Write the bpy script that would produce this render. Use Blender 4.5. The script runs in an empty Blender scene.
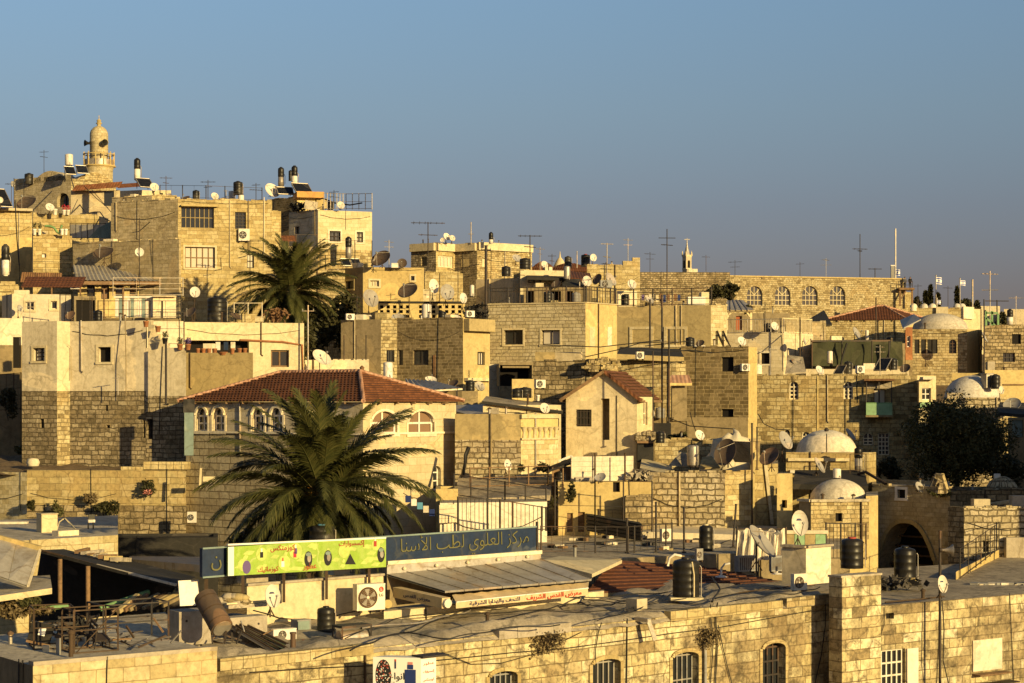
import bpy, math, random
from mathutils import Vector, Matrix
rnd = random.Random(11)
PI = math.pi
F, HX, HY, CZ = 1911.0, 512.0, 402.0, 25.0      # focal length in pixels, principal column, horizon row, eye height
SC = bpy.context.scene
COL = SC.collection

def P(px, py, Y):
    return Vector(((px-HX)/F*Y, Y, CZ+(HY-py)/F*Y))
def mm(px, Y): return px*Y/F

# ------------------------------------------------------------------ materials
M = {}
def newmat(name, col=(.5,.5,.5), rough=.85, metal=0.0):
    m = bpy.data.materials.new(name); m.use_nodes = True
    b = m.node_tree.nodes['Principled BSDF']
    b.inputs['Base Color'].default_value = (*col, 1); b.inputs['Roughness'].default_value = rough
    b.inputs['Metallic'].default_value = metal
    b.inputs['Specular IOR Level'].default_value = .25
    M[name] = m
    return m, m.node_tree, b
def nd(nt, t, ins=None, **kw):
    n = nt.nodes.new(t)
    for k, v in kw.items(): setattr(n, k, v)
    for k, v in (ins or {}).items():
        s = n.inputs[k]
        if isinstance(v, bpy.types.NodeSocket): nt.links.new(v, s)
        else: s.default_value = v
    return n
def ramp(nt, fac, stops, interp='LINEAR'):
    r = nt.nodes.new('ShaderNodeValToRGB'); nt.links.new(fac, r.inputs[0])
    e = r.color_ramp.elements; r.color_ramp.interpolation = interp
    while len(e) < len(stops): e.new(0.5)
    for i, (p, c) in enumerate(stops):
        e[i].position = p; e[i].color = (*c, 1) if len(c) == 3 else c
    return r.outputs[0]
def g(v): return (v, v, v)
def mult(nt, a, b, fac=1.0):
    n = nd(nt, 'ShaderNodeMix', data_type='RGBA', blend_type='MULTIPLY')
    for s, v in ((n.inputs[0], fac), (n.inputs[6], a), (n.inputs[7], b)):
        if isinstance(v, bpy.types.NodeSocket): nt.links.new(v, s)
        else: s.default_value = v if not isinstance(v, tuple) else (*v, 1)
    return n.outputs[2]
def mixc(nt, fac, a, b):
    n = nd(nt, 'ShaderNodeMix', data_type='RGBA')
    for s, v in ((n.inputs[0], fac), (n.inputs[6], a), (n.inputs[7], b)):
        if isinstance(v, bpy.types.NodeSocket): nt.links.new(v, s)
        else: s.default_value = v if not isinstance(v, tuple) else (*v, 1)
    return n.outputs[2]
def math_(nt, op, a, b=0.0):
    n = nd(nt, 'ShaderNodeMath', operation=op)
    for i, v in ((0, a), (1, b)):
        if isinstance(v, bpy.types.NodeSocket): nt.links.new(v, n.inputs[i])
        else: n.inputs[i].default_value = v
    return n.outputs[0]

def weather(nt, col, stain, streak, scol, fine=.25):
    """dirt blotches, rain streaks and fine grain that belong to the surface"""
    geo = nd(nt, 'ShaderNodeNewGeometry').outputs['Position']
    uv = nd(nt, 'ShaderNodeTexCoord').outputs['UV']
    n1 = nd(nt, 'ShaderNodeTexNoise', {'Vector': geo, 'Scale': .5, 'Detail': 10.0, 'Roughness': .78}).outputs[0]
    f1 = ramp(nt, n1, [(.47, g(0)), (.62, g(1))])
    f1 = math_(nt, 'MULTIPLY', f1, stain)
    col = mixc(nt, f1, col, scol)
    mp = nd(nt, 'ShaderNodeMapping', {'Vector': uv, 'Scale': (1.6, .12, 1)}).outputs[0]
    n2 = nd(nt, 'ShaderNodeTexNoise', {'Vector': mp, 'Scale': 1.3, 'Detail': 5.0, 'Roughness': .7}).outputs[0]
    f2 = math_(nt, 'MULTIPLY', ramp(nt, n2, [(.5, g(0)), (.72, g(1))]), streak)
    col = mixc(nt, f2, col, scol)
    # repairs of another tone with a hard edge, hairline cracks, and each house its own shade
    n5 = nd(nt, 'ShaderNodeTexNoise', {'Vector': geo, 'Scale': .33, 'Detail': 3.0, 'Roughness': .5, 'Distortion': .8}).outputs[0]
    col = mixc(nt, math_(nt, 'MULTIPLY', ramp(nt, n5, [(.585, g(0)), (.6, g(1))]), .3+.4*stain), col, mult(nt, tuple(min(1, q*2.3) for q in scol), ramp(nt, n5, [(.6, (1.12,1.1,1.05)), (.7, (.75,.72,.7))])))
    wob = nd(nt, 'ShaderNodeTexNoise', {'Vector': geo, 'Scale': 1.1, 'Detail': 4.0}).outputs[1]
    wv = nd(nt, 'ShaderNodeVectorMath', {0: geo, 1: wob}).outputs[0]
    vo = nd(nt, 'ShaderNodeTexVoronoi', {'Vector': wv, 'Scale': .3}, feature='DISTANCE_TO_EDGE').outputs[0]
    col = mixc(nt, math_(nt, 'MULTIPLY', ramp(nt, vo, [(.004, g(1)), (.012, g(0))]), .55), col, scol)
    orr = nd(nt, 'ShaderNodeObjectInfo').outputs['Random']
    col = mult(nt, col, ramp(nt, orr, [(.0, (.84,.82,.80)), (.35, (1.02,.99,.93)), (.65, (.95,.95,.98)), (1.0, (1.1,1.08,1.04))]))
    n3 = nd(nt, 'ShaderNodeTexNoise', {'Vector': geo, 'Scale': 5.0, 'Detail': 8.0, 'Roughness': .75}).outputs[0]
    n4 = nd(nt, 'ShaderNodeTexNoise', {'Vector': geo, 'Scale': 1.7, 'Detail': 7.0, 'Roughness': .72, 'Distortion': .4}).outputs[0]
    col = mixc(nt, math_(nt, 'MULTIPLY', ramp(nt, n4, [(.53, g(0)), (.61, g(1))]), min(.85, stain*1.05)), col, scol)
    return mult(nt, col, ramp(nt, n3, [(.25, g(1-fine*1.6)), (.55, g(1)), (.8, g(1+fine*.4))])), n3

def stone(name, c, mortar, bw, rh, mw=.02, dist=0.0, stain=.35, streak=.3, scol=(.13,.1,.06), bump=.5, fine=.3):
    m, nt, b = newmat(name, rough=.92)
    uv = nd(nt, 'ShaderNodeTexCoord').outputs['UV']
    orr = nd(nt, 'ShaderNodeObjectInfo').outputs['Random']      # every house has its own size of block
    uv = nd(nt, 'ShaderNodeVectorMath', {0: uv, 'Scale': math_(nt, 'ADD', .78, math_(nt, 'MULTIPLY', orr, .5))}, operation='SCALE').outputs[0]
    if dist:
        nz = nd(nt, 'ShaderNodeTexNoise', {'Vector': uv, 'Scale': 2.2, 'Detail': 2.0}).outputs[1]
        off = nd(nt, 'ShaderNodeVectorMath', {0: nz, 1: (.5,.5,.5)}, operation='SUBTRACT').outputs[0]
        off = nd(nt, 'ShaderNodeVectorMath', {0: off, 'Scale': dist}, operation='SCALE').outputs[0]
        uv = nd(nt, 'ShaderNodeVectorMath', {0: uv, 1: off}).outputs[0]
    br = nd(nt, 'ShaderNodeTexBrick', {'Vector': uv, 'Color1': (0,0,0,1), 'Color2': (1,1,1,1), 'Mortar': (.5,.5,.5,1), 'Scale': 1.0,
            'Mortar Size': mw, 'Mortar Smooth': .35, 'Brick Width': bw, 'Row Height': rh}, offset=.43, squash=1.35, squash_frequency=3)
    k = len(c)
    col = ramp(nt, br.outputs['Color'], [((i+.5)/k, c[i]) for i in range(k)])
    col = mixc(nt, br.outputs['Fac'], col, mortar)
    col, n3 = weather(nt, col, stain, streak, scol, fine)
    nt.links.new(col, b.inputs['Base Color'])
    h = math_(nt, 'SUBTRACT', math_(nt, 'MULTIPLY', n3, .9), br.outputs['Fac'])
    h = math_(nt, 'ADD', h, math_(nt, 'MULTIPLY', br.outputs['Color'], .25))
    bp = nd(nt, 'ShaderNodeBump', {'Height': h, 'Strength': bump, 'Distance': .06})
    nt.links.new(bp.outputs[0], b.inputs['Normal'])
    return m
def plaster(name, c, stain=.35, streak=.4, scol=(.16,.12,.07), bump=.25, fine=.2, rough=.9, metal=0.0):
    m, nt, b = newmat(name, rough=rough, metal=metal)
    rgb = nd(nt, 'ShaderNodeRGB'); rgb.outputs[0].default_value = (*c, 1)
    col, n3 = weather(nt, rgb.outputs[0], stain, streak, scol, fine)
    nt.links.new(col, b.inputs['Base Color'])
    bp = nd(nt, 'ShaderNodeBump', {'Height': n3, 'Strength': bump, 'Distance': .05})
    nt.links.new(bp.outputs[0], b.inputs['Normal'])
    return m

stone('ashlar_cream', [(.46,.38,.20),(.54,.46,.26),(.58,.50,.30),(.62,.54,.34)], (.34,.27,.14), .62, .31, .012, .03, .2, .25, (.26,.2,.1), bump=.5)
stone('ashlar_gold', [(.40,.31,.14),(.47,.38,.18),(.51,.42,.21),(.55,.46,.25)], (.31,.24,.115), .55, .29, .016, .08, .26, .3, (.2,.15,.07), bump=.6)
stone('ashlar_old', [(.50,.42,.23),(.60,.52,.30),(.66,.59,.37),(.70,.63,.43),(.57,.48,.27),(.33,.26,.14)], (.24,.185,.095), .68, .345, .016, .05, .75, .6, (.115,.09,.052), bump=.8, fine=.45)
stone('ashlar_rock', [(.44,.37,.22),(.49,.42,.26),(.53,.46,.3)], (.22,.175,.1), .58, .29, .022, .03, .12, .12, bump=.9)
stone('rubble_brown', [(.24,.19,.105),(.33,.26,.15),(.41,.33,.2),(.47,.39,.24)], (.14,.11,.06), .44, .27, .03, .16, .5, .4, (.11,.085,.045), bump=1.0, fine=.45)
stone('rubble_gold', [(.25,.19,.09),(.42,.33,.165),(.48,.39,.2),(.53,.44,.24),(.46,.37,.19),(.56,.48,.28)], (.27,.21,.105), .40, .25, .02, .12, .3, .25, (.2,.15,.07), bump=.9, fine=.4)
stone('rubble_pale', [(.42,.35,.21),(.50,.42,.26),(.55,.47,.31),(.60,.52,.35)], (.17,.135,.075), .50, .33, .045, .2, .25, .25, bump=1.0, fine=.4)
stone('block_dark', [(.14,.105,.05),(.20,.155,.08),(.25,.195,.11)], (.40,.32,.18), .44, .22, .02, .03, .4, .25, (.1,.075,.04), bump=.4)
stone('block_grey', [(.40,.33,.19),(.47,.395,.24),(.51,.43,.275)], (.31,.25,.145), .45, .23, .015, .02, .4, .35, (.22,.17,.095), bump=.4)
stone('tile_cream', [(.55,.47,.29),(.59,.51,.33),(.62,.55,.37)], (.38,.31,.18), .50, .30, .009, .0, .12, .2, (.34,.27,.15), bump=.25, fine=.15)
stone('block_white', [(.55,.48,.33),(.60,.53,.38),(.64,.57,.42)], (.42,.36,.23), .5, .26, .010, .0, .15, .25, (.34,.28,.17), bump=.3, fine=.15)
plaster('plaster_cream', (.61,.53,.34), .3, .35, (.38,.31,.18))
plaster('plaster_gold', (.53,.42,.19), .35, .4, (.33,.25,.11))
plaster('plaster_grey', (.51,.44,.30), .35, .5, (.32,.265,.165))
plaster('plaster_beige', (.62,.54,.37), .45, .75, (.37,.31,.195))
plaster('plaster_olive', (.40,.32,.16), .4, .5, (.25,.195,.095))
plaster('plaster_brown', (.27,.215,.125), .5, .5, (.14,.11,.06))
plaster('plaster_white', (.70,.63,.47), .25, .3, (.44,.37,.24))
plaster('dome_plaster', (.66,.61,.50), .4, .3, (.36,.31,.23), .5, .3)
plaster('roof_grey', (.42,.36,.26), .6, .2, (.13,.11,.085), .5, .4)
plaster('roof_pale', (.54,.48,.36), .5, .2, (.22,.185,.14), .5, .3)
plaster('concrete', (.38,.335,.26), .4, .4, (.22,.18,.12), .4)
plaster('dirt', (.20,.145,.085), .6, .1, (.09,.065,.04), 1.0, .5)
plaster('metal_sheet', (.46,.44,.40), .35, .3, (.22,.17,.11), .1, .15, .5, .35)
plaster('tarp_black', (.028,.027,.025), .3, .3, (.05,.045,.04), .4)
plaster('tarp_green', (.045,.05,.026), .4, .5, (.04,.04,.025), .3)
plaster('tarp_grey', (.47,.41,.31), .4, .4, (.1,.09,.075), .8)
plaster('tarp_white', (.68,.62,.50), .3, .3, (.4,.34,.25), .4)
plaster('awning_fabric', (.60,.47,.27), .25, .3, (.4,.3,.17), .2, .12)
plaster('rust', (.22,.12,.06), .5, .4, (.1,.06,.035), .5, .4)
plaster('galvanised', (.42,.40,.36), .4, .4, (.28,.2,.12), .2, .25, .5, .6)
plaster('wood', (.24,.15,.08), .4, .3, (.12,.08,.045), .4, .35)
plaster('plastic_black', (.011,.0105,.01), .3, .3, (.05,.045,.035), .1, .2, .38)
plaster('plastic_grey', (.26,.26,.25), .3, .3, (.17,.15,.12), .1, .15, .5)
plaster('plastic_white', (.72,.69,.62), .25, .3, (.45,.38,.28), .05, .1, .4)
plaster('dish_white', (.66,.62,.54), .3, .2, (.45,.38,.28), .05, .12, .5)
plaster('dish_grey', (.34,.33,.31), .3, .2, (.25,.2,.15), .05, .12, .5)
plaster('dish_dark', (.085,.065,.05), .3, .2, (.12,.07,.04), .05, .2, .6)
plaster('iron_dark', (.035,.032,.03), .3, .3, (.08,.045,.025), .2, .2, .6)
plaster('iron_rust', (.075,.05,.03), .5, .4, (.07,.045,.03), .3, .3, .8)
plaster('cable_black', (.018,.017,.017), .2, .1, (.03,.03,.03), .1, .1, .6)
plaster('paint_green', (.16,.30,.13), .3, .4, (.09,.13,.06), .1, .2, .6)
plaster('paint_green_pale', (.26,.44,.25), .3, .3, (.2,.28,.15), .1, .15, .6)
plaster('paint_teal', (.20,.27,.25), .3, .4, (.14,.16,.13), .1, .15, .6)
plaster('paint_blue', (.012,.026,.065), .12, .3, (.05,.055,.06), .1, .25, .55)
plaster('paint_red', (.38,.055,.035), .3, .3, (.2,.05,.035), .1, .15, .6)
plaster('paint_orange', (.62,.33,.09), .3, .3, (.4,.2,.07), .1, .15, .7)
plaster('terracotta', (.34,.145,.065), .4, .3, (.2,.1,.05), .3, .3)
plaster('bark', (.13,.09,.055), .5, .4, (.06,.045,.03), 1.2, .5)
plaster('collector_black', (.012,.013,.017), .3, .2, (.03,.03,.03), .02, .1, .25)
for nm, c in (('pane_glass', (.022,.024,.026)),):
    m, nt, b = newmat(nm, c, .12); b.inputs['Specular IOR Level'].default_value = .5
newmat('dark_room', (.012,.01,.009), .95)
newmat('curtain', (.20,.125,.075), .9); newmat('curtain_pale', (.52,.47,.38), .9); newmat('curtain_red', (.3,.09,.04), .9)
newmat('skin', (.32,.19,.12), .6); newmat('cloth_dark', (.02,.02,.024), .9); newmat('hair', (.012,.009,.007), .7); newmat('cloth_grey', (.09,.09,.1), .9)
newmat('letter_yellow', (.125,.12,.05), .6); newmat('letter_red', (.45,.045,.02), .6); newmat('letter_navy', (.03,.035,.09), .6); newmat('letter_black', (.02,.02,.02), .6)
newmat('flag_white', (.75,.74,.72), .8); newmat('flag_blue', (.03,.07,.35), .8)
plaster('lime', (.27,.42,.045), .25, .3, (.5,.56,.2), .8, .15, .6); plaster('lime_pale', (.47,.56,.16), .3, .3, (.3,.42,.06), .5, .15, .6); newmat('bottle_red', (.42,.03,.05), .5); newmat('violet', (.12,.08,.2), .6)
newmat('paper_white', (.72,.70,.64), .7); newmat('bottle_blue', (.02,.035,.13), .4); newmat('lid_blue', (.10,.28,.42), .5); newmat('pink', (.5,.2,.17), .6)
def leafmat(name, a, b_, c, rough=.6):
    m, nt, b = newmat(name, rough=rough)
    uv = nd(nt, 'ShaderNodeTexCoord').outputs['UV']
    w = nd(nt, 'ShaderNodeTexWhiteNoise', {'Vector': uv}, noise_dimensions='2D').outputs[0]
    geo = nd(nt, 'ShaderNodeNewGeometry').outputs['Position']
    n = nd(nt, 'ShaderNodeTexNoise', {'Vector': geo, 'Scale': .9, 'Detail': 3.0}).outputs[0]
    f = math_(nt, 'ADD', math_(nt, 'MULTIPLY', w, .6), math_(nt, 'MULTIPLY', n, .4))
    nt.links.new(ramp(nt, f, [(.15, a), (.5, b_), (.85, c)]), b.inputs['Base Color'])
    return m
leafmat('palm_leaf', (.028,.034,.011), (.054,.058,.017), (.105,.095,.03), .5)
leafmat('palm_dry', (.17,.12,.06), (.25,.18,.09), (.33,.25,.13))
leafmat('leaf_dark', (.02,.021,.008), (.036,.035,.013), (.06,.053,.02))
leafmat('leaf_mid', (.035,.04,.014), (.06,.06,.02), (.11,.095,.035))
leafmat('leaf_dry', (.08,.06,.03), (.13,.095,.045), (.2,.15,.075))
newmat('date_fruit', (.5,.22,.03), .6)
def tilemat(name, a, b_):
    m, nt, b = newmat(name, rough=.85)
    uv = nd(nt, 'ShaderNodeTexCoord').outputs['UV']
    br = nd(nt, 'ShaderNodeTexBrick', {'Vector': uv, 'Color1': (0,0,0,1), 'Color2': (1,1,1,1), 'Mortar': (.1,.1,.1,1), 'Scale': 1.0, 'Mortar Size': .01, 'Brick Width': .24, 'Row Height': .34}, offset=0.0)
    geo = nd(nt, 'ShaderNodeNewGeometry').outputs['Position']
    n = nd(nt, 'ShaderNodeTexNoise', {'Vector': geo, 'Scale': 1.2, 'Detail': 5.0, 'Roughness': .7}).outputs[0]
    f = math_(nt, 'ADD', math_(nt, 'MULTIPLY', br.outputs['Color'], .45), math_(nt, 'MULTIPLY', n, .55))
    col = ramp(nt, f, [(.2, a), (.75, b_)])
    nt.links.new(col, b.inputs['Base Color'])
    mp = nd(nt, 'ShaderNodeMapping', {'Vector': uv, 'Scale': (1/.24, 0, 0)}).outputs[0]
    wv = nd(nt, 'ShaderNodeTexWave', {'Vector': uv, 'Scale': 1.309, 'Distortion': 0.0}, bands_direction='X').outputs[1]
    bp = nd(nt, 'ShaderNodeBump', {'Height': wv, 'Strength': .5, 'Distance': .05})
    nt.links.new(bp.outputs[0], b.inputs['Normal'])
tilemat('roof_tile', (.10,.04,.018), (.20,.08,.036))
tilemat('roof_tile_dark', (.07,.026,.014), (.12,.046,.024))
tilemat('ridge_tile', (.33,.17,.10), (.50,.30,.20))

# ------------------------------------------------------------------ geometry
class MB:
    def __init__(s): s.v = []; s.f = []; s.uv = []; s.mi = []; s.sm = []; s.mats = []
    def mat(s, name):
        if name not in s.mats: s.mats.append(name)
        return s.mats.index(name)
    def face(s, pts, mat='concrete', uv=None, smooth=False):
        i = len(s.v); s.v += [Vector(p) for p in pts]
        s.f.append(list(range(i, i+len(pts)))); s.uv.append(uv); s.mi.append(s.mat(mat)); s.sm.append(smooth)
    def grid(s, rows, mat, closed=False, smooth=True, flip=False):
        """rows of points joined into a shared-vertex sheet"""
        i = len(s.v); n = len(rows[0])
        for r in rows: s.v += [Vector(p) for p in r]
        k = s.mat(mat)
        for a in range(len(rows)-1):
            for b in range(n if closed else n-1):
                q = [i+a*n+b, i+a*n+(b+1) % n, i+(a+1)*n+(b+1) % n, i+(a+1)*n+b]
                if flip: q.reverse()
                s.f.append(q); s.uv.append(None); s.mi.append(k); s.sm.append(smooth)
    def box(s, c, size, mat, R=None):
        x, y, z = (q/2 for q in size); c = Vector(c)
        R = R or Matrix.Identity(3)
        def w(a, b, d): return c + R @ Vector((a*x, b*y, d*z))
        for q in (((-1,-1,-1),(1,-1,-1),(1,-1,1),(-1,-1,1)), ((1,1,-1),(-1,1,-1),(-1,1,1),(1,1,1)), ((-1,1,-1),(-1,-1,-1),(-1,-1,1),(-1,1,1)),
                  ((1,-1,-1),(1,1,-1),(1,1,1),(1,-1,1)), ((-1,-1,1),(1,-1,1),(1,1,1),(-1,1,1)), ((-1,1,-1),(1,1,-1),(1,-1,-1),(-1,-1,-1))):
            s.face([w(*p) for p in q], mat)
    def bar(s, a, b, w, mat, h=None):
        """square bar from a to b"""
        a, b = Vector(a), Vector(b); d = b-a; L = d.length
        if L < 1e-5: return
        d = d/L; up = Vector((0,0,1)) if abs(d.z) < .95 else Vector((0,1,0))
        x = d.cross(up).normalized(); y = x.cross(d)
        R = Matrix((x, d, y)).transposed()
        s.box((a+b)/2, (w, L, h or w), mat, R)
    def tube(s, a, b, r, mat, n=7, r2=None, caps=True):
        a, b = Vector(a), Vector(b); d = (b-a); r2 = r if r2 is None else r2
        if d.length < 1e-6: return
        d.normalize(); up = Vector((0,0,1)) if abs(d.z) < .95 else Vector((0,1,0))
        x = d.cross(up).normalized(); y = x.cross(d)
        c = [(math.cos(2*PI*k/n), math.sin(2*PI*k/n)) for k in range(n)]
        A = [a+(x*p+y*q)*r for p, q in c]; B = [b+(x*p+y*q)*r2 for p, q in c]
        s.grid([A, B], mat, True)
        if caps:
            if r2 > 1e-4: s.face(B, mat)
            s.face(A[::-1], mat)
    def path(s, pts, r, mat, n=5):
        pts = [Vector(p) for p in pts]; rows = []
        for i, p in enumerate(pts):
            d = (pts[min(i+1, len(pts)-1)]-pts[max(i-1, 0)]).normalized()
            up = Vector((0,0,1)) if abs(d.z) < .9 else Vector((0,1,0))
            x = d.cross(up).normalized(); y = x.cross(d)
            rows.append([p+(x*math.cos(2*PI*k/n)+y*math.sin(2*PI*k/n))*r for k in range(n)])
        s.grid(rows, mat, True)
    def lathe(s, c, prof, mat, n=18, R=None, cap=True):
        """prof: (radius, height) pairs from bottom to top"""
        c = Vector(c); R = R or Matrix.Identity(3)
        rows = [[c + R @ Vector((r*math.cos(2*PI*k/n), r*math.sin(2*PI*k/n), h)) for k in range(n)] for r, h in prof]
        s.grid(rows, mat, True)
        if cap:
            if prof[-1][0] > 1e-3: s.face(rows[-1], mat)
            if prof[0][0] > 1e-3: s.face(rows[0][::-1], mat)
    def prism(s, poly, z0, z1, mat, side=None):
        n = len(poly)
        s.face([(x, y, z1) for x, y in poly], mat); s.face([(x, y, z0) for x, y in reversed(poly)], mat)
        for i in range(n):
            a, b = poly[i], poly[(i+1) % n]
            s.face([(*a, z0), (*b, z0), (*b, z1), (*a, z1)], side or mat)
    def build(s, name, parent=None, loc=None):
        """one mesh object; vertices are given in world space, the origin goes to loc or to the parent's base"""
        off = Vector(loc) if loc is not None else (OFF[parent.name] if parent else Vector())
        me = bpy.data.meshes.new(name)
        me.from_pydata([v-off for v in s.v], [], s.f)
        for n in s.mats: me.materials.append(M[n])
        me.polygons.foreach_set('material_index', s.mi); me.polygons.foreach_set('use_smooth', s.sm)
        lay = me.uv_layers.new(name='UVMap').data
        for p, uv in zip(me.polygons, s.uv):
            if uv:
                for li, q in zip(p.loop_indices, uv): lay[li].uv = q
            else:
                n = p.normal
                if abs(n.z) > .8:
                    for li in p.loop_indices:
                        q = s.v[me.loops[li].vertex_index]; lay[li].uv = (q.x, q.y)
                else:
                    t = Vector((-n.y, n.x, 0)).normalized()
                    for li in p.loop_indices:
                        q = s.v[me.loops[li].vertex_index]; lay[li].uv = (q.dot(t), q.z)
        o = bpy.data.objects.new(name, me); COL.objects.link(o)
        if parent: o.parent = parent
        elif loc is not None: o.location = loc
        OFF[o.name] = off
        return o
OFF = {}
def tag(o, label, cat, group=None, kind=None):
    if label: o['label'] = label
    if cat: o['category'] = cat
    if group: o['group'] = group
    if kind: o['kind'] = kind
    return o
def thing(name, label, cat, loc, group=None):
    o = bpy.data.objects.new(name, None); COL.objects.link(o); o.location = loc; o.empty_display_size = .3
    OFF[o.name] = Vector(loc)
    return tag(o, label, cat, group)
def copy_tree(o, loc, label, rz=None):
    c = o.copy(); COL.objects.link(c); c.location = loc
    if rz is not None: c.rotation_euler = (0, 0, rz)
    c['label'] = label; OFF[c.name] = Vector(loc)
    for a in o.children:
        d = a.copy(); COL.objects.link(d); d.parent = c
        for b in a.children:
            e = b.copy(); COL.objects.link(e); e.parent = d
    return c
def RZ(a): return Matrix.Rotation(a, 3, 'Z')
def ter(x, y):
    """height of the ground: a hill that climbs away from the viewer, higher on the left"""
    k = [(0,-17),(60,-14),(75,-13.5),(95,-11),(110,-7.5),(130,-4),(150,0),(180,4),(220,8.5),(270,11),(340,10),(600,-25),(9000,-40)]
    for (a, za), (b, zb) in zip(k, k[1:]):
        if y <= b:
            t = (y-a)/(b-a); z = za+(zb-za)*t; break
    else: z = -40
    left = max(0, min(1, (-x-5)/40))*max(0, min(1, (y-130)/60))*6
    if y > 400: left *= max(0, 1-(y-400)/200)
    return CZ+z+left

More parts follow.
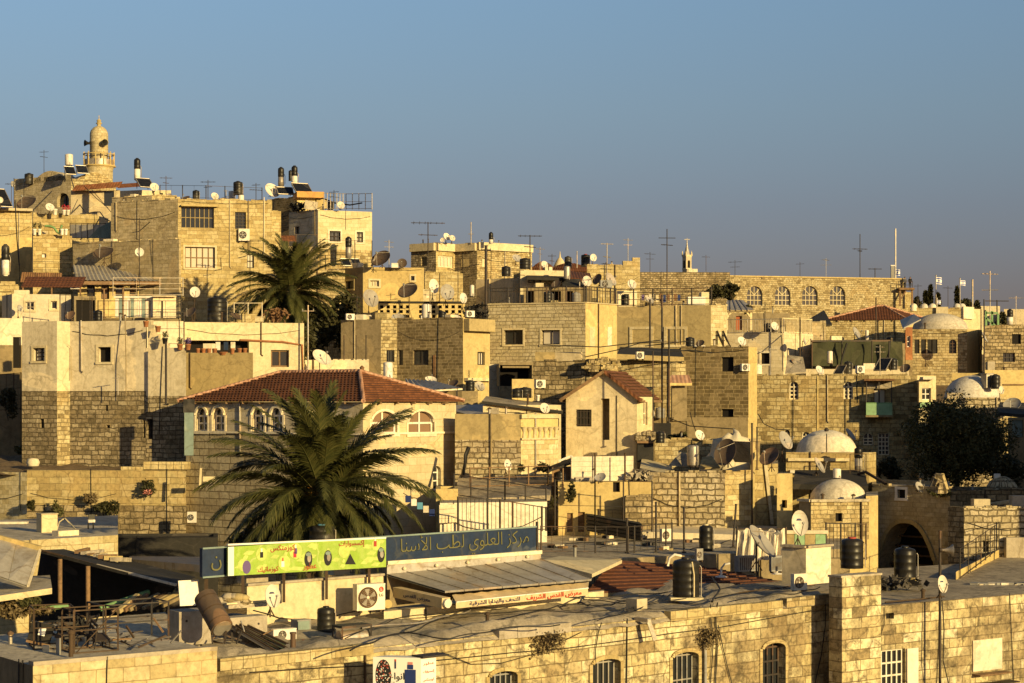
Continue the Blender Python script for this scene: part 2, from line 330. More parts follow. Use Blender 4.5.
# ------------------------------------------------------------------ buildings
def ch(px, Y, left=(), right=()):
    """plan of the seen walls: a corner at pixel column px and distance Y, walls going off at so many degrees behind the picture plane"""
    out = [(px, Y)]
    cx, cy = (px-HX)/F*Y, Y
    for p, a in left:
        k = (p-HX)/F; a = math.radians(a)
        t = (cx-k*cy)/(math.cos(a)+k*math.sin(a)); cx -= t*math.cos(a); cy += t*math.sin(a); out.insert(0, (p, cy))
    cx, cy = (px-HX)/F*Y, Y
    for p, a in right:
        k = (p-HX)/F; a = math.radians(a)
        t = (k*cy-cx)/(math.cos(a)-k*math.sin(a)); cx += t*math.cos(a); cy += t*math.sin(a); out.append((p, cy))
    return out
class Bld:
    def __init__(s, name, label, cat, pts, top, bot=None, ref=None, mat='ashlar_gold', fm=None, band=None, back=None, par=.35, th=.22, roof='roof_grey', group=None, cap=True):
        s.cap = cap; s.pts = pts; s.front = len(pts)-1
        W = [Vector((((p-HX)/F*Y), Y)) for p, Y in pts]
        Ys = [Y for _, Y in pts]
        ref = Ys.index(min(Ys)) if ref is None else ref
        s.zt = P(0, top, Ys[ref]).z
        if back is None and len(W) == 3:
            W.append(W[0]+W[2]-W[1])
        else:
            bk = back or 6
            W += [W[-1]*(1+bk/W[-1].y), W[0]*(1+bk/W[0].y)]
        s.W = W
        s.zb = P(0, bot, Ys[ref]).z if bot is not None else min(ter(w.x, w.y) for w in W)-.6
        s.mat = mat; s.fm = fm or {}; s.par = par; s.th = th; s.roofmat = roof; s.band = band and (P(0, band[0], Ys[ref]).z, band[1])  # fm: materials per wall; several left walls get darker ones as shade
        c = sum(W, Vector((0,0)))/len(W)
        s.root = thing(name, label, cat, (c.x, c.y, s.zb), group)
        s.holes = {i: [] for i in range(len(W))}; s.mb = MB()
        s.jobs = []
    def fd(s, i):
        a, b = s.W[i], s.W[(i+1) % len(s.W)]
        d = (b-a).normalized(); return a, d, Vector((d.y, -d.x)), (b-a).length
    def pick(s, px):
        for i in range(s.front):
            if s.pts[i][0] <= px <= s.pts[i+1][0]: return i
        return 0
    def uz(s, i, px, py):
        a, d, n, L = s.fd(i); k = (px-HX)/F
        den = d.x-k*d.y
        u = (k*a.y-a.x)/den; Y = a.y+u*d.y
        return u, P(px, py, Y).z
    def at(s, i, u, z, out=0.0):
        a, d, n, L = s.fd(i); q = a+d*u+n*out
        return Vector((q.x, q.y, z))
    def rect(s, x0, y0, x1, y1, i=None):
        i = s.pick((x0+x1)/2) if i is None else i
        u0, _ = s.uz(i, x0, y0); u1, _ = s.uz(i, x1, y0)
        um = (x0+x1)/2; _, z1 = s.uz(i, um, y0); _, z0 = s.uz(i, um, y1)
        L = s.fd(i)[3]; u0 = max(.05, u0); u1 = min(L-.05, u1)
        return i, u0, u1, z0, z1
    def win(s, x0, y0, x1, y1, kind='dark', i=None, fr='iron_dark', cols=2, rows=2, sur=None, depth=.22, pane='pane_glass', label=None, name='window', bars=0, arch=None, fw=.06):
        i, u0, u1, z0, z1 = s.rect(x0, y0, x1, y1, i)
        if u1-u0 < .1 or z1-z0 < .1: return
        ah = 0
        if kind == 'dark' and pane == 'pane_glass' and fr: pane = rnd.choice(('pane_glass','pane_glass','pane_glass','curtain','curtain_pale','dark_room'))
        if 'arch' in kind: ah = min((u1-u0)/2, (z1-z0)*.5) if arch is None else arch*(z1-z0)
        pts = None
        if ah:
            N = 12; um = (u0+u1)/2
            if 'point' in kind: pts = [(u0+(u1-u0)*k/N, z1-ah+ah*(1-abs(2*k/N-1)**2.6)) for k in range(N+1)]
            else: pts = [(um-(u1-u0)/2*math.cos(PI*k/N), z1-ah+ah*math.sin(PI*k/N)) for k in range(N+1)]
        if 'blind' not in kind: s.holes[i].append((u0, u1, z0, z1, pts, depth))
        s.jobs.append((i, u0, u1, z0, z1, pts, ah, kind, fr, cols, rows, sur, depth, pane, label, name, bars, fw))
    def door(s, *a, **k): s.win(*a, name='door', **k)
    def finish(s):
        W, zt, zb, mb = s.W, s.zt, s.zb, s.mb
        n = len(W)
        for i in range(n):
            a, d, nn, L = s.fd(i); H = s.holes[i]
            us = sorted({0.0, L, *[h[0] for h in H], *[h[1] for h in H]})
            zs = {zb, zt, *[h[2] for h in H], *[h[3] for h in H]}
            if s.band: zs.add(max(zb, min(zt, s.band[0])))
            zs = sorted(zs)
            o = W[i].x*3.1+W[i].y*1.7
            def uv(p): return [(q[0]+o, q[1]) for q in p]
            for u0, u1 in zip(us, us[1:]):
                for z0, z1 in zip(zs, zs[1:]):
                    uc, zc = (u0+u1)/2, (z0+z1)/2
                    if any(h[0] < uc < h[1] and h[2] < zc < h[3] for h in H): continue
                    m = s.fm.get(i, s.mat)
                    if s.band and zc < s.band[0]: m = s.band[1] if isinstance(s.band[1], str) else s.band[1].get(i, s.mat)
                    q = [(u0,z0),(u1,z0),(u1,z1),(u0,z1)]
                    mb.face([s.at(i,*p) for p in q], m, uv(q))
            for u0, u1, z0, z1, ap, dep in H:
                m = s.fm.get(i, s.mat)
                if s.band and (z0+z1)/2 < s.band[0]: m = s.band[1] if isinstance(s.band[1], str) else s.band[1].get(i, s.mat)
                out = [(u0,z0),(u1,z0)] + ([(u1,z1),(u0,z1)] if not ap else list(reversed(ap)))
                for p, q in zip(out, out[1:]+out[:1]):
                    if abs(p[0]-q[0])+abs(p[1]-q[1]) < 1e-6: continue
                    mb.face([s.at(i,*p), s.at(i,*p,-dep), s.at(i,*q,-dep), s.at(i,*q)], m)
                if ap:
                    h = len(ap)//2
                    for k in range(len(ap)-1):
                        c = (u0,z1) if k < h else (u1,z1)
                        q = [c, ap[k], ap[k+1]]
                        if abs((q[1][0]-c[0])*(q[2][1]-c[1])-(q[2][0]-c[0])*(q[1][1]-c[1])) < 1e-7: continue
                        mb.face([s.at(i,*p) for p in q], m, uv(q))
        # parapet and roof
        if s.par > 0:
            ins = []
            for i in range(n):
                n1 = s.fd((i-1) % n)[2]; n2 = s.fd(i)[2]
                ins.append(W[i]-(n1+n2)*s.th/(max(.3, 1+n1.dot(n2))))
            for i in range(n):
                j = (i+1) % n; m = s.fm.get(i, s.mat)
                mb.face([(*W[i], zt), (*W[j], zt), (*ins[j], zt), (*ins[i], zt)], m)
                mb.face([(*ins[i], zt), (*ins[j], zt), (*ins[j], zt-s.par), (*ins[i], zt-s.par)], m)
            rp = ins
        else: rp = W
        q = random.Random(int(abs(W[0].x)*37+zt*111)); near = W[0].y < 215 and L > 0
        for i in range(s.front) if near else ():
            a, d, nn, L = s.fd(i); R = Matrix((Vector((d.x,d.y,0)), Vector((-nn.x,-nn.y,0)), Vector((0,0,1)))).transposed(); H = s.holes[i]
            if s.par > 0 and s.cap and (s.fm.get(i, s.mat)[:5] in ('ashla','rubbl','block')):
                u = 0.02; m = MB()
                while u < L-.25:
                    w_ = min(q.uniform(.3,.75), L-u)
                    if q.random() > .15: h_ = q.uniform(.03,.13); m.box(s.at(i,u+w_/2,zt+h_/2+.004,-s.th/2+q.uniform(-.02,.05)), (w_-.02, s.th+.04, h_), s.fm.get(i, s.mat), R)
                    u += w_
                m.build('coping_stones', s.root)
            for _ in range(int(L > 2.2)+int(L > 6)):
                u = q.uniform(.06,.94)*L; zl = max(zb+.2, zt-q.uniform(1.5, 6.5))
                if any(h[0]-.15 < u < h[1]+.15 and h[3] > zl for h in H): continue
                m = MB(); k = q.random(); e = q.uniform(-.25,.25)
                if k < .45: m.path([s.at(i,u,zt+.05,.05), s.at(i,u,zl,.05), s.at(i,u+.12,zl-.1,.07)], q.uniform(.03,.05), q.choice(['galvanised','plaster_grey','iron_rust','plaster_brown']), 6); m.build('drain_pipe', s.root)
                else: m.path([s.at(i,u,zt+.08,.03), s.at(i,u+e*.5,(zt+zl)/2,.04), s.at(i,u+e,zl,.03)], q.uniform(.012,.022), 'cable_black', 4); m.build('wall_cable', s.root)
            top = max([h[3] for h in H]+[zt-3.0])
            if L > 3 and zt-top > .5 and q.random() < .65:
                z_ = zt-q.uniform(.2,.45)*(zt-top); sg = q.uniform(.1,.3)*(zt-top); m = MB()
                m.path([s.at(i,L*(.04+.92*k/10),z_-sg*4*(k/10)*(1-k/10)+(.025*math.sin(k*2.1) if k % 10 else 0),.04) for k in range(11)], q.uniform(.01,.018), 'cable_black', 4); m.build('wall_cable', s.root)
            for _ in range(q.randint(0, 2) if L > 2.5 and s.cap else 0):
                u = q.uniform(.1,.9)*L; o_ = -q.uniform(.5,1.6); b_ = zt-s.par; h_ = s.par+q.uniform(.15,.6); m = MB(); k = q.random()
                if k < .5: r_ = q.uniform(.04,.07); m.tube(s.at(i,u,b_,o_), s.at(i,u,b_+h_,o_), r_, q.choice(['galvanised','plastic_grey','iron_rust'])); m.lathe(s.at(i,u,b_+h_,o_), [(r_*1.6,0),(r_*1.6,.05),(.01,.1)], 'iron_rust', 8); m.build('vent_pipe', s.root)
                else: m.box(s.at(i,u,b_+h_/2,o_), (q.uniform(.4,1.0), .5, h_), q.choice(['plaster_grey','plaster_olive','concrete','plaster_white','ashlar_gold']), R); m.build('roof_block', s.root)
        mb.build('wall', s.root)
        r = MB(); r.face([(*p, zt-s.par) for p in rp], s.roofmat); r.build('roof', s.root)
        for (i, u0, u1, z0, z1, pts, ah, kind, fr, cols, rows, sur, dep, pane, label, name, bars, fw) in s.jobs:
            a, d, nn, L = s.fd(i); d3 = Vector((d.x, d.y, 0)); n3 = Vector((nn.x, nn.y, 0))
            R = Matrix((d3, -n3, Vector((0,0,1)))).transposed()
            if 'blind' in kind:
                w = MB(); w.box(s.at(i,(u0+u1)/2,(z0+z1)/2,-.02), (u1-u0, .08, z1-z0), s.fm.get(i, s.mat) if pane == 'pane_glass' else pane, R)
                o = w.build(name, s.root)
            else:
                w = MB(); out = [(u0,z0),(u1,z0)]+([(u1,z1),(u0,z1)] if not pts else list(reversed(pts)))
                if pts:  # drop duplicate corners
                    out = [(u0,z0),(u1,z0)]+[p for p in reversed(pts)]
                if pts and abs(pts[0][1]-z0) < 1e-4: out = out[2:]
                w.face([s.at(i,*p,-dep+.003) for p in out], pane)
                o = w.build(name, s.root)
                if pane in ('pane_glass','curtain','curtain_pale') and fr:
                    f = MB(); zz = z1-ah
                    q = dep-.045
                    for u in [u0+fw/2+(u1-u0-fw)*k/cols for k in range(cols+1)]:
                        ztop = z1 if not pts else zz+ah*math.sqrt(max(0, 1-((u-(u0+u1)/2)/((u1-u0)/2))**2))
                        f.box(s.at(i,u,(z0+ztop)/2,-q), (fw, .05, ztop-z0), fr, R)
                    for z in [z0+fw/2+(zz-z0-fw)*k/rows for k in range(rows+1)]:
                        f.box(s.at(i,(u0+u1)/2,z,-q+.004), (u1-u0, .05, fw), fr, R)
                    if pts:
                        for p, r_ in zip(pts, pts[1:]): f.bar(s.at(i,*p,-q+.006), s.at(i,*r_,-q+.006), fw, fr)
                        if 'fan' in kind:
                            for t in (.25, .5, .75):
                                f.bar(s.at(i,(u0+u1)/2,zz,-q+.008), s.at(i,(u0+u1)/2-(u1-u0)/2*math.cos(PI*t),zz+ah*math.sin(PI*t),-q+.008), fw, fr)
                    f.build('frame', o)
                if bars:
                    f = MB()
                    for k in range(bars): f.tube(s.at(i,u0+(u1-u0)*(k+.5)/bars,z0,-.05), s.at(i,u0+(u1-u0)*(k+.5)/bars,z1-ah*.3,-.05), .018, 'iron_dark', 5)
                    for k in (.12,.5,.88): f.bar(s.at(i,u0,z0+(z1-z0)*k,-.05), s.at(i,u1,z0+(z1-z0)*k,-.05), .03, 'iron_dark')
                    f.build('grille', o)
            if sur:
                f = MB(); t = .13; e = .03
                if not pts:
                    f.box(s.at(i,(u0+u1)/2,z1+t/2,e-.05), (u1-u0+2*t, .12, t), sur, R)
                else:
                    for p, r_ in zip(pts, pts[1:]):
                        m0 = Vector((p[0]-(u0+u1)/2, p[1]-(z1-ah))); f.bar(s.at(i,*p,.01), s.at(i,*r_,.01), .12, sur)
                f.box(s.at(i,(u0+u1)/2,z0-t/2,e-.03), (u1-u0+2*t, .16, t), sur, R)
                for u in (u0-t/2, u1+t/2): f.box(s.at(i,u,(z0+z1-ah)/2,e-.052), (t, .12, z1-ah-z0), sur, R)
                f.build('surround', o)
        return s
    def extra(s, mb, name): return mb.build(name, s.root)
    def box_on(s, x0, y0, x1, y1, out, mat, name, i=None, back=0.0):
        """a box standing proud of a wall, given by its rectangle in the wall's plane"""
        i, u0, u1, z0, z1 = s.rect(x0, y0, x1, y1, i)
        a, d, nn, L = s.fd(i); R = Matrix((Vector((d.x,d.y,0)), Vector((-nn.x,-nn.y,0)), Vector((0,0,1)))).transposed()
        w = MB(); w.box(s.at(i,(u0+u1)/2,(z0+z1)/2,out/2-back), (u1-u0, out, z1-z0), mat, R)
        return w.build(name, s.root)
    def coping(s, mat, h=.12, out=.05, faces=None, dz=0):
        w = MB()
        for i in (faces if faces is not None else range(s.front)):
            a, d, nn, L = s.fd(i); R = Matrix((Vector((d.x,d.y,0)), Vector((-nn.x,-nn.y,0)), Vector((0,0,1)))).transposed()
            w.box(s.at(i,L/2,s.zt+h/2+.003+dz,-(s.th/2)+out/2), (L+.03, s.th+out+.05, h), mat, R)
        return w.build('coping', s.root)

# ------------------------------------------------------------------ lettering
AR = {'ا':('ﺍ','ﺎ','ﺍ','ﺎ'),'أ':('ﺃ','ﺄ','ﺃ','ﺄ'),'إ':('ﺇ','ﺈ','ﺇ','ﺈ'),'ر':('ﺭ','ﺮ','ﺭ','ﺮ'),'ز':('ﺯ','ﺰ','ﺯ','ﺰ'),'د':('ﺩ','ﺪ','ﺩ','ﺪ'),'و':('ﻭ','ﻮ','ﻭ','ﻮ'),'ة':('ﺓ','ﺔ','ﺓ','ﺔ'),
'م':('ﻡ','ﻢ','ﻣ','ﻤ'),'ك':('ﻙ','ﻚ','ﻛ','ﻜ'),'ل':('ﻝ','ﻞ','ﻟ','ﻠ'),'ع':('ﻉ','ﻊ','ﻋ','ﻌ'),'ي':('ﻱ','ﻲ','ﻳ','ﻴ'),'ط':('ﻁ','ﻂ','ﻃ','ﻄ'),'ب':('ﺏ','ﺐ','ﺑ','ﺒ'),'س':('ﺱ','ﺲ','ﺳ','ﺴ'),
'ن':('ﻥ','ﻦ','ﻧ','ﻨ'),'ض':('ﺽ','ﺾ','ﺿ','ﻀ'),'ق':('ﻕ','ﻖ','ﻗ','ﻘ'),'ش':('ﺵ','ﺶ','ﺷ','ﺸ'),'ف':('ﻑ','ﻒ','ﻓ','ﻔ'),'ه':('ﻩ','ﻪ','ﻫ','ﻬ'),'ت':('ﺕ','ﺖ','ﺗ','ﺘ'),'ح':('ﺡ','ﺢ','ﺣ','ﺤ')}
def shape_ar(t):
    stop = set('اأإرزدوة'); out = []
    t = t.replace('لأ', '\x01')
    for i, c in enumerate(t):
        if c == '\x01':
            pj = i > 0 and t[i-1] in AR and t[i-1] not in stop
            out.append('ﻸ' if pj else 'ﻷ'); continue
        if c not in AR: out.append(c); continue
        pj = i > 0 and t[i-1] in AR and t[i-1] not in stop
        nj = c not in stop and i+1 < len(t) and (t[i+1] in AR or t[i+1] == '\x01')
        out.append(AR[c][(1 if not nj else 3) if pj else (2 if nj else 0)])
    return ''.join(reversed(out))
def letters(name, txt, mat, parent, o, ux, uz, width=None, height=None, depth=.012, arabic=True, bold=.0):
    """raised lettering centred at o, running along ux, with uz up"""
    cu = bpy.data.curves.new(name, 'FONT'); cu.body = shape_ar(txt) if arabic else txt
    cu.extrude = depth; cu.offset = bold; cu.resolution_u = 3
    t = bpy.data.objects.new('tmp', cu); COL.objects.link(t); bpy.context.view_layer.update()
    me = bpy.data.meshes.new_from_object(t.evaluated_get(bpy.context.evaluated_depsgraph_get()))
    bpy.data.objects.remove(t)
    xs = [v.co.x for v in me.vertices]; ys = [v.co.y for v in me.vertices]
    x0, x1, y0, y1 = min(xs), max(xs), min(ys), max(ys)
    sx = width/(x1-x0) if width else None; sy = height/(y1-y0) if height else None
    sx = sx or sy; sy = sy or sx
    ux, uz = Vector(ux).normalized(), Vector(uz).normalized(); un = ux.cross(uz); o = Vector(o)
    off = OFF[parent.name]
    for v in me.vertices:
        v.co = o + ux*((v.co.x-(x0+x1)/2)*sx) + uz*((v.co.y-(y0+y1)/2)*sy) + un*v.co.z - off
    me.materials.clear(); me.materials.append(M[mat])
    ob = bpy.data.objects.new(name, me); COL.objects.link(ob); ob.parent = parent
    OFF[ob.name] = off
    return ob
# ------------------------------------------------------------------ rooftop things
G_DISH, G_TANK, G_ANT, G_AC = 'satellite dishes on the rooftops', 'water tanks on the rooftops', 'television aerials on the rooftops', 'air conditioner units'
def dish(px, py, Y, rpx, az, el, label, mat='dish_white', base=None, aspect=1.0, logo=False):
    """az: degrees the bowl is turned to the right of the viewer, el: degrees it looks up"""
    c = P(px, py, Y); r = mm(rpx, Y)
    a, e = math.radians(az), math.radians(el)
    f = Vector((math.sin(a)*math.cos(e), -math.cos(a)*math.cos(e), math.sin(e)))
    x = f.cross(Vector((0,0,1))).normalized() if abs(f.z) < .98 else Vector((1,0,0)); x = -x; y = f.cross(x)
    if y.z < 0: y = -y; x = -x
    zb = P(px, base, Y).z if base is not None else c.z-1.5*r
    t = thing('satellite_dish', label, 'satellite dish', (c.x, c.y+r*.2, zb), G_DISH)
    R = Matrix((x, y, f)).transposed()
    m = MB(); n = 22; dep = r*.26
    rows = [[c + R @ Vector((q*r*math.cos(2*PI*k/n)*aspect, q*r*math.sin(2*PI*k/n), -dep*(1-q*q))) for k in range(n)] for q in (.02,.25,.5,.75,.92,1)]
    m.grid(rows, mat, True); 
    back = [[p-f*.025 for p in rw] for rw in rows]
    m.grid(back, mat, True, flip=True); m.grid([rows[-1], back[-1]], mat, True)
    o = m.build('reflector', t)
    m = MB(); low = c + R @ Vector((0,-r*.97,0)); fp = c + f*r*.85 - y*r*.12
    m.bar(low, fp, max(.025, r*.05), 'galvanised')
    if r > .7:
        for s_ in (-1, 1): m.tube(c + R @ Vector((s_*r*.7*aspect, r*.68, 0)), fp, .014, 'galvanised', 5)
    m.build('feed_arm', t)
    m = MB(); m.tube(fp+f*r*.09, fp-f*r*.12, max(.035, r*.1), 'plastic_grey', 8); m.build('feed_horn', t)
    m = MB(); bk = c - f*dep*1.05; mp = Vector((bk.x-f.x*.12, bk.y-f.y*.12, bk.z))
    m.bar(bk, mp, max(.05, r*.18), 'iron_rust'); m.tube((mp.x, mp.y, zb), (mp.x, mp.y, mp.z+r*.12), max(.024, r*.045), 'iron_rust', 7)
    for k in (-1, 1): m.bar((mp.x+k*r*.3, mp.y+.1, zb+.03), (mp.x, mp.y, zb+.4*(mp.z-zb)), .03, 'iron_rust')
    m.build('mast', t)
    if logo:
        b = MB(); q = c + R @ Vector((0, r*.3, -dep*.86)); b.box(q, (r*.5, r*.16, .012), 'letter_navy', R); b.build('logo', o)
    return t
def tank(px, base, Y, wpx, hpx, label, mat='plastic_black', lid=None, stand=0, name='water_tank', ribs=3):
    h = mm(hpx, Y); r = mm(wpx, Y)/2; c = P(px, base, Y)
    t = thing(name, label, 'water tank', c, G_TANK)
    s = min(mm(stand, Y), h*.6)
    if s:
        m = MB()
        for a in (-1, 1):
            for b in (-1, 1): m.bar(c+Vector((a*r*.8,b*r*.8,0)), c+Vector((a*r*.8,b*r*.8,s)), .05, 'iron_dark')
        for b in (-1, 1): m.bar(c+Vector((-r,b*r*.8,s-.03)), c+Vector((r,b*r*.8,s-.03)), .06, 'iron_dark')
        m.build('stand', t)
    pr = [(r*.985, s)]; H = h-s
    for k in range(ribs):
        z = s+H*.86*(k+.5)/ribs
        pr += [(r*.985, z-.04*H), (r, z-.025*H), (r, z+.025*H), (r*.985, z+.04*H)]
    pr += [(r*.985, s+H*.86), (r*.88, s+H*.91), (r*.5, s+H*.95), (r*.32, s+H*.955)]
    m = MB(); m.lathe(c, pr, mat, 20); m.build('body', t)
    m = MB(); m.lathe(c, [(r*.36, s+H*.94), (r*.36, s+H*.985), (r*.3, s+H)], lid or mat, 14); m.build('lid', t)
    m = MB(); m.path([c+Vector((r*1.0,-r*.35,s+H*.8)), c+Vector((r*1.08,-r*.4,s+H*.75)), c+Vector((r*1.08,-r*.4,.02))], .02, 'galvanised'); m.build('pipe', t)
    return t
def heater(px, base, Y, wpx, h_low, h_up, label, low='plastic_white', up='plastic_black'):
    """hot water cylinder below, cold water tank above"""
    c = P(px, base, Y); r = mm(wpx, Y)/2; a, b = mm(h_low, Y), mm(h_up, Y)
    t = thing('solar_water_heater', label, 'water heater', c, 'tank towers of solar water heaters')
    m = MB(); m.lathe(c, [(r*.6,0),(r*.6,a*.06),(r*.95,a*.08),(r*.95,a*.5),(r*.98,a*.52),(r*.95,a*.54),(r*.95,a*.95),(r*.8,a)], low, 16); m.build('hot_cylinder', t)
    m = MB(); m.lathe(c, [(r*.9,a+.002),(r,a+b*.05),(r,a+b*.3),(r*.96,a+b*.33),(r,a+b*.36),(r,a+b*.75),(r*.9,a+b*.86),(r*.45,a+b*.95),(r*.4,a+b)], up, 18); m.build('cold_tank', t)
    m = MB(); m.path([c+Vector((r,-r*.2,a+b*.3)), c+Vector((r*1.35,-r*.3,a+b*.1)), c+Vector((r*1.3,-r*.3,a*.3)), c+Vector((r*.9,-r*.3,a*.2))], .025, 'galvanised'); m.build('pipe', t)
    return t
def boiler(px, base, Y, wpx, hpx, label, mat='plastic_white'):
    c = P(px, base, Y); r = mm(wpx, Y)/2; h = mm(hpx, Y)
    t = thing('hot_water_cylinder', label, 'water heater', c, 'hot water cylinders')
    m = MB(); m.lathe(c, [(r*.97,h*.08),(r,h*.12),(r,h*.9),(r*.96,h*.96),(r*.5,h)], mat, 18); m.build('body', t)
    m = MB(); m.lathe(c, [(r*.8,0),(r*.8,h*.1)], 'iron_dark', 12); m.build('base', t)
    m = MB(); m.path([c+Vector((r*.4,-r*.9,h*.3)), c+Vector((r*.6,-r*1.2,h*.2)), c+Vector((r*.7,-r*1.2,0))], .02, 'galvanised'); m.build('pipe', t)
    return t
def collector(px, base, Y, wpx, hpx, yaw, label, tilt=45):
    c = P(px, base, Y); w = mm(wpx, Y); L = mm(hpx, Y)/math.sin(math.radians(tilt))
    t = thing('solar_collector', label, 'solar panel', c, 'solar collectors on the rooftops')
    R = RZ(math.radians(yaw)) @ Matrix.Rotation(math.radians(tilt), 3, 'X')
    q = c + R @ Vector((0, L/2, .05))
    m = MB(); m.box(q, (w, L, .08), 'collector_black', R); o = m.build('panel', t)
    m = MB()
    for a in (-1, 1):
        m.bar(q+R@Vector((a*w/2,-L/2,.045)), q+R@Vector((a*w/2,L/2,.045)), .05, 'galvanised'); m.bar(q+R@Vector((-w/2,a*L/2,.048)), q+R@Vector((w/2,a*L/2,.048)), .05, 'galvanised')
    m.build('rim', o)
    for a in (-1, 1):
        m = MB(); p = q+R@Vector((a*w*.4, L*.42, -.05)); m.bar(p, (p.x, p.y, c.z), .05, 'iron_dark'); m.build('leg', t)
    return t
def antenna(px, base, top, Y, els, label, r=.03, mat='galvanised'):
    """els: (row, half length in pixels, turn in degrees, cross bars)"""
    c = P(px, base, Y); z = P(px, top, Y).z
    t = thing('television_aerial', label, 'aerial', c, G_ANT)
    m = MB(); m.tube(c, (c.x, c.y, z), r, mat, 6); m.build('pole', t)
    for py, hl, az, k in els:
        h = mm(hl, Y); zz = P(px, py, Y).z; a = math.radians(az); d = Vector((math.cos(a), math.sin(a), 0)); n = Vector((-d.y, d.x, 0))
        q = Vector((c.x, c.y, zz)); m = MB()
        m.tube(q-d*h, q+d*h, r*.75, mat, 5)
        for j in range(k):
            s_ = -1+2*(j+.5)/k; w = h*.35*(1-.35*s_)
            m.tube(q+d*h*s_-n*w, q+d*h*s_+n*w, r*.4, mat, 4)
            m.tube(q+d*h*s_-Vector((0,0,w*.25)), q+d*h*s_+Vector((0,0,w*.25)), r*.35, mat, 4)
        m.build('boom', t)
    return t
def acunit(px, base, Y, wpx, hpx, yaw, label, group=G_AC, legs=True, mat='plastic_white', logo=False, grille=False):
    c = P(px, base, Y); w, h = mm(wpx, Y), mm(hpx, Y); d = .32*min(1.2, w)
    t = thing('air_conditioner', label, 'air conditioner', c, group)
    R = RZ(math.radians(yaw)); b = .07 if legs else 0
    q = c + Vector((0,0,b+(h-b)/2))
    m = MB(); m.box(q, (w, d, h-b), mat, R); m.box(q+R@Vector((0,0,(h-b)/2)), (w*1.01, d*1.02, .03), mat, R); o = m.build('casing', t)
    fr = min(w*.34, (h-b)*.42); fc = q + R @ Vector((-w*.12, -d/2-.002, 0)); RF = R @ Matrix.Rotation(PI/2, 3, 'X')
    if not grille:
        m = MB(); m.lathe(fc, [(fr, 0), (fr, .02), (fr*.93, .022), (fr*.93, .004), (fr*.01, .003)], 'iron_dark', 24, RF, cap=False); f = m.build('fan_guard', t)
        m = MB()
        for k in range(5):
            a = 2*PI*k/5; m.face([fc+RF@Vector((math.cos(a+e)*s_*fr, math.sin(a+e)*s_*fr, .008+dz)) for e, s_, dz in ((0,.15,0),(.1,.85,0),(.75,.85,.01),(.5,.15,.01))], 'plastic_grey')
        m.lathe(fc, [(fr*.16,.006),(fr*.16,.02),(.001,.022)], 'plastic_white', 12, RF, cap=False)
        for k in range(1, 6): 
            n = 24; rr = fr*k/6
            m.path([fc+RF@Vector((rr*math.cos(2*PI*j/n), rr*math.sin(2*PI*j/n), .024)) for j in range(n+1)], .004, 'galvanised', 4)
        m.build('fan', f)
    else:
        m = MB()
        for k in range(9): m.box(q+R@Vector((w*(k-4)/10, -d/2-.004, 0)), (w*.035, .012, (h-b)*.8), 'iron_dark', R)
        m.build('grille', t)
    if legs:
        for a in (-1, 1): m = MB(); m.box(c+R@Vector((a*w*.35,0,b/2)), (.06, d*1.1, b), 'iron_rust', R); m.build('bracket', t)
    if logo:
        m = MB(); m.lathe(q+R@Vector((w*.36,-d/2-.001,h*.27)), [(w*.085,0),(w*.085,.008)], 'letter_red', 24, RF); e = m.build('emblem', t)
        m = MB(); z = q+R@Vector((w*.36,-d/2-.011,h*.27)); 
        m.path([z+R@Vector((w*.045*math.cos(a),0,w*.045*math.sin(a))) for a in [PI*.5+PI*1.35*k/12 for k in range(13)]], .006, 'paper_white', 4); m.bar(z+R@Vector((0,0,.02)), z+R@Vector((0,0,-.03)), .012, 'paper_white'); m.build('emblem_mark', e)
        letters('lettering', 'LG', 'letter_black', t, q+R@Vector((w*.36,-d/2-.004,h*.06)), R@Vector((1,0,0)), (0,0,1), height=h*.1, arabic=False, bold=.02)
    return t
def cable(pts, label, r=.02, mat='cable_black', sag=0, name='cable', cat='cable', group='cables strung between the houses'):
    q = [P(*p) for p in pts]
    if len(q) == 2 and sag:
        a, b = q; q = [a+(b-a)*(k/12)-Vector((0,0,sag*4*(k/12)*(1-k/12))) for k in range(13)]
    m = MB(); m.path(q, r, mat, 5)
    return tag(m.build(name, None, q[0]), label, cat, group)
def pole(px, base, top, Y, label, r=.06, mat='iron_dark', name='utility_pole', cat='pole', group='poles among the houses', arms=(), lean=0):
    c = P(px, base, Y); z = P(px+lean, top, Y)
    t = thing(name, label, cat, c, group)
    m = MB(); m.tube(c, z, r, mat, 8); m.tube(z, z+Vector((0,0,.05)), r*1.2, mat, 8); m.build('shaft', t)
    m = MB(); m.box(c+Vector((0,0,.03)), (r*4, r*4, .06), mat); m.build('foot', t)
    for py, hl in arms:
        zz = P(px, py, Y).z; h = mm(hl, Y); m = MB(); m.bar((c.x-h, c.y, zz), (c.x+h, c.y, zz), r*.9, mat)
        for k in (-1, 1): m.tube((c.x+k*h*.9, c.y, zz), (c.x+k*h*.9, c.y, zz+.14), .03, 'plastic_grey', 6)
        m.build('crossarm', t)
    return t
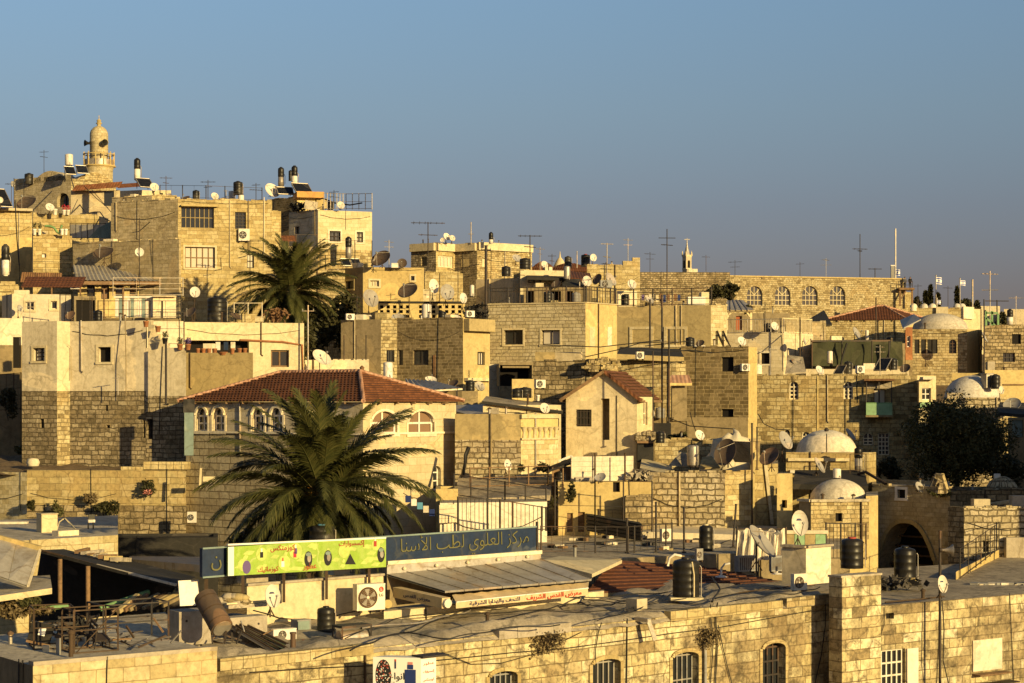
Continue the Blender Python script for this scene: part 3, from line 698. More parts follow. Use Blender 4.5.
def fence(pts, h, step, label, z=None, mat='iron_dark', post=6, name='railing', cat='fence', group='railings on the roofs and terraces', r=.018, mid=(), pr=.035, infill=None):
    """pts: (px, py of the foot, Y) along the run"""
    W = [P(*p) for p in pts]
    t = thing(name, label, cat, W[0], group)
    hs = h if isinstance(h, (list, tuple)) else [h]*len(W)
    rails, picks, cnt = MB(), MB(), 0
    for (a, ha), (b, hb) in zip(zip(W, hs), zip(W[1:], hs[1:])):
        up = Vector((0,0,1)); L = (b-a).length
        rails.bar(a+up*ha, b+up*hb, r*2.2, mat); rails.bar(a+up*.08, b+up*.08, r*2, mat)
        for k in mid: rails.bar(a+up*ha*k, b+up*hb*k, r*1.7, mat)
        n = max(1, int(L/step))
        for k in range(n+1):
            f = k/n; p = a+(b-a)*f; hh = ha+(hb-ha)*f
            if cnt % post == 0 or k == n: m = MB(); m.tube(p, p+up*(hh+.04), pr, mat, 6); m.build('post', t)
            elif post > 1: picks.tube(p+up*.08, p+up*hh, r*.7, mat, 5)
            cnt += 1
        if infill:
            nn = (b-a).cross(up).normalized()*.02
            q = [a+up*.1-nn, b+up*.1-nn, b+up*hb*.95-nn, a+up*ha*.95-nn]; i_ = MB(); i_.face(q, infill); i_.face([v-nn*.3 for v in q[::-1]], infill); i_.build('panel', t)
    rails.build('rails', t)
    if picks.f: picks.build('pickets', t)
    return t
def leafball(m, c, rad, n, size, mat, seed=0):
    r_ = random.Random(seed)
    for _ in range(n):
        d = Vector((r_.gauss(0,1), r_.gauss(0,1), r_.gauss(0,1))).normalized()*(r_.random()**.42)
        p = Vector(c)+Vector((d.x*rad[0], d.y*rad[1], d.z*rad[2]))
        u = Vector((r_.gauss(0,1), r_.gauss(0,1), r_.gauss(0,.7))).normalized(); w = u.orthogonal().normalized()
        w = (Matrix.Rotation(r_.random()*6.28, 3, u) @ w)
        s = size*(.6+.8*r_.random()); h = (r_.random(), r_.random())
        m.face([p-u*s, p+w*s*.45, p+u*s, p-w*s*.45], mat, [h]*4)
def bush(px, py, Y, rx, rz, label, mat='leaf_mid', n=500, size=.09, name='bush', group='shrubs and weeds on the walls', ry=None, hang=False):
    c = P(px, py, Y); a, b = mm(rx, Y), mm(rz, Y)
    t = thing(name, label, 'plant', c-Vector((0,0,b*.9)), group)
    m = MB(); r_ = random.Random(int(px*7+py))
    for k in range(7):
        o = Vector((r_.uniform(-.6,.6)*a, r_.uniform(-.5,.5)*(ry or a), r_.uniform(-.55,.55)*b))
        leafball(m, c+o, (a*.5, (ry or a)*.5, b*.5), n//7, size, mat, r_.random())
    m.build('foliage', t)
    m = MB()
    for k in range(5): m.tube(c-Vector((0,0,b*.95)), c+Vector((r_.uniform(-.6,.6)*a, r_.uniform(-.3,.3)*a, r_.uniform(0,.6)*b)), .015, 'bark', 4, .005)
    m.build('stem', t); return t
def twigs(px, py, Y, rx, rz, label, n=160):
    """a dry weed growing out of the wall"""
    c = P(px, py, Y); t = thing('wall_weed', label, 'plant', c, 'dry weeds growing out of the walls'); m = MB(); r_ = random.Random(px)
    for k in range(n):
        a = r_.uniform(-1,1); e = Vector((a*mm(rx,Y), r_.uniform(-.55,.1)*mm(rx,Y)*.6, r_.uniform(-1,.75)*mm(rz,Y)*(1-.4*abs(a))))
        mid = c+e*.5+Vector((r_.uniform(-.1,.1), r_.uniform(-.1,.1), .12*mm(rz,Y)))
        m.path([c+Vector((r_.uniform(-.1,.1),0,0)), mid, c+e], .007, 'bark', 3)
        p = c+e
        for j in range(4):
            q = p+Vector((r_.uniform(-.12,.12), r_.uniform(-.1,.1), r_.uniform(-.12,.12))); u = Vector((r_.gauss(0,1), r_.gauss(0,1), r_.gauss(0,1))).normalized()*.05; v = u.orthogonal()*.5
            h = (r_.random(), r_.random()); m.face([q-u, q+v, q+u, q-v], 'leaf_dry', [h]*4)
    m.build('stalks', t); return t
def palm(px, py, Y, L, label, base, n=64, seed=3, lean=0, low=-55, dates=True, name='palm_tree'):
    r_ = random.Random(seed); c = P(px, py, Y)
    b = Vector((c.x+lean, c.y+.2, base))
    t = thing(name, label, 'palm tree', b, 'date palms')
    m = MB(); H = c.z-base; pr = []
    N = max(6, int(H/.16))
    for k in range(N+1):
        z = H*k/N; rr = .27+.05*math.sin(k*2.4)+(.1 if k > N-5 else 0)
        pr += [(rr, z), (rr*1.12, z+.08)]
    m.lathe(b, pr, 'bark', 14); m.build('trunk', t)
    lf, dry, st = MB(), MB(), MB()
    for k in range(n):
        f = k/(n-1); az = k*2.39996+r_.uniform(-.25,.25)
        el = math.radians(88-(88-low)*f**.95+r_.uniform(-9,9))
        ln = L*(.78+.22*math.sin(PI*min(1, f*1.25+.12)))*r_.uniform(.88,1.08)
        droop = .65+1.1*f+r_.uniform(-.15,.2)
        if el < 0: droop *= .6
        h = Vector((math.cos(az), math.sin(az), 0)); side = Vector((-math.sin(az), math.cos(az), 0))
        side = (side+Vector((0,0,r_.uniform(-.35,.35)))).normalized()
        pts = []; p = c+h*.12+Vector((0,0,r_.uniform(-.25,.1))); S = 16; e = el
        tw = r_.uniform(-.25,.25)
        for j in range(S+1):
            pts.append(p.copy()); q = j/S
            e = el-droop*q**1.5; hh = Matrix.Rotation(tw*q, 3, 'Z') @ h
            p = p+(hh*math.cos(e)+Vector((0,0,math.sin(e))))*ln/S
        isdry = f > .93
        B = dry if isdry else lf; mt = 'palm_dry' if isdry else 'palm_leaf'
        for a, b2, j in zip(pts, pts[1:], range(S)): st.tube(a, b2, .024*(1-j/S)+.005, 'palm_dry' if j < 3 else 'palm_leaf', 4, .024*(1-(j+1)/S)+.005, caps=False)
        hue = r_.random()
        for j in range(86):
            q = .09+.91*j/85; x = q*S; i = min(S-1, int(x)); a = pts[i]+(pts[i+1]-pts[i])*(x-i); d = (pts[i+1]-pts[i]).normalized()
            up = side.cross(d).normalized()
            if up.z < 0: up = -up
            ll = ln*.20*(.35+.65*math.sin(PI*min(1, q*.9+.1))**.7)*r_.uniform(.85,1.1)
            for s_ in (-1, 1):
                dr = (side*s_*(.85-.35*q)+d*(.55+.5*q)+up*(.28-.25*q)+Vector((0,0,-.12-.25*f))+Vector((r_.uniform(-.1,.1), r_.uniform(-.1,.1), r_.uniform(-.1,.1)))).normalized()
                w = d*.04
                tip = a+dr*ll-Vector((0,0,ll*.16)); md = a+dr*ll*.5+Vector((0,0,.01))
                uv = [(hue+j*.001, .3+.1*r_.random())]*4
                B.face([a-w, md-w*.8, md+w*.8, a+w], mt, uv); B.face([md-w*.8, tip, md+w*.8], mt, uv[:3])
    lf.build('fronds', t)
    if dry.f: dry.build('dry_fronds', t)
    st.build('stalks', t)
    if dates:
        for k in range(5):
            az = [-1.9, -1.2, -.5, -2.6, -1.5][k]; o = c+Vector((math.cos(az)*.55, math.sin(az)*.55, [-.35,.1,.25,.3,-.6][k]))
            m = MB(); q = random.Random(k)
            for j in range(26):
                e = o+Vector((q.uniform(-.16,.16), q.uniform(-.16,.16), -q.uniform(.25,.6))); m.path([o, (o+e)/2+Vector((0,0,.08)), e], .009, 'date_fruit', 3)
                for i in range(3):
                    z = e+(o-e)*i*.16; m.lathe(z, [(.008,-.03),(.024,0),(.008,.03)], 'date_fruit', 5)
            m.build('date_cluster', t)
    return t
def tree(px, py, Y, rx, rz, label, base, mat='leaf_dark', n=9000, size=.16, clumps=46, name='tree', group=None, seed=1, trunk=.22):
    c = P(px, py, Y); a, b = mm(rx, Y), mm(rz, Y); r_ = random.Random(seed)
    t = thing(name, label, 'tree', (c.x, c.y, base), group)
    tr, lf = MB(), MB(); f0 = Vector((c.x, c.y, base)); k0 = c-Vector((0,0,b*.55))
    tr.tube(f0, k0, trunk, 'bark', 9, trunk*.65)
    for k in range(clumps):
        d = Vector((r_.gauss(0,1), r_.gauss(0,1), r_.gauss(0,1))).normalized()*(.35+.6*r_.random()**.5)
        o = c+Vector((d.x*a, d.y*a, d.z*b)); s = r_.uniform(.16,.34)
        leafball(lf, o, (a*s*1.2, a*s*1.2, b*s), n//clumps, size, mat, r_.random())
        if k % 3 == 0: tr.path([k0, (k0+o)/2+Vector((r_.uniform(-.2,.2), 0, .25)), o], trunk*.22, 'bark', 5)
    tr.build('trunk', t); lf.build('crown', t); return t
def conifer(px, base, top, Y, wpx, label, n=1500, mat='leaf_dark'):
    c = P(px, base, Y); H = mm(base-top, Y); w = mm(wpx, Y)/2
    t = thing('cypress_tree', label, 'tree', c, 'cypresses and pines on the far ridge')
    m = MB(); m.tube(c, c+Vector((0,0,H*.8)), w*.2, 'bark', 6, .03); m.build('trunk', t)
    m = MB(); r_ = random.Random(px)
    for k in range(12):
        q = (k+.5)/12; rr = w*(1-q)**.6*(.75+.4*r_.random())
        leafball(m, c+Vector((r_.uniform(-.2,.2)*w, r_.uniform(-.2,.2)*w, H*(.12+.88*q))), (rr, rr, H*.09), n//12, .3, mat, k+px)
    m.build('crown', t); return t
def dome(px, base, Y, rpx, hpx, label, mat='dome_plaster', knob=True, n=40, point=0, tagit=True):
    c = P(px, base, Y); r, h = mm(rpx, Y), mm(hpx, Y)
    t = thing('dome', label, 'dome', c, 'domes of the old houses') if tagit else None
    m = MB(); pr = [(r*1.04,-.12),(r*1.04,.0)]
    for k in range(13):
        a = PI/2*k/12; pr.append((max(.003, r*math.cos(a)), h*(math.sin(a)**(1+point))+.02))
    m.lathe(c, pr, mat, n, cap=False)
    if not tagit: return m, c
    m.build('shell', t)
    if knob:
        m = MB(); m.lathe(c+Vector((0,0,h)), [(.12,-.05),(.1,.12),(.04,.2),(.03,.45),(.002,.5)], mat, 10); m.build('finial', t)
    return t
def hip_roof(B, mat='roof_tile', rise=1.4, eave=.45, ridge=True, rowh=.3, dz=.03):
    """hipped tile roof on a four-cornered house; the tile rows are real steps"""
    W = [Vector((p.x, p.y)) for p in B.W]; n = 4; z0 = B.zt+dz
    ins = []
    for i in range(n):
        n1, n2 = B.fd((i-1) % n)[2], B.fd(i)[2]; ins.append(W[i]+(n1+n2)*eave/(max(.3, 1+n1.dot(n2))))
    L01 = (ins[1]-ins[0]).length; L12 = (ins[2]-ins[1]).length
    if L01 >= L12: a, b = (0,1), (2,3); half = L12/2
    else: a, b = (1,2), (3,0); half = L01/2
    m1 = (ins[a[1]]+ins[b[0]])/2; m0 = (ins[a[0]]+ins[b[1]])/2; d = (m1-m0).normalized()
    r0, r1 = m0+d*half, m1-d*half
    V = lambda p, z: Vector((p.x, p.y, z))
    T = [V(p, z0) for p in ins]; R0, R1 = V(r0, z0+rise), V(r1, z0+rise)
    m = MB()
    def plane(A, Bq, C, D):
        """A-B eave, D-C ridge"""
        e = (Bq-A).normalized(); mid = ((D+C)/2-(A+Bq)/2); mid -= e*mid.dot(e); S = mid.length; nn = e.cross(mid.normalized())
        k = max(3, int(S/rowh))
        for j in range(k):
            f0, f1 = j/k, (j+1)/k
            l0, q0 = A+(D-A)*f0, Bq+(C-Bq)*f0; l1, q1 = A+(D-A)*f1, Bq+(C-Bq)*f1
            up = nn*.075
            uv = lambda p: (p.dot(e), (p-A).dot(mid.normalized()))
            P4 = [l0+up, q0+up, q1+up*.1, l1+up*.1]
            m.face(P4, mat, [uv(p) for p in P4]); Q = [l0-up*.2, q0-up*.2, q0+up, l0+up]
            m.face(Q, mat, [uv(p) for p in Q])
    i, j, k, l = a[0], a[1], b[0], b[1]
    plane(T[i], T[j], R1, R0); plane(T[k], T[l], R0, R1); plane(T[j], T[k], R1, R1); plane(T[l], T[i], R0, R0)
    m.face([v-Vector((0,0,.02)) for v in T[::-1]], 'wood')
    o = m.build('tiled_roof', B.root)
    if ridge:
        m = MB()
        for A, C in ((R0, R1), (T[j], R1), (T[k], R1), (T[i], R0), (T[l], R0)):
            L = (C-A).length; q = max(2, int(L/.33))
            for s_ in range(q):
                p, w = A+(C-A)*(s_/q), A+(C-A)*((s_+1.08)/q); m.tube(p+Vector((0,0,.03)), w+Vector((0,0,.05)), .115, 'ridge_tile', 8, .09)
        m.build('ridge_cap', o)
    m = MB()
    for s_, e_ in ((i, j), (j, k)):
        nq = max(3, int((T[e_]-T[s_]).length/1.1))
        for q in range(1, nq):
            p = T[s_]+(T[e_]-T[s_])*q/nq; c = (V(W[s_], 0)+(V(W[e_], 0)-V(W[s_], 0))*q/nq); c.z = z0-.08
            m.bar(c, (p.x, p.y, z0-.08), .09, 'wood')
    m.build('rafter_ends', o)
    return o
def slab(poly, label, mat, name='flat_roof', thick=.15, cat='roof', group=None, edge=None):
    """tilted sheet through world points with thickness downwards"""
    m = MB(); n = len(poly); top = [Vector(p) for p in poly]; bot = [p-Vector((0,0,thick)) for p in top]
    m.face(top, mat); m.face(bot[::-1], mat)
    for i in range(n): m.face([bot[i], bot[(i+1) % n], top[(i+1) % n], top[i]], edge or mat)
    c = sum(top, Vector())/n
    return tag(m.build(name, None, (c.x, c.y, min(p.z for p in bot))), label, cat, group)
def corrugated(A, B_, C, D, mat, name, label=None, cat=None, parent=None, pitch=.16, amp=.025, group=None):
    """corrugated sheet A-B (bottom) D-C (top); ribs run from bottom to top"""
    A, B_, C, D = map(Vector, (A, B_, C, D)); n = max(6, int((B_-A).length/pitch)*4); nn = (B_-A).cross(D-A).normalized()
    r0 = [A+(B_-A)*k/n+nn*amp*math.sin(PI*k/2) for k in range(n+1)]; r1 = [D+(C-D)*k/n+nn*amp*math.sin(PI*k/2) for k in range(n+1)]
    m = MB(); m.grid([r0, r1], mat, smooth=False); m.grid([[p-nn*.012 for p in r0], [p-nn*.012 for p in r1]], mat, smooth=False, flip=True)
    if parent: return m.build(name, parent)
    c = (A+B_)/2
    return tag(m.build(name, None, c), label, cat, group)
def flowerpot(px, base, Y, wpx, hpx, label, mat='terracotta', plant=True, leaf='leaf_mid', group='flower pots on the ledges'):
    c = P(px, base, Y); r, h = mm(wpx, Y)/2, mm(hpx, Y)
    t = thing('flower_pot', label, 'flower pot', c, group)
    m = MB(); m.lathe(c, [(r*.7,0),(r*.92,h*.78),(r,h*.8),(r,h),(r*.86,h),(r*.8,h*.88),(.01,h*.88)], mat, 14); m.build('pot', t)
    if plant:
        m = MB(); leafball(m, c+Vector((0,0,h*1.5)), (r*1.1, r*1.1, h*.7), 90, .06, leaf, px); m.build('plant', t)
    return t
def person(px, base, Y, hpx, label, face=0, lean=0, shirt='cloth_dark', pants='cloth_dark'):
    """one skinned body, standing, arms down at the rail"""
    c = P(px, base, Y); h = mm(hpx, Y)
    t = thing('person', label, 'person', c, None)
    J = {'pel':(0,0,.53,.085),'chest':(0,.005,.70,.10),'neckb':(0,0,.80,.06),'neck':(0,-.005,.845,.035),'head':(0,-.012,.915,.062),'top':(0,-.008,.955,.045)}
    for s_, n_ in ((-1,'l'),(1,'r')):
        J.update({n_+'sh':(s_*.105,0,.79,.05),n_+'el':(s_*.135,-.02,.62,.034),n_+'wr':(s_*.11,-.11,.50,.022),n_+'ha':(s_*.10,-.145,.485,.02),n_+'hip':(s_*.055,0,.49,.07),n_+'kn':(s_*.06,-.01,.28,.045),n_+'an':(s_*.062,.01,.045,.03),n_+'to':(s_*.07,-.07,.02,.028)})
    E = [('pel','chest'),('chest','neckb'),('neckb','neck'),('neck','head'),('head','top')]
    for n_ in 'lr': E += [('neckb',n_+'sh'),(n_+'sh',n_+'el'),(n_+'el',n_+'wr'),(n_+'wr',n_+'ha'),('pel',n_+'hip'),(n_+'hip',n_+'kn'),(n_+'kn',n_+'an'),(n_+'an',n_+'to')]
    ks = list(J); me = bpy.data.meshes.new('body'); R = RZ(math.radians(face))
    me.from_pydata([R @ Vector((J[k][0]+lean*J[k][2], J[k][1], J[k][2]))*h for k in ks], [(ks.index(a), ks.index(b)) for a, b in E], [])
    ob = bpy.data.objects.new('tmpbody', me); COL.objects.link(ob)
    md = ob.modifiers.new('Skin', 'SKIN'); me.skin_vertices.new() if not me.skin_vertices else None
    for i, k in enumerate(ks): me.skin_vertices[0].data[i].radius = (J[k][3]*h, J[k][3]*h*(.72 if k in ('chest','pel') else 1)); me.skin_vertices[0].data[i].use_root = (k == 'pel')
    sb = ob.modifiers.new('Sub', 'SUBSURF'); sb.levels = sb.render_levels = 2
    bpy.context.view_layer.update()
    m2 = bpy.data.meshes.new_from_object(ob.evaluated_get(bpy.context.evaluated_depsgraph_get())); bpy.data.objects.remove(ob)
    m2.materials.clear()
    for n_ in ('skin', shirt, pants): m2.materials.append(M[n_])
    for p in m2.polygons:
        z = p.center.z/h; x = abs((R.transposed() @ p.center).x)/h
        p.material_index = 0 if z > .835 or (x > .085 and z < .53 and z > .44 and (R.transposed() @ p.center).y/h < -.09) else (1 if z > .5 else 2); p.use_smooth = True
    b = bpy.data.objects.new('body', m2); COL.objects.link(b); b.parent = t; OFF[b.name] = OFF[t.name]
    m = MB(); hc = c+R@Vector((lean*.93, .006, .935))*h
    m.lathe(hc, [(.06*h,-.02*h),(.066*h,.005*h),(.06*h,.035*h),(.03*h,.055*h),(.002,.06*h)], 'hair', 12, cap=False); m.build('hair', t)
    m = MB()
    for s_ in (-1, 1): m.lathe(c+R@Vector((s_*.022+lean*.92, -.068, .92))*h, [(.001,-.006*h),(.006*h,0),(.001,.006*h)], 'cloth_dark', 6)
    m.box(c+R@Vector((lean*.9,-.073,.903))*h, (.012*h,.02*h,.022*h), 'skin', R); m.box(c+R@Vector((lean*.88,-.066,.882))*h, (.025*h,.006*h,.006*h), 'cloth_dark', R)
    m.build('face_features', t)
    return t
G_H = 'stone houses climbing the hillside'
H = lambda label, pts, top, **k: Bld('stone_house', label, 'house', pts, top, group=G_H, **k)
# ================================================================== ground
m = MB()
xs = [-3000,-1200,-500,-260,-160,-110,-80,-60,-45,-30,-20,-10,0,10,20,30,45,60,80,110,160,260,500,1200,3000]
ys = [-60,0,20,40,50,60,68,75,82,90,95,100,105,110,115,120,130,140,150,160,170,180,200,220,245,270,300,340,400,480,600,900,1600,3000,6000,9000]
m.grid([[(x, y, ter(x, y)+rnd.uniform(-.12,.12)) for x in xs] for y in ys], 'dirt', smooth=True)
tag(m.build('ground', None, (0,0,0)), 'bare earth slope under the hillside town', 'ground', None, 'structure')

# ================================================================== foreground left block
A = Bld('flat_roof_building', 'pale rendered block with bare flat roof in the bottom left corner', 'building', ch(33, 45, [(-60, 54)], [(217, 36)]), 666, mat='ashlar_cream', par=0, roof='roof_pale')
A.fm = {0: 'plaster_brown', 1: 'ashlar_cream'}; A.finish()
zA = A.zt
m = MB(); a, d, nn, L = A.fd(1)
m.box(A.at(1, L/2, zA+.05, -.12), (.3, L, .1), 'concrete', RZ(math.atan2(d.y, d.x)-PI/2)); A.extra(m, 'roof_kerb')

# ================================================================== long foreground wall
B = Bld('stone_building', 'long old ashlar building with barred windows along the bottom of the view', 'building', ch(217, 50, [], [(829, 41)]), 664, ref=0, mat='ashlar_old', par=0, back=8.5, roof='roof_grey')
FB = dict(fr='plastic_grey', cols=5, rows=2, bars=0, depth=.32, sur='ashlar_gold', fw=.045)
B.win(489,669,517,720,'arch dark',arch=.12,**FB)
B.win(592,657,620,712,'arch dark',arch=.10,**FB)
B.win(672,650,698,706,'arch dark',arch=.10,**FB)
B.win(762,641,785,705,'arch dark',arch=.10,fr='iron_dark',cols=4,rows=4,depth=.35,sur='ashlar_gold')
B.finish()
zB = B.zt
a, d, nn, L = B.fd(0); d3, n3 = Vector((d.x,d.y,0)), Vector((nn.x,nn.y,0)); a3 = Vector((a.x,a.y,0))
# lumpy roofing felt rolled over the wall head
m = MB(); rows = []; r_ = random.Random(4)
NU, NV = 90, 26
from mathutils import noise
for j in range(NV+1):
    v = j/NV*8.6-.16; row = []
    for i in range(NU+1):
        u = L*i/NU; p = a3+d3*u-n3*v
        z = zB+.06+.19*noise.noise((u*.55, v*.7, 0))+.13*noise.noise((u*1.7, v*2.1, 3))+.05*noise.noise((u*4.5, v*4, 7))
        z += .28*math.exp(-((v-.5)/.5)**2)*(.55+.45*noise.noise((u*.8, 0, 5)))+.012*v
        if j == 0: z = zB-.10-.10*abs(noise.noise((u*.9, 2, 1)))
        if j == 1: z = zB+.05+.1*noise.noise((u*.8, 2, 9))
        row.append((p.x, p.y, z))
    rows.append(row)
m.grid(rows, 'tarp_grey'); B.extra(m, 'roofing_felt')
for u0, u1, mt, zz in ((0, 5.0, 'ashlar_gold', .02), (L-8.0, L-2.6, 'ashlar_gold', .05), (L-15.2, L-12.3, 'concrete', .04), (L-2.4, L-.05, 'rubble_gold', .09)):
    n = max(2, int((u1-u0)/.7)); m = MB()
    for k in range(n):
        q0, q1 = u0+(u1-u0)*k/n, u0+(u1-u0)*(k+1)/n-.015
        m.box(a3+d3*(q0+q1)/2+n3*.012+Vector((0,0,zB-.03+zz)), (q1-q0, .30, .30+rnd.uniform(-.03,.03)), mt, RZ(math.atan2(d.y, d.x)))
    B.extra(m, 'coping_course')
m = MB(); p = B.at(0, B.uz(0,637,0)[0], P(0,619,B.at(0,B.uz(0,637,0)[0],0).y).z)
m.box(p+n3*.25, (.16,.6,.12), 'galvanised', RZ(math.atan2(d.y,d.x))); m.bar(p+n3*.5+Vector((0,0,.0)), p+n3*.62+d3*.18-Vector((0,0,.62)), .13, 'galvanised'); B.extra(m, 'rain_spout')
def onB(px, py, out=.06):
    u, z = B.uz(0, px, py); return B.at(0, u, z, out)
def wire(pts, label, r=.018, mat='cable_black', group='cables hanging down the front wall'):
    m = MB(); m.path(pts, r, mat, 5); return tag(m.build('cable', None, pts[0]), label, 'cable', group)
wire([onB(597,622,.2), onB(597,632), onB(594,650), onB(595,700)], 'black cable down the wall left of the second barred window')
wire([onB(706,604,.2), onB(709,615), onB(712,640), onB(708,700)], 'left of two black cables dropping beside the third barred window')
wire([onB(713,602,.2), onB(714,615), onB(716,645), onB(713,700)], 'right of two black cables dropping beside the third barred window', .024)
wire([onB(716,625,.1), onB(722,650), onB(732,690)], 'slanting black cable right of the third barred window')
wire([onB(823,600,.1), onB(824,625), onB(820,655), onB(812,690)], 'curved cable near the stone pier')
wire([onB(440,652,.1), onB(470,664), onB(500,663), onB(540,652), onB(580,632)], 'thin cable sagging across the wall over the first window', .012)
m = MB(); p0, p1 = onB(703,638,.1), onB(703,710,.1); m.tube(p1, p0, .055, 'plastic_grey', 8); B.extra(m, 'drain_pipe')
twigs(527,640,57.5,36,14,'big dry weed hanging over the wall head above the first window', 230)
twigs(704,636,62,14,12,'small dry weed on the wall by the cables', 110)
# pole with cable bundle by the left end
t = pole(293,700,634,52.3,'short black pole wrapped in cables in front of the sloped solar panel',.075,group=None)
wire([P(297,660,52.2), P(300,668,52.2), P(299,690,52.2), P(296,700,52.2)], 'loose blue black cable loop on the short pole', .016)
# ------------------------------------------------------------------ pier and right wing
Cx = ch(842, 64.6, [(829, 50)], [(881, 36)])
PR = Bld('stone_pier', 'tall square stone buttress between the two front walls', 'buttress', Cx, 578, mat='ashlar_old', par=0, roof='roof_pale').finish()
m = MB(); q = sum(PR.W, Vector((0,0)))/4
m.prism([(q.x+(w.x-q.x)*1.05, q.y+(w.y-q.y)*1.05) for w in PR.W], PR.zt+.003, PR.zt+.07, 'roof_pale'); PR.extra(m, 'capping')
D = Bld('stone_building', 'weathered ashlar wing with shuttered window right of the buttress', 'building', ch(877, 66.7, [], [(1100, 34)]), 606, ref=0, mat='ashlar_old', par=0, back=15, roof='roof_grey')
D.win(870,650,905,690,'white',fr='plastic_white',cols=5,rows=3,depth=.2,pane='pane_glass',sur=None)
D.win(886,613,894,619,'dark',fr=None,pane='dark_room')
D.finish()
for x0, x1, nm in ((866,870,'shutter'), (906,917,'shutter')): D.box_on(x0,648,x1,690,.07,'plastic_white',nm)
D.box_on(972,639,1001,670,.06,'tarp_white','boarded_window')
m = MB(); i, u0, u1, z0, z1 = D.rect(972,671,1004,673); m.box(D.at(0,(u0+u1)/2,z0,.2), (u1-u0, .4, .05), 'wood', RZ(math.atan2(D.fd(0)[1].y, D.fd(0)[1].x)))
m.box(D.at(0,(u0+u1)/2+.3,z0-.35,.25), (u1-u0, .5, .04), 'iron_dark', RZ(math.atan2(D.fd(0)[1].y, D.fd(0)[1].x))); D.extra(m, 'ledge')
def onD(px, py, out=.05):
    u, z = D.uz(0, px, py); return D.at(0, u, z, out)
wire([onD(884,607), onD(883,625), onD(878,640), onD(874,650)], 'thin cable beside the small square vent', .014)
wire([onD(883,602,.1), onD(915,599,.15), onD(940,596,.2)], 'reddish pipe along the roof edge by the pole', .03, 'iron_rust', None)
pole(940,690,532,67.5,'tall black pole carrying dish and loudspeaker at right',.05,group=None)
wire([P(942,600,67.3), P(944,630,67.2), P(943,660,67.2), P(950,690,67.2)], 'cable down the tall pole at right', .02)
dish(943,584,67.2,9,20,12,'small white dish on the tall black pole at right','dish_white',600,.62,True)
t = thing('loudspeaker', 'grey horn loudspeaker high on the black pole at right', 'loudspeaker', P(944,556,67.4))
m = MB(); RH = Matrix.Rotation(PI/2, 3, 'Y'); m.lathe(P(941,550,67.4), [(.04,0),(.05,.12),(.11,.3),(.2,.4),(.21,.42)], 'galvanised', 16, RH, cap=False); m.build('horn', t)
m = MB(); m.tube(P(940,550,67.4), P(942,550,67.4), .08, 'iron_dark', 8); m.build('driver', t)
# ------------------------------------------------------------------ things on the left block
def frame3(px, base, Y, w, dpt, h, yaw, label, mat='iron_rust', name='scrap_frame', r=.035, diag=False):  # bare metal frame of uprights and crossbars
    c = P(px, base, Y); R = RZ(math.radians(yaw)); t = thing(name, label, 'metal frame', c, 'scrap metal frames on the left roof')
    K = [R@Vector((a*w/2, b*dpt/2, 0)) for a, b in ((-1,-1),(1,-1),(1,1),(-1,1))]; up = Vector((0,0,h))
    for k in K: m = MB(); m.bar(c+k, c+k+up, r, mat); m.build('upright', t)
    for z in (.05, .55, 1):
        for i in range(4):
            if z == .55 and i % 2: continue
            m = MB(); m.bar(c+K[i]+up*z, c+K[(i+1)%4]+up*z, r*.85, mat); m.build('crossbar', t)
    if diag: m = MB(); m.bar(c+K[0], c+K[1]+up, r*.7, mat); m.build('brace', t)
    return t
frame3(52,648,48.5,1.0,1.0,1.05,20,'rusty open frame nearest the leaning sign board')
frame3(90,652,47.8,1.15,.8,1.1,34,'rusty open frame in front of the heap of chairs',diag=True)
t = frame3(128,642,50,1.8,1.1,1.05,34,'large dark table frame at the right of the scrap','iron_dark',r=.04)
t = thing('timber_frame', 'pale wooden frame lying flat on the left roof', 'frame', P(120,653,49.5)); m = MB(); c = P(120,653,49.5); R = RZ(.5)  # four battens laid out as a flat timber frame
for p, q in (((-.9,-.5),(.9,-.5)),((.9,-.5),(.9,.5)),((.9,.5),(-.9,.5)),((-.9,.5),(-.9,-.5))): m.bar(c+R@Vector((*p,.05)), c+R@Vector((*q,.05)), .08, 'tarp_white')
m.build('battens', t)
t = thing('sign_board', 'black lightbox board leaning over with a white square', 'sign', P(42,643,48.8)); c = P(41,632,48.8); R = RZ(.25) @ Matrix.Rotation(.25,3,'Y')
m = MB(); m.box(c, (.58,.12,.48), 'plastic_black', R); m.build('panel', t)
m = MB(); m.box(c+R@Vector((.02,-.07,.02)), (.17,.02,.2), 'paper_white', R); m.build('sticker', t)
m = MB(); m.box(c+R@Vector((0,.0,-.29)), (.62,.16,.06), 'wood', R); m.bar(c+R@Vector((-.25,0,.2)), c+R@Vector((-.25,0,.4)), .03, 'iron_dark'); m.build('base', t)
c = P(46,655,47.6); t = thing('concrete_block', 'small loose concrete cube on the left roof', 'block', c); m = MB(); m.box(c+Vector((0,0,.12)), (.16,.18,.24), 'plaster_cream', RZ(.3)); m.build('cube', t); m = MB(); m.bar(c+Vector((-.05,-.1,.02)), c+Vector((-.55,-.2,.02)), .03, 'plaster_cream'); m.build('stick', t)
def chair(c, R, label):
    t = thing('metal_chair', label, 'chair', c, 'broken chairs heaped on the left roof')
    m = MB(); m.box(c+R@Vector((0,0,.45)), (.42,.42,.04), 'iron_dark', R); m.build('seat', t)
    m = MB()
    for z in (.55,.7,.85): m.box(c+R@Vector((0,.2,z)), (.42,.03,.07), 'iron_dark', R)
    for s_ in (-1,1): m.bar(c+R@Vector((s_*.2,.2,.45)), c+R@Vector((s_*.2,.22,.9)), .03, 'iron_dark')
    m.build('backrest', t)
    for a in (-1,1):
        for b in (-1,1): m = MB(); m.bar(c+R@Vector((a*.19,b*.19,.45)), c+R@Vector((a*.21,b*.21,0)), .03, 'iron_dark'); m.build('leg', t)
c0 = P(68,652,48.6)
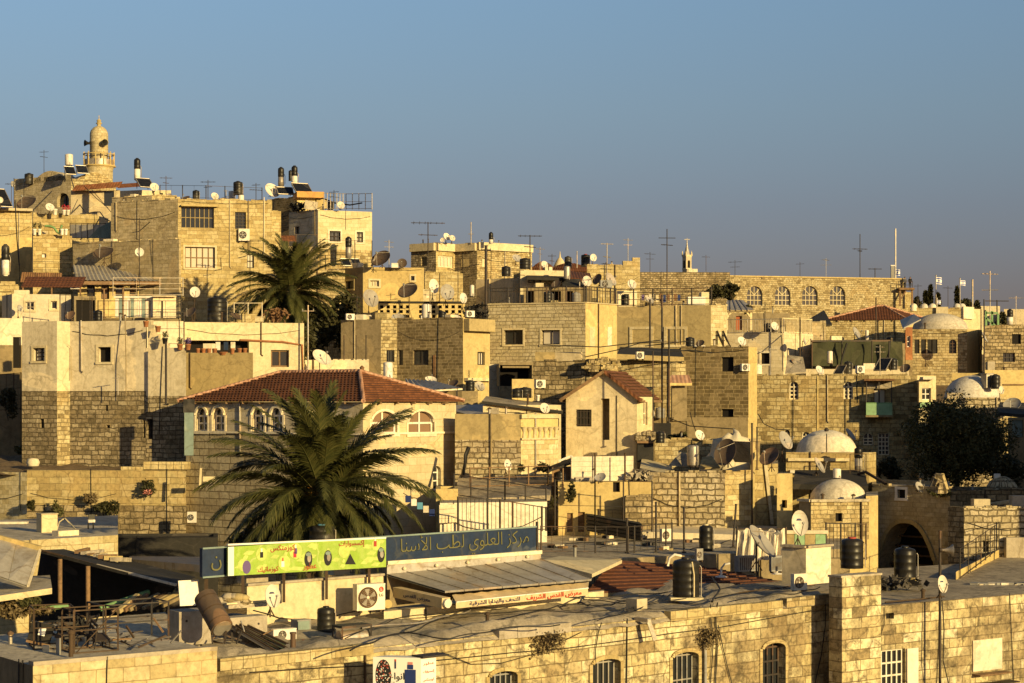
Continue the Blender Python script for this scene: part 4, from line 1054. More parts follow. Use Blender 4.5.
chair(c0, RZ(.4), 'dark metal chair standing at the left of the heap')
chair(c0+Vector((.45,.1,.05)), RZ(1.2)@Matrix.Rotation(.5,3,'X'), 'dark metal chair tipped back in the middle of the heap')
chair(c0+Vector((.8,-.25,.0)), RZ(2.2)@Matrix.Rotation(-.35,3,'Y'), 'dark metal chair leaning right beside the frames')
t = thing('black_sheet', 'bundled black sheet dumped behind the metal frames', 'sheet', P(72,640,50)); m = MB(); leafball(m, P(72,626,50.2), (.42,.3,.32), 160, .16, 'tarp_black', 5); m.build('folds', t)
# grey concrete blocks
def jersey(px, base, Y, w, h, dep, yaw, label):
    c = P(px, base, Y); R = RZ(math.radians(yaw)); t = thing('concrete_block', label, 'concrete block', c, 'large grey concrete blocks'); m = MB(); m.box(c+Vector((0,0,h/2)), (w,dep,h), 'concrete', R); m.build('body', t)
    m = MB()
    for s_ in (-1,1): m.tube(c+R@Vector((s_*w*.28,-dep/2-.01,h*.72)), c+R@Vector((s_*w*.28,-dep/2+.03,h*.72)), .035, 'iron_dark', 8)
    m.build('lifting_hole', t)
jersey(190,643,52.8,1.0,.92,.78,34,'large grey concrete block under the tilted boiler')
jersey(243,644,54.5,1.3,.8,.5,38,'grey concrete block right of the tilted boiler')
# old boiler and collector
t = thing('old_boiler', 'old grey solar boiler lying tilted on the rubble', 'boiler', P(214,640,53)); a_, b_ = P(205,597,51.9), P(222,628,51.2)
m = MB(); x = (b_-a_).normalized(); m.tube(a_, b_, .31, 'dish_dark', 20); m.tube(a_-x*.03, a_, .26, 'galvanised', 18); m.tube(b_, b_+x*.03, .26, 'galvanised', 18); m.build('drum', t)
m = MB()
for f in (.15,.5,.85): m.tube(a_+x*(f*(b_-a_).length-.02), a_+x*(f*(b_-a_).length+.02), .316, 'iron_rust', 20)
m.build('strap', t)
m = MB()
for s_ in (-.3,.1,.5): m.bar(b_+Vector((s_,.1,-.1)), P(222,643,51.2)+Vector((s_*.8,-.1,0)), .04, 'iron_dark')
m.build('stand', t)
t = thing('solar_collector', 'long weathered solar collector sloping down beside the tilted boiler', 'solar panel', P(262,654,52), 'solar collectors on the rooftops')
q = [P(232,626,53.6), P(244,624,54.4), P(296,648,53.2), P(282,655,52.2)]
m = MB(); m.face([q[3],q[2],q[1],q[0]], 'collector_black'); m.face([v-Vector((0,0,.1)) for v in q], 'galvanised')
for i in range(4): m.face([q[i], q[(i+1)%4], q[(i+1)%4]-Vector((0,0,.1)), q[i]-Vector((0,0,.1))], 'galvanised')
m.build('panel', t); m = MB()
for f in (0,.33,.67,1): m.bar(q[0]+(q[1]-q[0])*f+Vector((0,0,.02)), q[3]+(q[2]-q[3])*f+Vector((0,0,.015)), .035, 'iron_rust')
m.build('rails', t); m = MB()
for v in (q[0], q[1]): m.bar(v, (v.x, v.y, zB), .05, 'iron_dark')
m.build('legs', t)
t = thing('stone_pile', 'heap of stones and sacks behind the tilted boiler', 'rubble', P(230,608,55.5)); m = MB(); r_ = random.Random(9)
for k in range(26):
    p = P(r_.uniform(219,246), r_.uniform(596,606), 55.5); s_ = r_.uniform(.12,.26); m.lathe(p, [(.01,-s_*.5),(s_*.8,-s_*.3),(s_,0),(s_*.6,s_*.4),(.01,s_*.5)], r_.choice(['concrete','rubble_brown','plaster_olive']), 7, RZ(r_.random()*6))
m.build('stones', t)
c = P(247,607,55.6); t = thing('plank', 'long dark plank lying over the blocks behind the dish', 'plank', c); m = MB(); m.box(c+Vector((0,0,.05)), (1.35,.3,.1), 'tarp_grey', RZ(.62)); m.box(c+Vector((0,-.05,.14)), (1.35,.12,.05), 'plaster_cream', RZ(.62)); m.build('boards', t)
dish(273,596,55.2,12,30,14,'white dish in front of the cream parapet','dish_white',618,.68,True)
tank(326,633,56.2,18,27,'black plastic tank at the foot of the cream parapet',ribs=4)
t = thing('metal_cabinet', 'grey steel cabinet against the cream parapet', 'cabinet', P(301,640,56.2)); m = MB(); c = P(301,637,56.2); m.box(c+Vector((0,0,.26)), (.48,.35,.52), 'plastic_grey', RZ(.7)); m.build('body', t); m = MB(); m.box(c+Vector((.1,-.2,.27)), (.4,.02,.44), 'paint_teal', RZ(.7)); m.build('door', t)
t = acunit(283,642,55.0,26,13,36,'white unit with red and black dots near the parapet foot'); 
t = thing('boiler_on_stand', 'shiny horizontal cylinder under a black box frame', 'boiler', P(350,648,54.6)); c = P(352,637,54.6); ax = Vector((.75,.55,0)).normalized()
m = MB(); m.tube(c-ax*.45, c+ax*.45, .2, 'galvanised', 18); m.build('cylinder', t); m = MB()
for s_ in (-1,1):
    for e in (-1,1): m.bar(c+ax*s_*.48+Vector((-ax.y,ax.x,0))*e*.26+Vector((0,0,.32)), c+ax*s_*.48+Vector((-ax.y,ax.x,0))*e*.26-Vector((0,0,.33)), .045, 'iron_dark')
m.box(c+Vector((0,0,.33)), (1.0,.56,.07), 'iron_dark', RZ(math.atan2(ax.y,ax.x))); m.build('frame', t)
m = MB(); m.tube(c+ax*.45, c+ax*.5, .205, 'plaster_gold', 18); m.build('end_cap', t)
wire([P(303,640,55), P(308,650,54.2), P(320,653,54), P(332,650,54.4), P(330,642,55)], 'loop of red hose lying under the shiny cylinder', .022, 'paint_red', None)
# ------------------------------------------------------------------ cream parapet, signs and awning
PW = Bld('parapet_wall', 'cream rendered parapet under the green banner', 'wall', ch(247, 57.2, [], [(384, 42)]), 586, ref=0, mat='plaster_cream', par=0, back=.45, roof='roof_pale', th=.1)
PW.finish(); PW.coping('concrete', .07, .06)
t = acunit(369,612,58.9,31,28,30,'large white air conditioner with lettering on the cream parapet',logo=True)
t['group'] = G_AC
m = MB(); 
t = thing('bent_pipe', 'small ochre pipe end right of the lettered air conditioner', 'pipe', P(386,607,60)); m.tube(P(384,606,60.2), P(388,604,59.6), .14, 'plaster_gold', 10); m.build('elbow', t)
def board(name, label, pl, Yl, pr, ang, tl, bl, tr, br, mat, thick=.12, cat='sign', out=0):
    """vertical sign between two pixel columns"""
    (p0, Y0), (p1, Y1) = ch(pl, Yl, [], [(pr, ang)])
    A0, A1, B1, B0 = P(pl, bl, Y0), P(p1, br, Y1), P(p1, tr, Y1), P(pl, tl, Y0)
    ux = (A1-A0); ux.z = 0; ux.normalize(); nn = Vector((ux.y, -ux.x, 0))
    t = thing(name, label, cat, (A0+A1)/2)
    m = MB(); f = [A0, A1, B1, B0]; bk = [p-nn*thick for p in f]
    m.face(f, mat); m.face(bk[::-1], mat)
    for i in range(4): m.face([bk[i], bk[(i+1)%4], f[(i+1)%4], f[i]], mat)
    m.build('panel', t)
    return t, f, ux, nn
def spot(f, u, v, nn, out=.008): return f[0]*(1-u)*(1-v)+f[1]*u*(1-v)+f[2]*u*v+f[3]*(1-u)*v+nn*out
# green banner
t, f, ux, nn = board('banner', 'lime green shop banner with cosmetics and red lettering', 228, 56.4, 386, 42, 547, 576, 537, 567, 'lime', .06)
W_ = (f[1]-f[0]).length; H_ = (f[3]-f[0]).length
uz = (f[3]-f[0]).normalized(); ud = (f[1]-f[0]).normalized(); R = Matrix((ud, -nn, uz)).transposed(); RF = R @ Matrix.Rotation(PI/2, 3, 'X')
m = MB(); m.face([spot(f,0,0,nn,.004), spot(f,.035,0,nn,.004), spot(f,.035,1,nn,.004), spot(f,0,1,nn,.004)], 'paper_white'); m.box(spot(f,.5,1,nn,-.03)+Vector((0,0,.02)), (W_,.08,.05), 'paper_white', R); m.build('margin', t)
r_ = random.Random(2)
m = MB()
for k in range(60):
    u = r_.uniform(.05,.97); v = r_.uniform(.1,.9); w = r_.uniform(.1,.5); c = spot(f,u,v,nn,.005+k*.0001)
    m.face([c-ud*w*.5-uz*.04, c+ud*w*.2-uz*.07, c+ud*w*.5+uz*.03, c-ud*w*.1+uz*.06], 'lime_pale')
for u, v, q in ((.09,.35,.19),(.2,.68,.2),(.34,.35,.22),(.41,.72,.24),(.72,.62,.22),(.93,.75,.17)):
    c = spot(f,u,v,nn,.009); m.lathe(c, [(q,0),(q,.003)], 'lime_pale', 24, RF)
m.build('pattern', t)
def blob(u, v, w, h, mat, name, o=.014, n=18):
    c = spot(f,u,v,nn,o); m = MB(); m.face([c+ud*w*math.cos(2*PI*k/n)+uz*h*math.sin(2*PI*k/n) for k in range(n)], mat); return m.build(name, t)
blob(.11,.27,.15,.2,'violet','brush_picture')
for u in (.49,.615,.965): blob(u,.42,.15,.24,'letter_black','lens_picture'); blob(u+.005,.44,.07,.12,'galvanised','lens_highlight',.018); blob(u,.58,.10,.06,'paint_teal','lens_shadow',.02)
m = MB(); c = spot(f,.76,.3,nn,.014); m.face([c-ud*.2-uz*.12, c+ud*.22-uz*.14, c+uz*.2], 'letter_black'); m.build('cap_picture', t)
for u, v, a_, b_ in ((.33,.3,'bottle_red','paper_white'),(.41,.72,'paper_white','violet'),(.405,.6,'bottle_red','bottle_red'),(.925,.8,'paper_white','paint_red'),(.2,.66,'paper_white','letter_black')):
    m = MB(); c = spot(f,u,v,nn,.016); m.box(c, (.11,.006,.17), b_, R); m.box(c+uz*.14, (.045,.006,.1), a_, R); m.build('bottle_picture', t)
for txt, u, v, w in (('كوزمتكس',.33,.84,.9),('كوزماتيك',.24,.14,.75),('عطور',.5,.16,.5),('إكسسوارات',.77,.84,1.0)):
    letters('red_lettering', txt, 'paint_red', t, spot(f,u,v,nn,.018), ud, uz, width=w, depth=.004, bold=.012)
for u in (.1,.35,.62,.9):
    m = MB(); p = spot(f,u,0,nn,-.1); m.bar(p+Vector((0,0,.8)), p-Vector((0,0,.9)), .08, 'iron_rust'); m.build('post', t)
# blue fascia sign, one board behind the banner
t, f, ux, nn = board('shop_sign', 'long dark blue board with olive Arabic lettering', 207, 55.9, 541, 42, 549, 578, 527, 551, 'paint_blue', .14)
t.location = t.location-nn*.25*1
for c_ in t.children: pass
uz = Vector((0,0,1)); ud = (f[1]-f[0]).normalized(); up = (f[3]-f[0]).normalized()
m = MB(); 
for p, q in ((f[3], f[2]), (f[0], f[1])): m.bar(p+nn*.012, q+nn*.012, .05, 'paint_teal')
m.build('trim', t)
letters('lettering', 'مركز العلوي لطب الأسنا', 'letter_yellow', t, spot(f,.765,.53,nn,.02), ud, up, width=(f[1]-f[0]).length*.415, height=(f[3]-f[0]).length*.92, depth=.015, bold=-.01)
letters('lettering', 'ن', 'letter_yellow', t, spot(f,.035,.45,nn,.02), ud, up, height=(f[3]-f[0]).length*.5, depth=.02)
m = MB()
for u in (.02,.3,.6,.99): p = spot(f,u,0,nn,-.2); m.bar(p+Vector((0,0,.7)), p-Vector((0,0,1.4)), .1, 'iron_rust')
m.build('post', t)
m = MB(); p = P(542,556,65.2); m.tube(p-Vector((0,0,1.5)), P(542,522,65.2), .05, 'iron_dark'); m.build('end_post', t)
# grey awning roof under the blue board
t = thing('awning_roof', 'flat grey sheet metal awning roof below the blue board', 'awning', P(480,600,62))
b0, b1, c0_, c1_ = P(387,563,60.55), P(541,552,65.05), P(445,591,58.95), P(592,579,63.1)
e0, e1 = P(387,574,60.5), P(541,559,65.0)
m = MB(); m.face([e0,e1,b1,b0], 'metal_sheet'); m.face([v+Vector((-.08,.1,0)) for v in (b0,b1,e1,e0)], 'metal_sheet'); m.bar(b0, b1, .12, 'plaster_white'); m.build('fascia', t)
corr = MB(); n = 8
for k in range(n):
    p0, p1 = e0+(e1-e0)*k/n, e0+(e1-e0)*((k+1)/n-.004); q0, q1 = c0_+(c1_-c0_)*k/n, c0_+(c1_-c0_)*((k+1)/n-.004)
    corr.face([q0,q1,p1,p0], 'metal_sheet'); s_ = Vector((0,0,.06)); corr.face([p0-s_,p1-s_,q1-s_,q0-s_], 'metal_sheet'); corr.face([q0-s_,q1-s_,q1,q0], 'galvanised')
    corr.bar(p1+Vector((0,0,.012)), q1+Vector((0,0,.012)), .03, 'galvanised')
corr.build('roof_sheets', t)
m = MB()
for k in range(5): q = e0+(e1-e0)*(k+.5)/5+Vector((0,0,.14))+n3*.05; m.lathe(q, [(.05,-.05),(.07,0),(.01,.05)], 'plaster_white', 8)
m.build('brackets', t)
m = MB(); w0, w1 = P(387,608,60.6), P(541,590,65.1); m.face([w0, w1, e1, e0], 'plaster_brown'); m.build('back_wall', t)
t = thing('fabric_awning', 'tan fabric awning with red and navy Arabic lettering', 'awning', P(520,605,62))
s0, s1, s2, s3 = P(452,595,59.4), P(589,582,63.6), P(588,588,62.9), P(456,602,58.7)
v0, v1 = s3-Vector((0,0,.2)), s2-Vector((0,0,.24))
m = MB(); r0, r1 = [], []
for k in range(41): q = k/40; z = Vector((0,0,.015*math.sin(q*70))); r1.append(s0+(s1-s0)*q+z); r0.append(s3+(s2-s3)*q)
m.grid([r0, r1], 'awning_fabric'); m.build('canopy', t)
m = MB(); m.grid([[v0+(v1-v0)*k/40+n3*.012*math.sin(k*1.1) for k in range(41)], r0], 'awning_fabric'); m.build('valance', t)
m = MB(); m.bar(s3+n3*.01, s2+n3*.01, .035, 'plastic_white'); m.build('front_bar', t)
du = (v1-v0).normalized(); dz_ = (s3-v0).normalized(); q = lambda u, v: v0+(v1-v0)*u+(s3-v0)*v+n3*.022
letters('red_lettering', 'معرض القدس الشريف', 'letter_red', t, q(.73,.5), du, dz_, width=2.55, height=.2, depth=.004, bold=.014)
letters('navy_lettering', 'للتحف والهدايا الشرقية', 'letter_navy', t, q(.28,.5), du, dz_, width=2.2, height=.17, depth=.004, bold=.012)
t = thing('folded_awning', 'rolled tan awning with dark lettering under the grey roof', 'awning', P(420,608,60)); s0, s1 = P(397,592,60.1), P(446,603,57.9)
m = MB(); m.bar(s0, s1, .3, 'awning_fabric', .32); m.build('roll', t)
dv = (s1-s0).normalized(); on = Vector((-.8,-.6,0)); on = Vector((dv.y,-dv.x,0)).normalized()
letters('lettering', 'معرض القدس', 'letter_navy', t, (s0+s1)/2+on*.17, dv, (0,0,1), width=1.5, height=.16, depth=.004)
m = MB(); m.tube(s1-dv*.05, s1+dv*.12, .14, 'plastic_white', 10); m.build('end_cap', t)
# low coping in front of the awning
LW = Bld('parapet_wall', 'low cream kerb running under the fabric awning', 'wall', ch(384, 58.9, [], [(604, 42)]), 611.5, ref=0, mat='plaster_cream', par=0, back=.4, roof='roof_pale').finish()
# corner advertising box on the wall
bx = ch(421, 51.4, [(373, 10)], [(436, 42)])
t = thing('advertising_box', 'white advertising box with blue bottle hung on the front wall', 'sign', P(405,690,52))
pt = [Vector(((p-HX)/F*Y, Y, 0)) for p, Y in bx]; z0, z1 = P(0,700,51.4).z, P(0,658,51.4).z
m = MB(); bk = pt[0]+pt[2]-pt[1]; m.prism([(p.x,p.y) for p in (pt[0],pt[1],pt[2],bk)], z0, z1, 'paper_white'); m.build('case', t)
dl = (pt[1]-pt[0]).normalized(); nl = Vector((dl.y,-dl.x,0)); wl = (pt[1]-pt[0]).length; zf = lambda u, z, o=.008: pt[0]+dl*u*wl+Vector((0,0,z))+nl*o
m = MB(); m.face([zf(.22,z1-.5)+dl*.22*math.cos(2*PI*k/20)+Vector((0,0,.44*math.sin(2*PI*k/20))) for k in range(20)], 'letter_black'); o_ = m.build('bead_picture', t)
m = MB(); r_ = random.Random(1)
for k in range(90):
    a_ = r_.random()*6.28; q_ = r_.random()**.5; p = zf(.22,z1-.5,.014)+dl*.2*q_*math.cos(a_)+Vector((0,0,.41*q_*math.sin(a_))); m.face([p+dl*.018, p+Vector((0,0,.02)), p-dl*.018, p-Vector((0,0,.02))], r_.choice(['letter_red','pink','paper_white']))
m.build('beads', o_)
m = MB(); m.box(zf(.78,z1-.62), (.3,.012,.6), 'bottle_blue', RZ(math.atan2(dl.y,dl.x))); m.box(zf(.78,z1-.25), (.16,.012,.12), 'bottle_blue', RZ(math.atan2(dl.y,dl.x))); m.box(zf(.78,z1-.15), (.13,.012,.07), 'pink', RZ(math.atan2(dl.y,dl.x))); m.build('bottle_picture', t)
m = MB(); m.box(zf(.47,z1-.2), (.04,.012,.2), 'letter_navy', RZ(math.atan2(dl.y,dl.x))); m.box(zf(.47,z1-.08), (.04,.012,.06), 'letter_red', RZ(math.atan2(dl.y,dl.x))); m.build('lipstick_picture', t)
letters('lettering', 'انواع', 'letter_black', t, zf(.5,z1-.55), dl, (0,0,1), width=.42, depth=.004, bold=.01)
dr = (pt[2]-pt[1]).normalized(); nr = Vector((dr.y,-dr.x,0)); wr = (pt[2]-pt[1]).length
for k in range(4): letters('small_lettering', ['عطور','إكسسوارات','كوزمتكس','انواع'][k], 'letter_red', t, pt[1]+dr*wr*.5+Vector((0,0,z1-.17-.22*k))+nr*.008, dr, (0,0,1), width=wr*.75, height=.1, depth=.004)
m = MB(); m.box(pt[1]+dr*.3+Vector((0,.1,z1+.02))-nl*.1, (.9,.5,.05), 'iron_dark', RZ(.7)); m.build('bracket', t)
# cables lying on the felt roof
def lie(pxs, label, r=.016, mat='cable_black'):
    pts = []
    for px, py in pxs:
        k = (px-HX)/F; Y = (CZ-zB-.25)*F/(py-HY); q = P(px, py, Y); pts.append(q+Vector((0,0,.04)))
    m = MB(); dense = []
    for p_, q_ in zip(pts, pts[1:]):
        for j in range(6): dense.append(p_+(q_-p_)*j/6+Vector((0,0,.03*math.sin(j))))
    m.path(dense+[pts[-1]], r, mat, 5); tag(m.build('cable', None, pts[0]), label, 'cable', 'cables lying on the felt roof')
lie([(597,622),(640,610),(668,597),(690,585)], 'cable from the wall corner up to the big black tank')
lie([(440,618),(520,612),(590,613),(700,608)], 'longest cable along the felt roof')
lie([(590,602),(630,604),(636,612)], 'short hooked cable on the felt roof left of the tank')
lie([(712,603),(720,590),(712,578)], 'thick twisted cable bundle right of the big black tank', .035)
lie([(715,600),(760,590),(800,588)], 'cable on the felt roof running to the small air conditioner')
lie([(580,590),(585,597),(578,604),(590,606)], 'crumpled blue plastic strip on the felt roof', .03, 'paint_blue')
lie([(360,630),(430,622),(470,612),(470,600)], 'pale pipe lying on the left of the felt roof', .03, 'galvanised')
lie([(345,640),(395,620),(460,612),(520,606)], 'upper cable lying left on the felt roof')
lie([(730,596),(790,587),(815,586)], 'reddish cable near the small air conditioner', .02, 'iron_rust')
# big black tank, hut and units
t = tank(686,597,64.6,27,40,'big black water tank standing on the felt roof',ribs=5)
m = MB(); m.box(P(686,598,64.6)+Vector((0,0,.0)), (1.1,.9,.1), 'plaster_cream'); m.build('plinth', t)
m = MB(); m.path([P(694,597,64.1), P(694,575,64.1), P(692,562,64.2)], .03, 'plaster_cream'); m.build('pipe', t)
HT = Bld('roof_hut', 'white rendered roof hut with slab top beside the buttress', 'hut', ch(806, 68.5, [(782, 38)], [(831, 42)]), 548, bot=585, mat='plaster_white', fm={0:'plaster_grey'}, par=0, roof='roof_pale', cap=False).finish(); HT.coping('concrete', .08, .1)
acunit(799,592,67.3,17,18,32,'small white air conditioner at the foot of the white hut')
acunit(746,573,72.5,23,17,28,'grey louvred air conditioner left of the white hut',mat='plastic_grey',grille=True)
acunit(776,573,73.5,14,17,28,'dark grey louvred air conditioner touching the white hut',mat='plastic_grey',grille=True)
acunit(699,562,71,9,13,40,'small grey air conditioner behind the big black tank',mat='plastic_grey')
dish(763,541,71.5,20,66,38,'big grey dish seen edge on left of the white hut','dish_grey',572,1.0)
dish(800,523,72,13,10,12,'white dish standing above the white hut','dish_white',548,.66,True)
tank(852,568,72.5,23,31,'black tank with red lid beside the arch','plastic_black','paint_red',ribs=4)
tank(905,580,74,22,34,'black tank in the shade below the arch',ribs=4)
# tiled lean-to
t = thing('tiled_roof', 'low red tile roof behind the big black tank', 'roof', P(680,590,70))
fl, fr, br_, bl = P(586,594,66), P(782,582,75.0), P(700,566,79.5), P(613,560,72.5)
m = MB(); n = 9
for k in range(n):
    f0, f1 = k/n, (k+1)/n; a0, a1 = fl+(bl-fl)*f0, fr+(br_-fr)*f0; b0_, b1_ = fl+(bl-fl)*f1, fr+(br_-fr)*f1; e = Vector((0,0,.05))
    uv = lambda p: (p.x*.7+p.y*.7, (p-fl).length)
    m.face([a0+e, a1+e, b1_+e*.1, b0_+e*.1], 'roof_tile_dark', [uv(p) for p in (a0,a1,b1_,b0_)]); m.face([a0-e*.3, a1-e*.3, a1+e, a0+e], 'roof_tile_dark')
m.build('tile_courses', t)
m = MB(); m.face([bl-Vector((0,0,3)), fl-Vector((0,0,3)), fl, bl], 'plaster_brown'); m.face([fl-Vector((0,0,3)), fr-Vector((0,0,3)), fr, fl], 'plaster_brown'); m.build('wall', t)
for k, (x_, y_) in enumerate(((729,577),(785,574))):
    t = thing('vent_pipe', ['white bent vent pipe on the red tile roof','white bent vent pipe near the louvred units'][k], 'pipe', P(x_-8,y_,74)); m = MB(); q = P(x_-8,y_,74); m.path([q, q+Vector((.02,0,.35)), q+Vector((.15,0,.5)), q+Vector((.35,0,.52))], .045, 'plastic_white', 8); m.lathe(q, [(.25,0),(.05,.08)], 'plastic_white', 12); m.build('pipe', t)
t = thing('vent_pipe', 'white bent pipe beside the big black tank', 'pipe', P(668,566,70)); m = MB(); q = P(668,566,70); m.path([q, q+Vector((.05,0,.3)), q+Vector((.25,0,.42)), q+Vector((.5,0,.36))], .05, 'plastic_white', 8); m.build('pipe', t)
slab([P(541,560,66.2), P(592,574,64.2), P(622,560,71), P(560,556,74)], 'yellow cream sheet awning right of the grey roof', 'plaster_cream', 'flat_awning', .12, 'awning')
# flat terrace behind
T2 = Bld('flat_roof_building', 'wide grey roof terrace with thin railings in the middle', 'building', [(520,74),(650,77.5),(850,82)], 557, ref=1, mat='plaster_brown', par=0, back=15, roof='roof_grey').finish()
zT = T2.zt
def onT(px, py): Y = (CZ-zT)*F/(py-HY); return (px, py, Y)
fence([onT(541,553), onT(628,553.5), onT(672,549)], 1.1, .42, 'thin dark railing along the edge of the grey terrace', post=5, r=.014)
fence([onT(545,534), onT(640,536)], 1.2, .6, 'thin dark railing at the back of the grey terrace', post=4, r=.012)
for px, b_, tp, lb in ((627,553,519,'bare post at the end of the terrace railing'),(656,553,503,'dark tripod post on the grey terrace'),(684,553,508,'slim post left of the terrace tank'),(733,548,505,'leaning pole right of the terrace tank')):
    t = pole(px,b_,tp,onT(px,b_)[2],lb,.045,group='poles on the grey terrace',lean=3 if px==733 else 0)
tank(706,551,onT(706,551)[2],14,27,'black tank on the grey terrace in front of the rough bastion','plastic_black','plaster_cream',ribs=4)
acunit(666,541,onT(666,541)[2],12,12,30,'white unit on the grey terrace',legs=False)
t = thing('shed', 'low black louvred shed at the back of the grey terrace', 'shed', P(615,536,88)); m = MB(); q0, q1 = P(587,531,89), P(642,541,86)
for k in range(4): m.bar(q0+Vector((0,0,.1+.17*k)), q1+Vector((0,0,.1+.17*k)), .1, 'iron_dark', .12)
m.build('slats', t); m = MB(); e = Vector((0,1.6,0)); tp = Vector((0,0,.75)); m.face([q0+tp,q1+tp,q1+tp+e,q0+tp+e], 'tarp_black'); m.face([q0,q1,q1+tp+Vector((0,.06,0)),q0+tp+Vector((0,.06,0))][::1], 'tarp_black'); m.build('roof', t)
slab([P(628,531,88), P(745,535,87), P(800,527,94), P(640,521,96)], 'white concrete ledge at the foot of the rough bastion', 'plaster_white', 'ledge', .3, 'ledge')
t = thing('cloth_screen', 'pale cloth sheets hung behind the edge on dish', 'cloth', P(762,560,76)); m = MB(); r0, r1 = [], []
for k in range(31): q = k/30; w = .14*math.sin(k*1.3)+.08*math.sin(k*2.9); r0.append(P(736+50*q,560,76)+Vector((0,w,0))); r1.append(P(738+47*q,530+2*math.sin(k*.8),76)+Vector((0,w*.4,0)))
m.grid([r0,r1], 'tarp_white'); m.build('cloth', t); m = MB()
for x_ in (737,786): m.tube(P(x_,562,76.1), P(x_,527,76.1), .04, 'iron_dark')
m.tube(P(737,529,76.1), P(786,529,76.1), .03, 'iron_dark'); m.build('poles', t)
t = thing('panel_fence', 'pale green panel fence behind the white hut', 'fence', P(803,565,77)); m = MB()
for k in range(4): x0_, x1_ = 784+k*10.5, 794+k*10.5; m.box((P(x0_,550,77)+P(x1_,550,77))/2, (mm(10,77), .06, mm(34,77)), 'paint_green_pale' if k%2 else 'plaster_olive')
m.build('panels', t); m = MB(); m.bar(P(783,532,76.95), P(828,532,76.95), .14, 'plaster_white'); m.build('top_rail', t)
t = fence([(826,560,78),(866,560,80)],1.5,.25,'dark cage railing by the red lidded tank',post=4)
# ================================================================== LEFT NEAR: retaining wall, canopy, flat roofs
T1 = Bld('flat_roof_building', 'low flat roofed block with bright kerb beneath the old retaining wall', 'building', ch(16, 76, [(-60, -45)], [(118, 45)]), 541, ref=1, mat='ashlar_cream', par=0, back=14, roof='roof_pale').finish()
z1_ = T1.zt
def on1(px, py): return P(px, py, (CZ-z1_)*F/(py-HY))
c = on1(47,532); t = thing('roof_box', 'pale upright box on the low flat roof', 'box', c); m = MB(); m.box(c+Vector((0,0,.38)), (.7,.6,.76), 'plaster_cream', RZ(.6)); m.build('body', t); m = MB(); m.box(c+Vector((0,0,.78)), (.76,.66,.05), 'plaster_grey', RZ(.6)); m.build('lid', t)
c = on1(66,528); t = thing('bent_pipe', 'pale bent pipe arching over the low flat roof', 'pipe', c); m = MB(); m.path([on1(57,529), on1(59,528)+Vector((0,0,.25)), on1(65,527)+Vector((0,0,.4)), on1(72,529)+Vector((0,0,.15)), on1(76,530)], .035, 'plaster_cream', 6); m.build('pipe', t)
c = on1(91,529); t = thing('stool', 'small black and white stool at the edge of the low flat roof', 'stool', c); m = MB(); m.box(c+Vector((0,0,.35)), (.3,.25,.12), 'plastic_white', RZ(.5)); m.box(c+Vector((0,.1,.5)), (.28,.06,.25), 'plastic_black', RZ(.5)); m.build('seat', t)
for a_ in (-1,1): m = MB(); m.bar(c+Vector((a_*.11,-.05,0)), c+Vector((a_*.11,-.05,.3)), .05, 'plastic_black'); m.build('leg', t)
c = on1(3,524); t = thing('loose_boards', 'pale boards lying at the back of the low flat roof', 'boards', c); m = MB(); m.box(c+Vector((0,0,.06)), (2.2,.5,.1), 'tarp_white', RZ(.1)); m.build('boards', t)
# retaining wall
R1 = Bld('retaining_wall', 'pale newer stretch of block wall at the far left', 'wall', [(-60,102.5),(27,99)], 472.5, ref=1, mat='ashlar_cream', par=0, back=1.2, roof='dirt').finish()
R2 = Bld('retaining_wall', 'old golden retaining wall with weeds below the plaster house', 'wall', [(27,99.1),(120,98.8),(186,98.5)], 470, ref=0, mat='ashlar_gold', band=(505,'rubble_brown'), par=0, back=1.4, roof='dirt').finish()  # brown lower band darkens the wall foot in place of shade
m = MB()
for k in range(9): u = 4.2+k*.6; m.box(R2.at(1, k*.4+.2, R2.zt+.08+.16*(k > 2), -.3), (.38,.5,.2+.2*(k > 2)), 'ashlar_gold')
R2.extra(m, 'raised_course')
for k,(x_,y_,rx,rz,lb) in enumerate(((31,505,4,6,'small round weed on the pale block wall'),(57,508,7,9,'tuft of weeds where the two walls meet'),(100,506,11,6,'low dark weed on the ledge of the golden wall'),(90,499,8,6,'grey dry weed on the golden wall'),(113,508,12,11,'largest dark bush growing on the golden wall'),(150,489,9,10,'bush on the golden wall with pink flowers beside it'))):
    bush(x_,y_,98.2,rx,rz,lb,['leaf_dark','leaf_mid','leaf_dark','leaf_dry','leaf_dark','leaf_dark'][k],420,.09,ry=.35)
m = MB(); p = P(148,492,97.8); leafball(m, p, (.3,.15,.16), 60, .06, 'pink', 3); tag(m.build('flower_clump', None, p), 'faded pink flowers beside the bush on the golden wall', 'plant')
# dirt terrace at the foot of H1
m = MB(); rows = []
for j in range(9):
    rows.append([(P(px,402,99.3+j*1.0).x, 99.3+j*1.0, R1.zt-.1+j*.10+.25*noise.noise((px*.05,j*.6,1))) for px in range(-80,200,10)])
m.grid(rows, 'dirt'); tag(m.build('terrace_ground', None, P(60,470,108)), 'strip of brown earth between the golden wall and plaster house', 'ground', None, 'structure')
c = P(33,466,100.5); t = thing('stone_block', 'pale boulder lying on the earth strip', 'boulder', c); m = MB(); m.lathe(c, [(.3,0),(.36,.2),(.28,.38),(.02,.42)], 'plaster_white', 7); m.build('stone', t)
bush(22,450,108,10,5,'dry low scrub on the earth strip at the far left','leaf_mid',400,.1)
acunit(192,524,96.5,9,12,0,'air conditioner in the shade at the end of the golden wall')
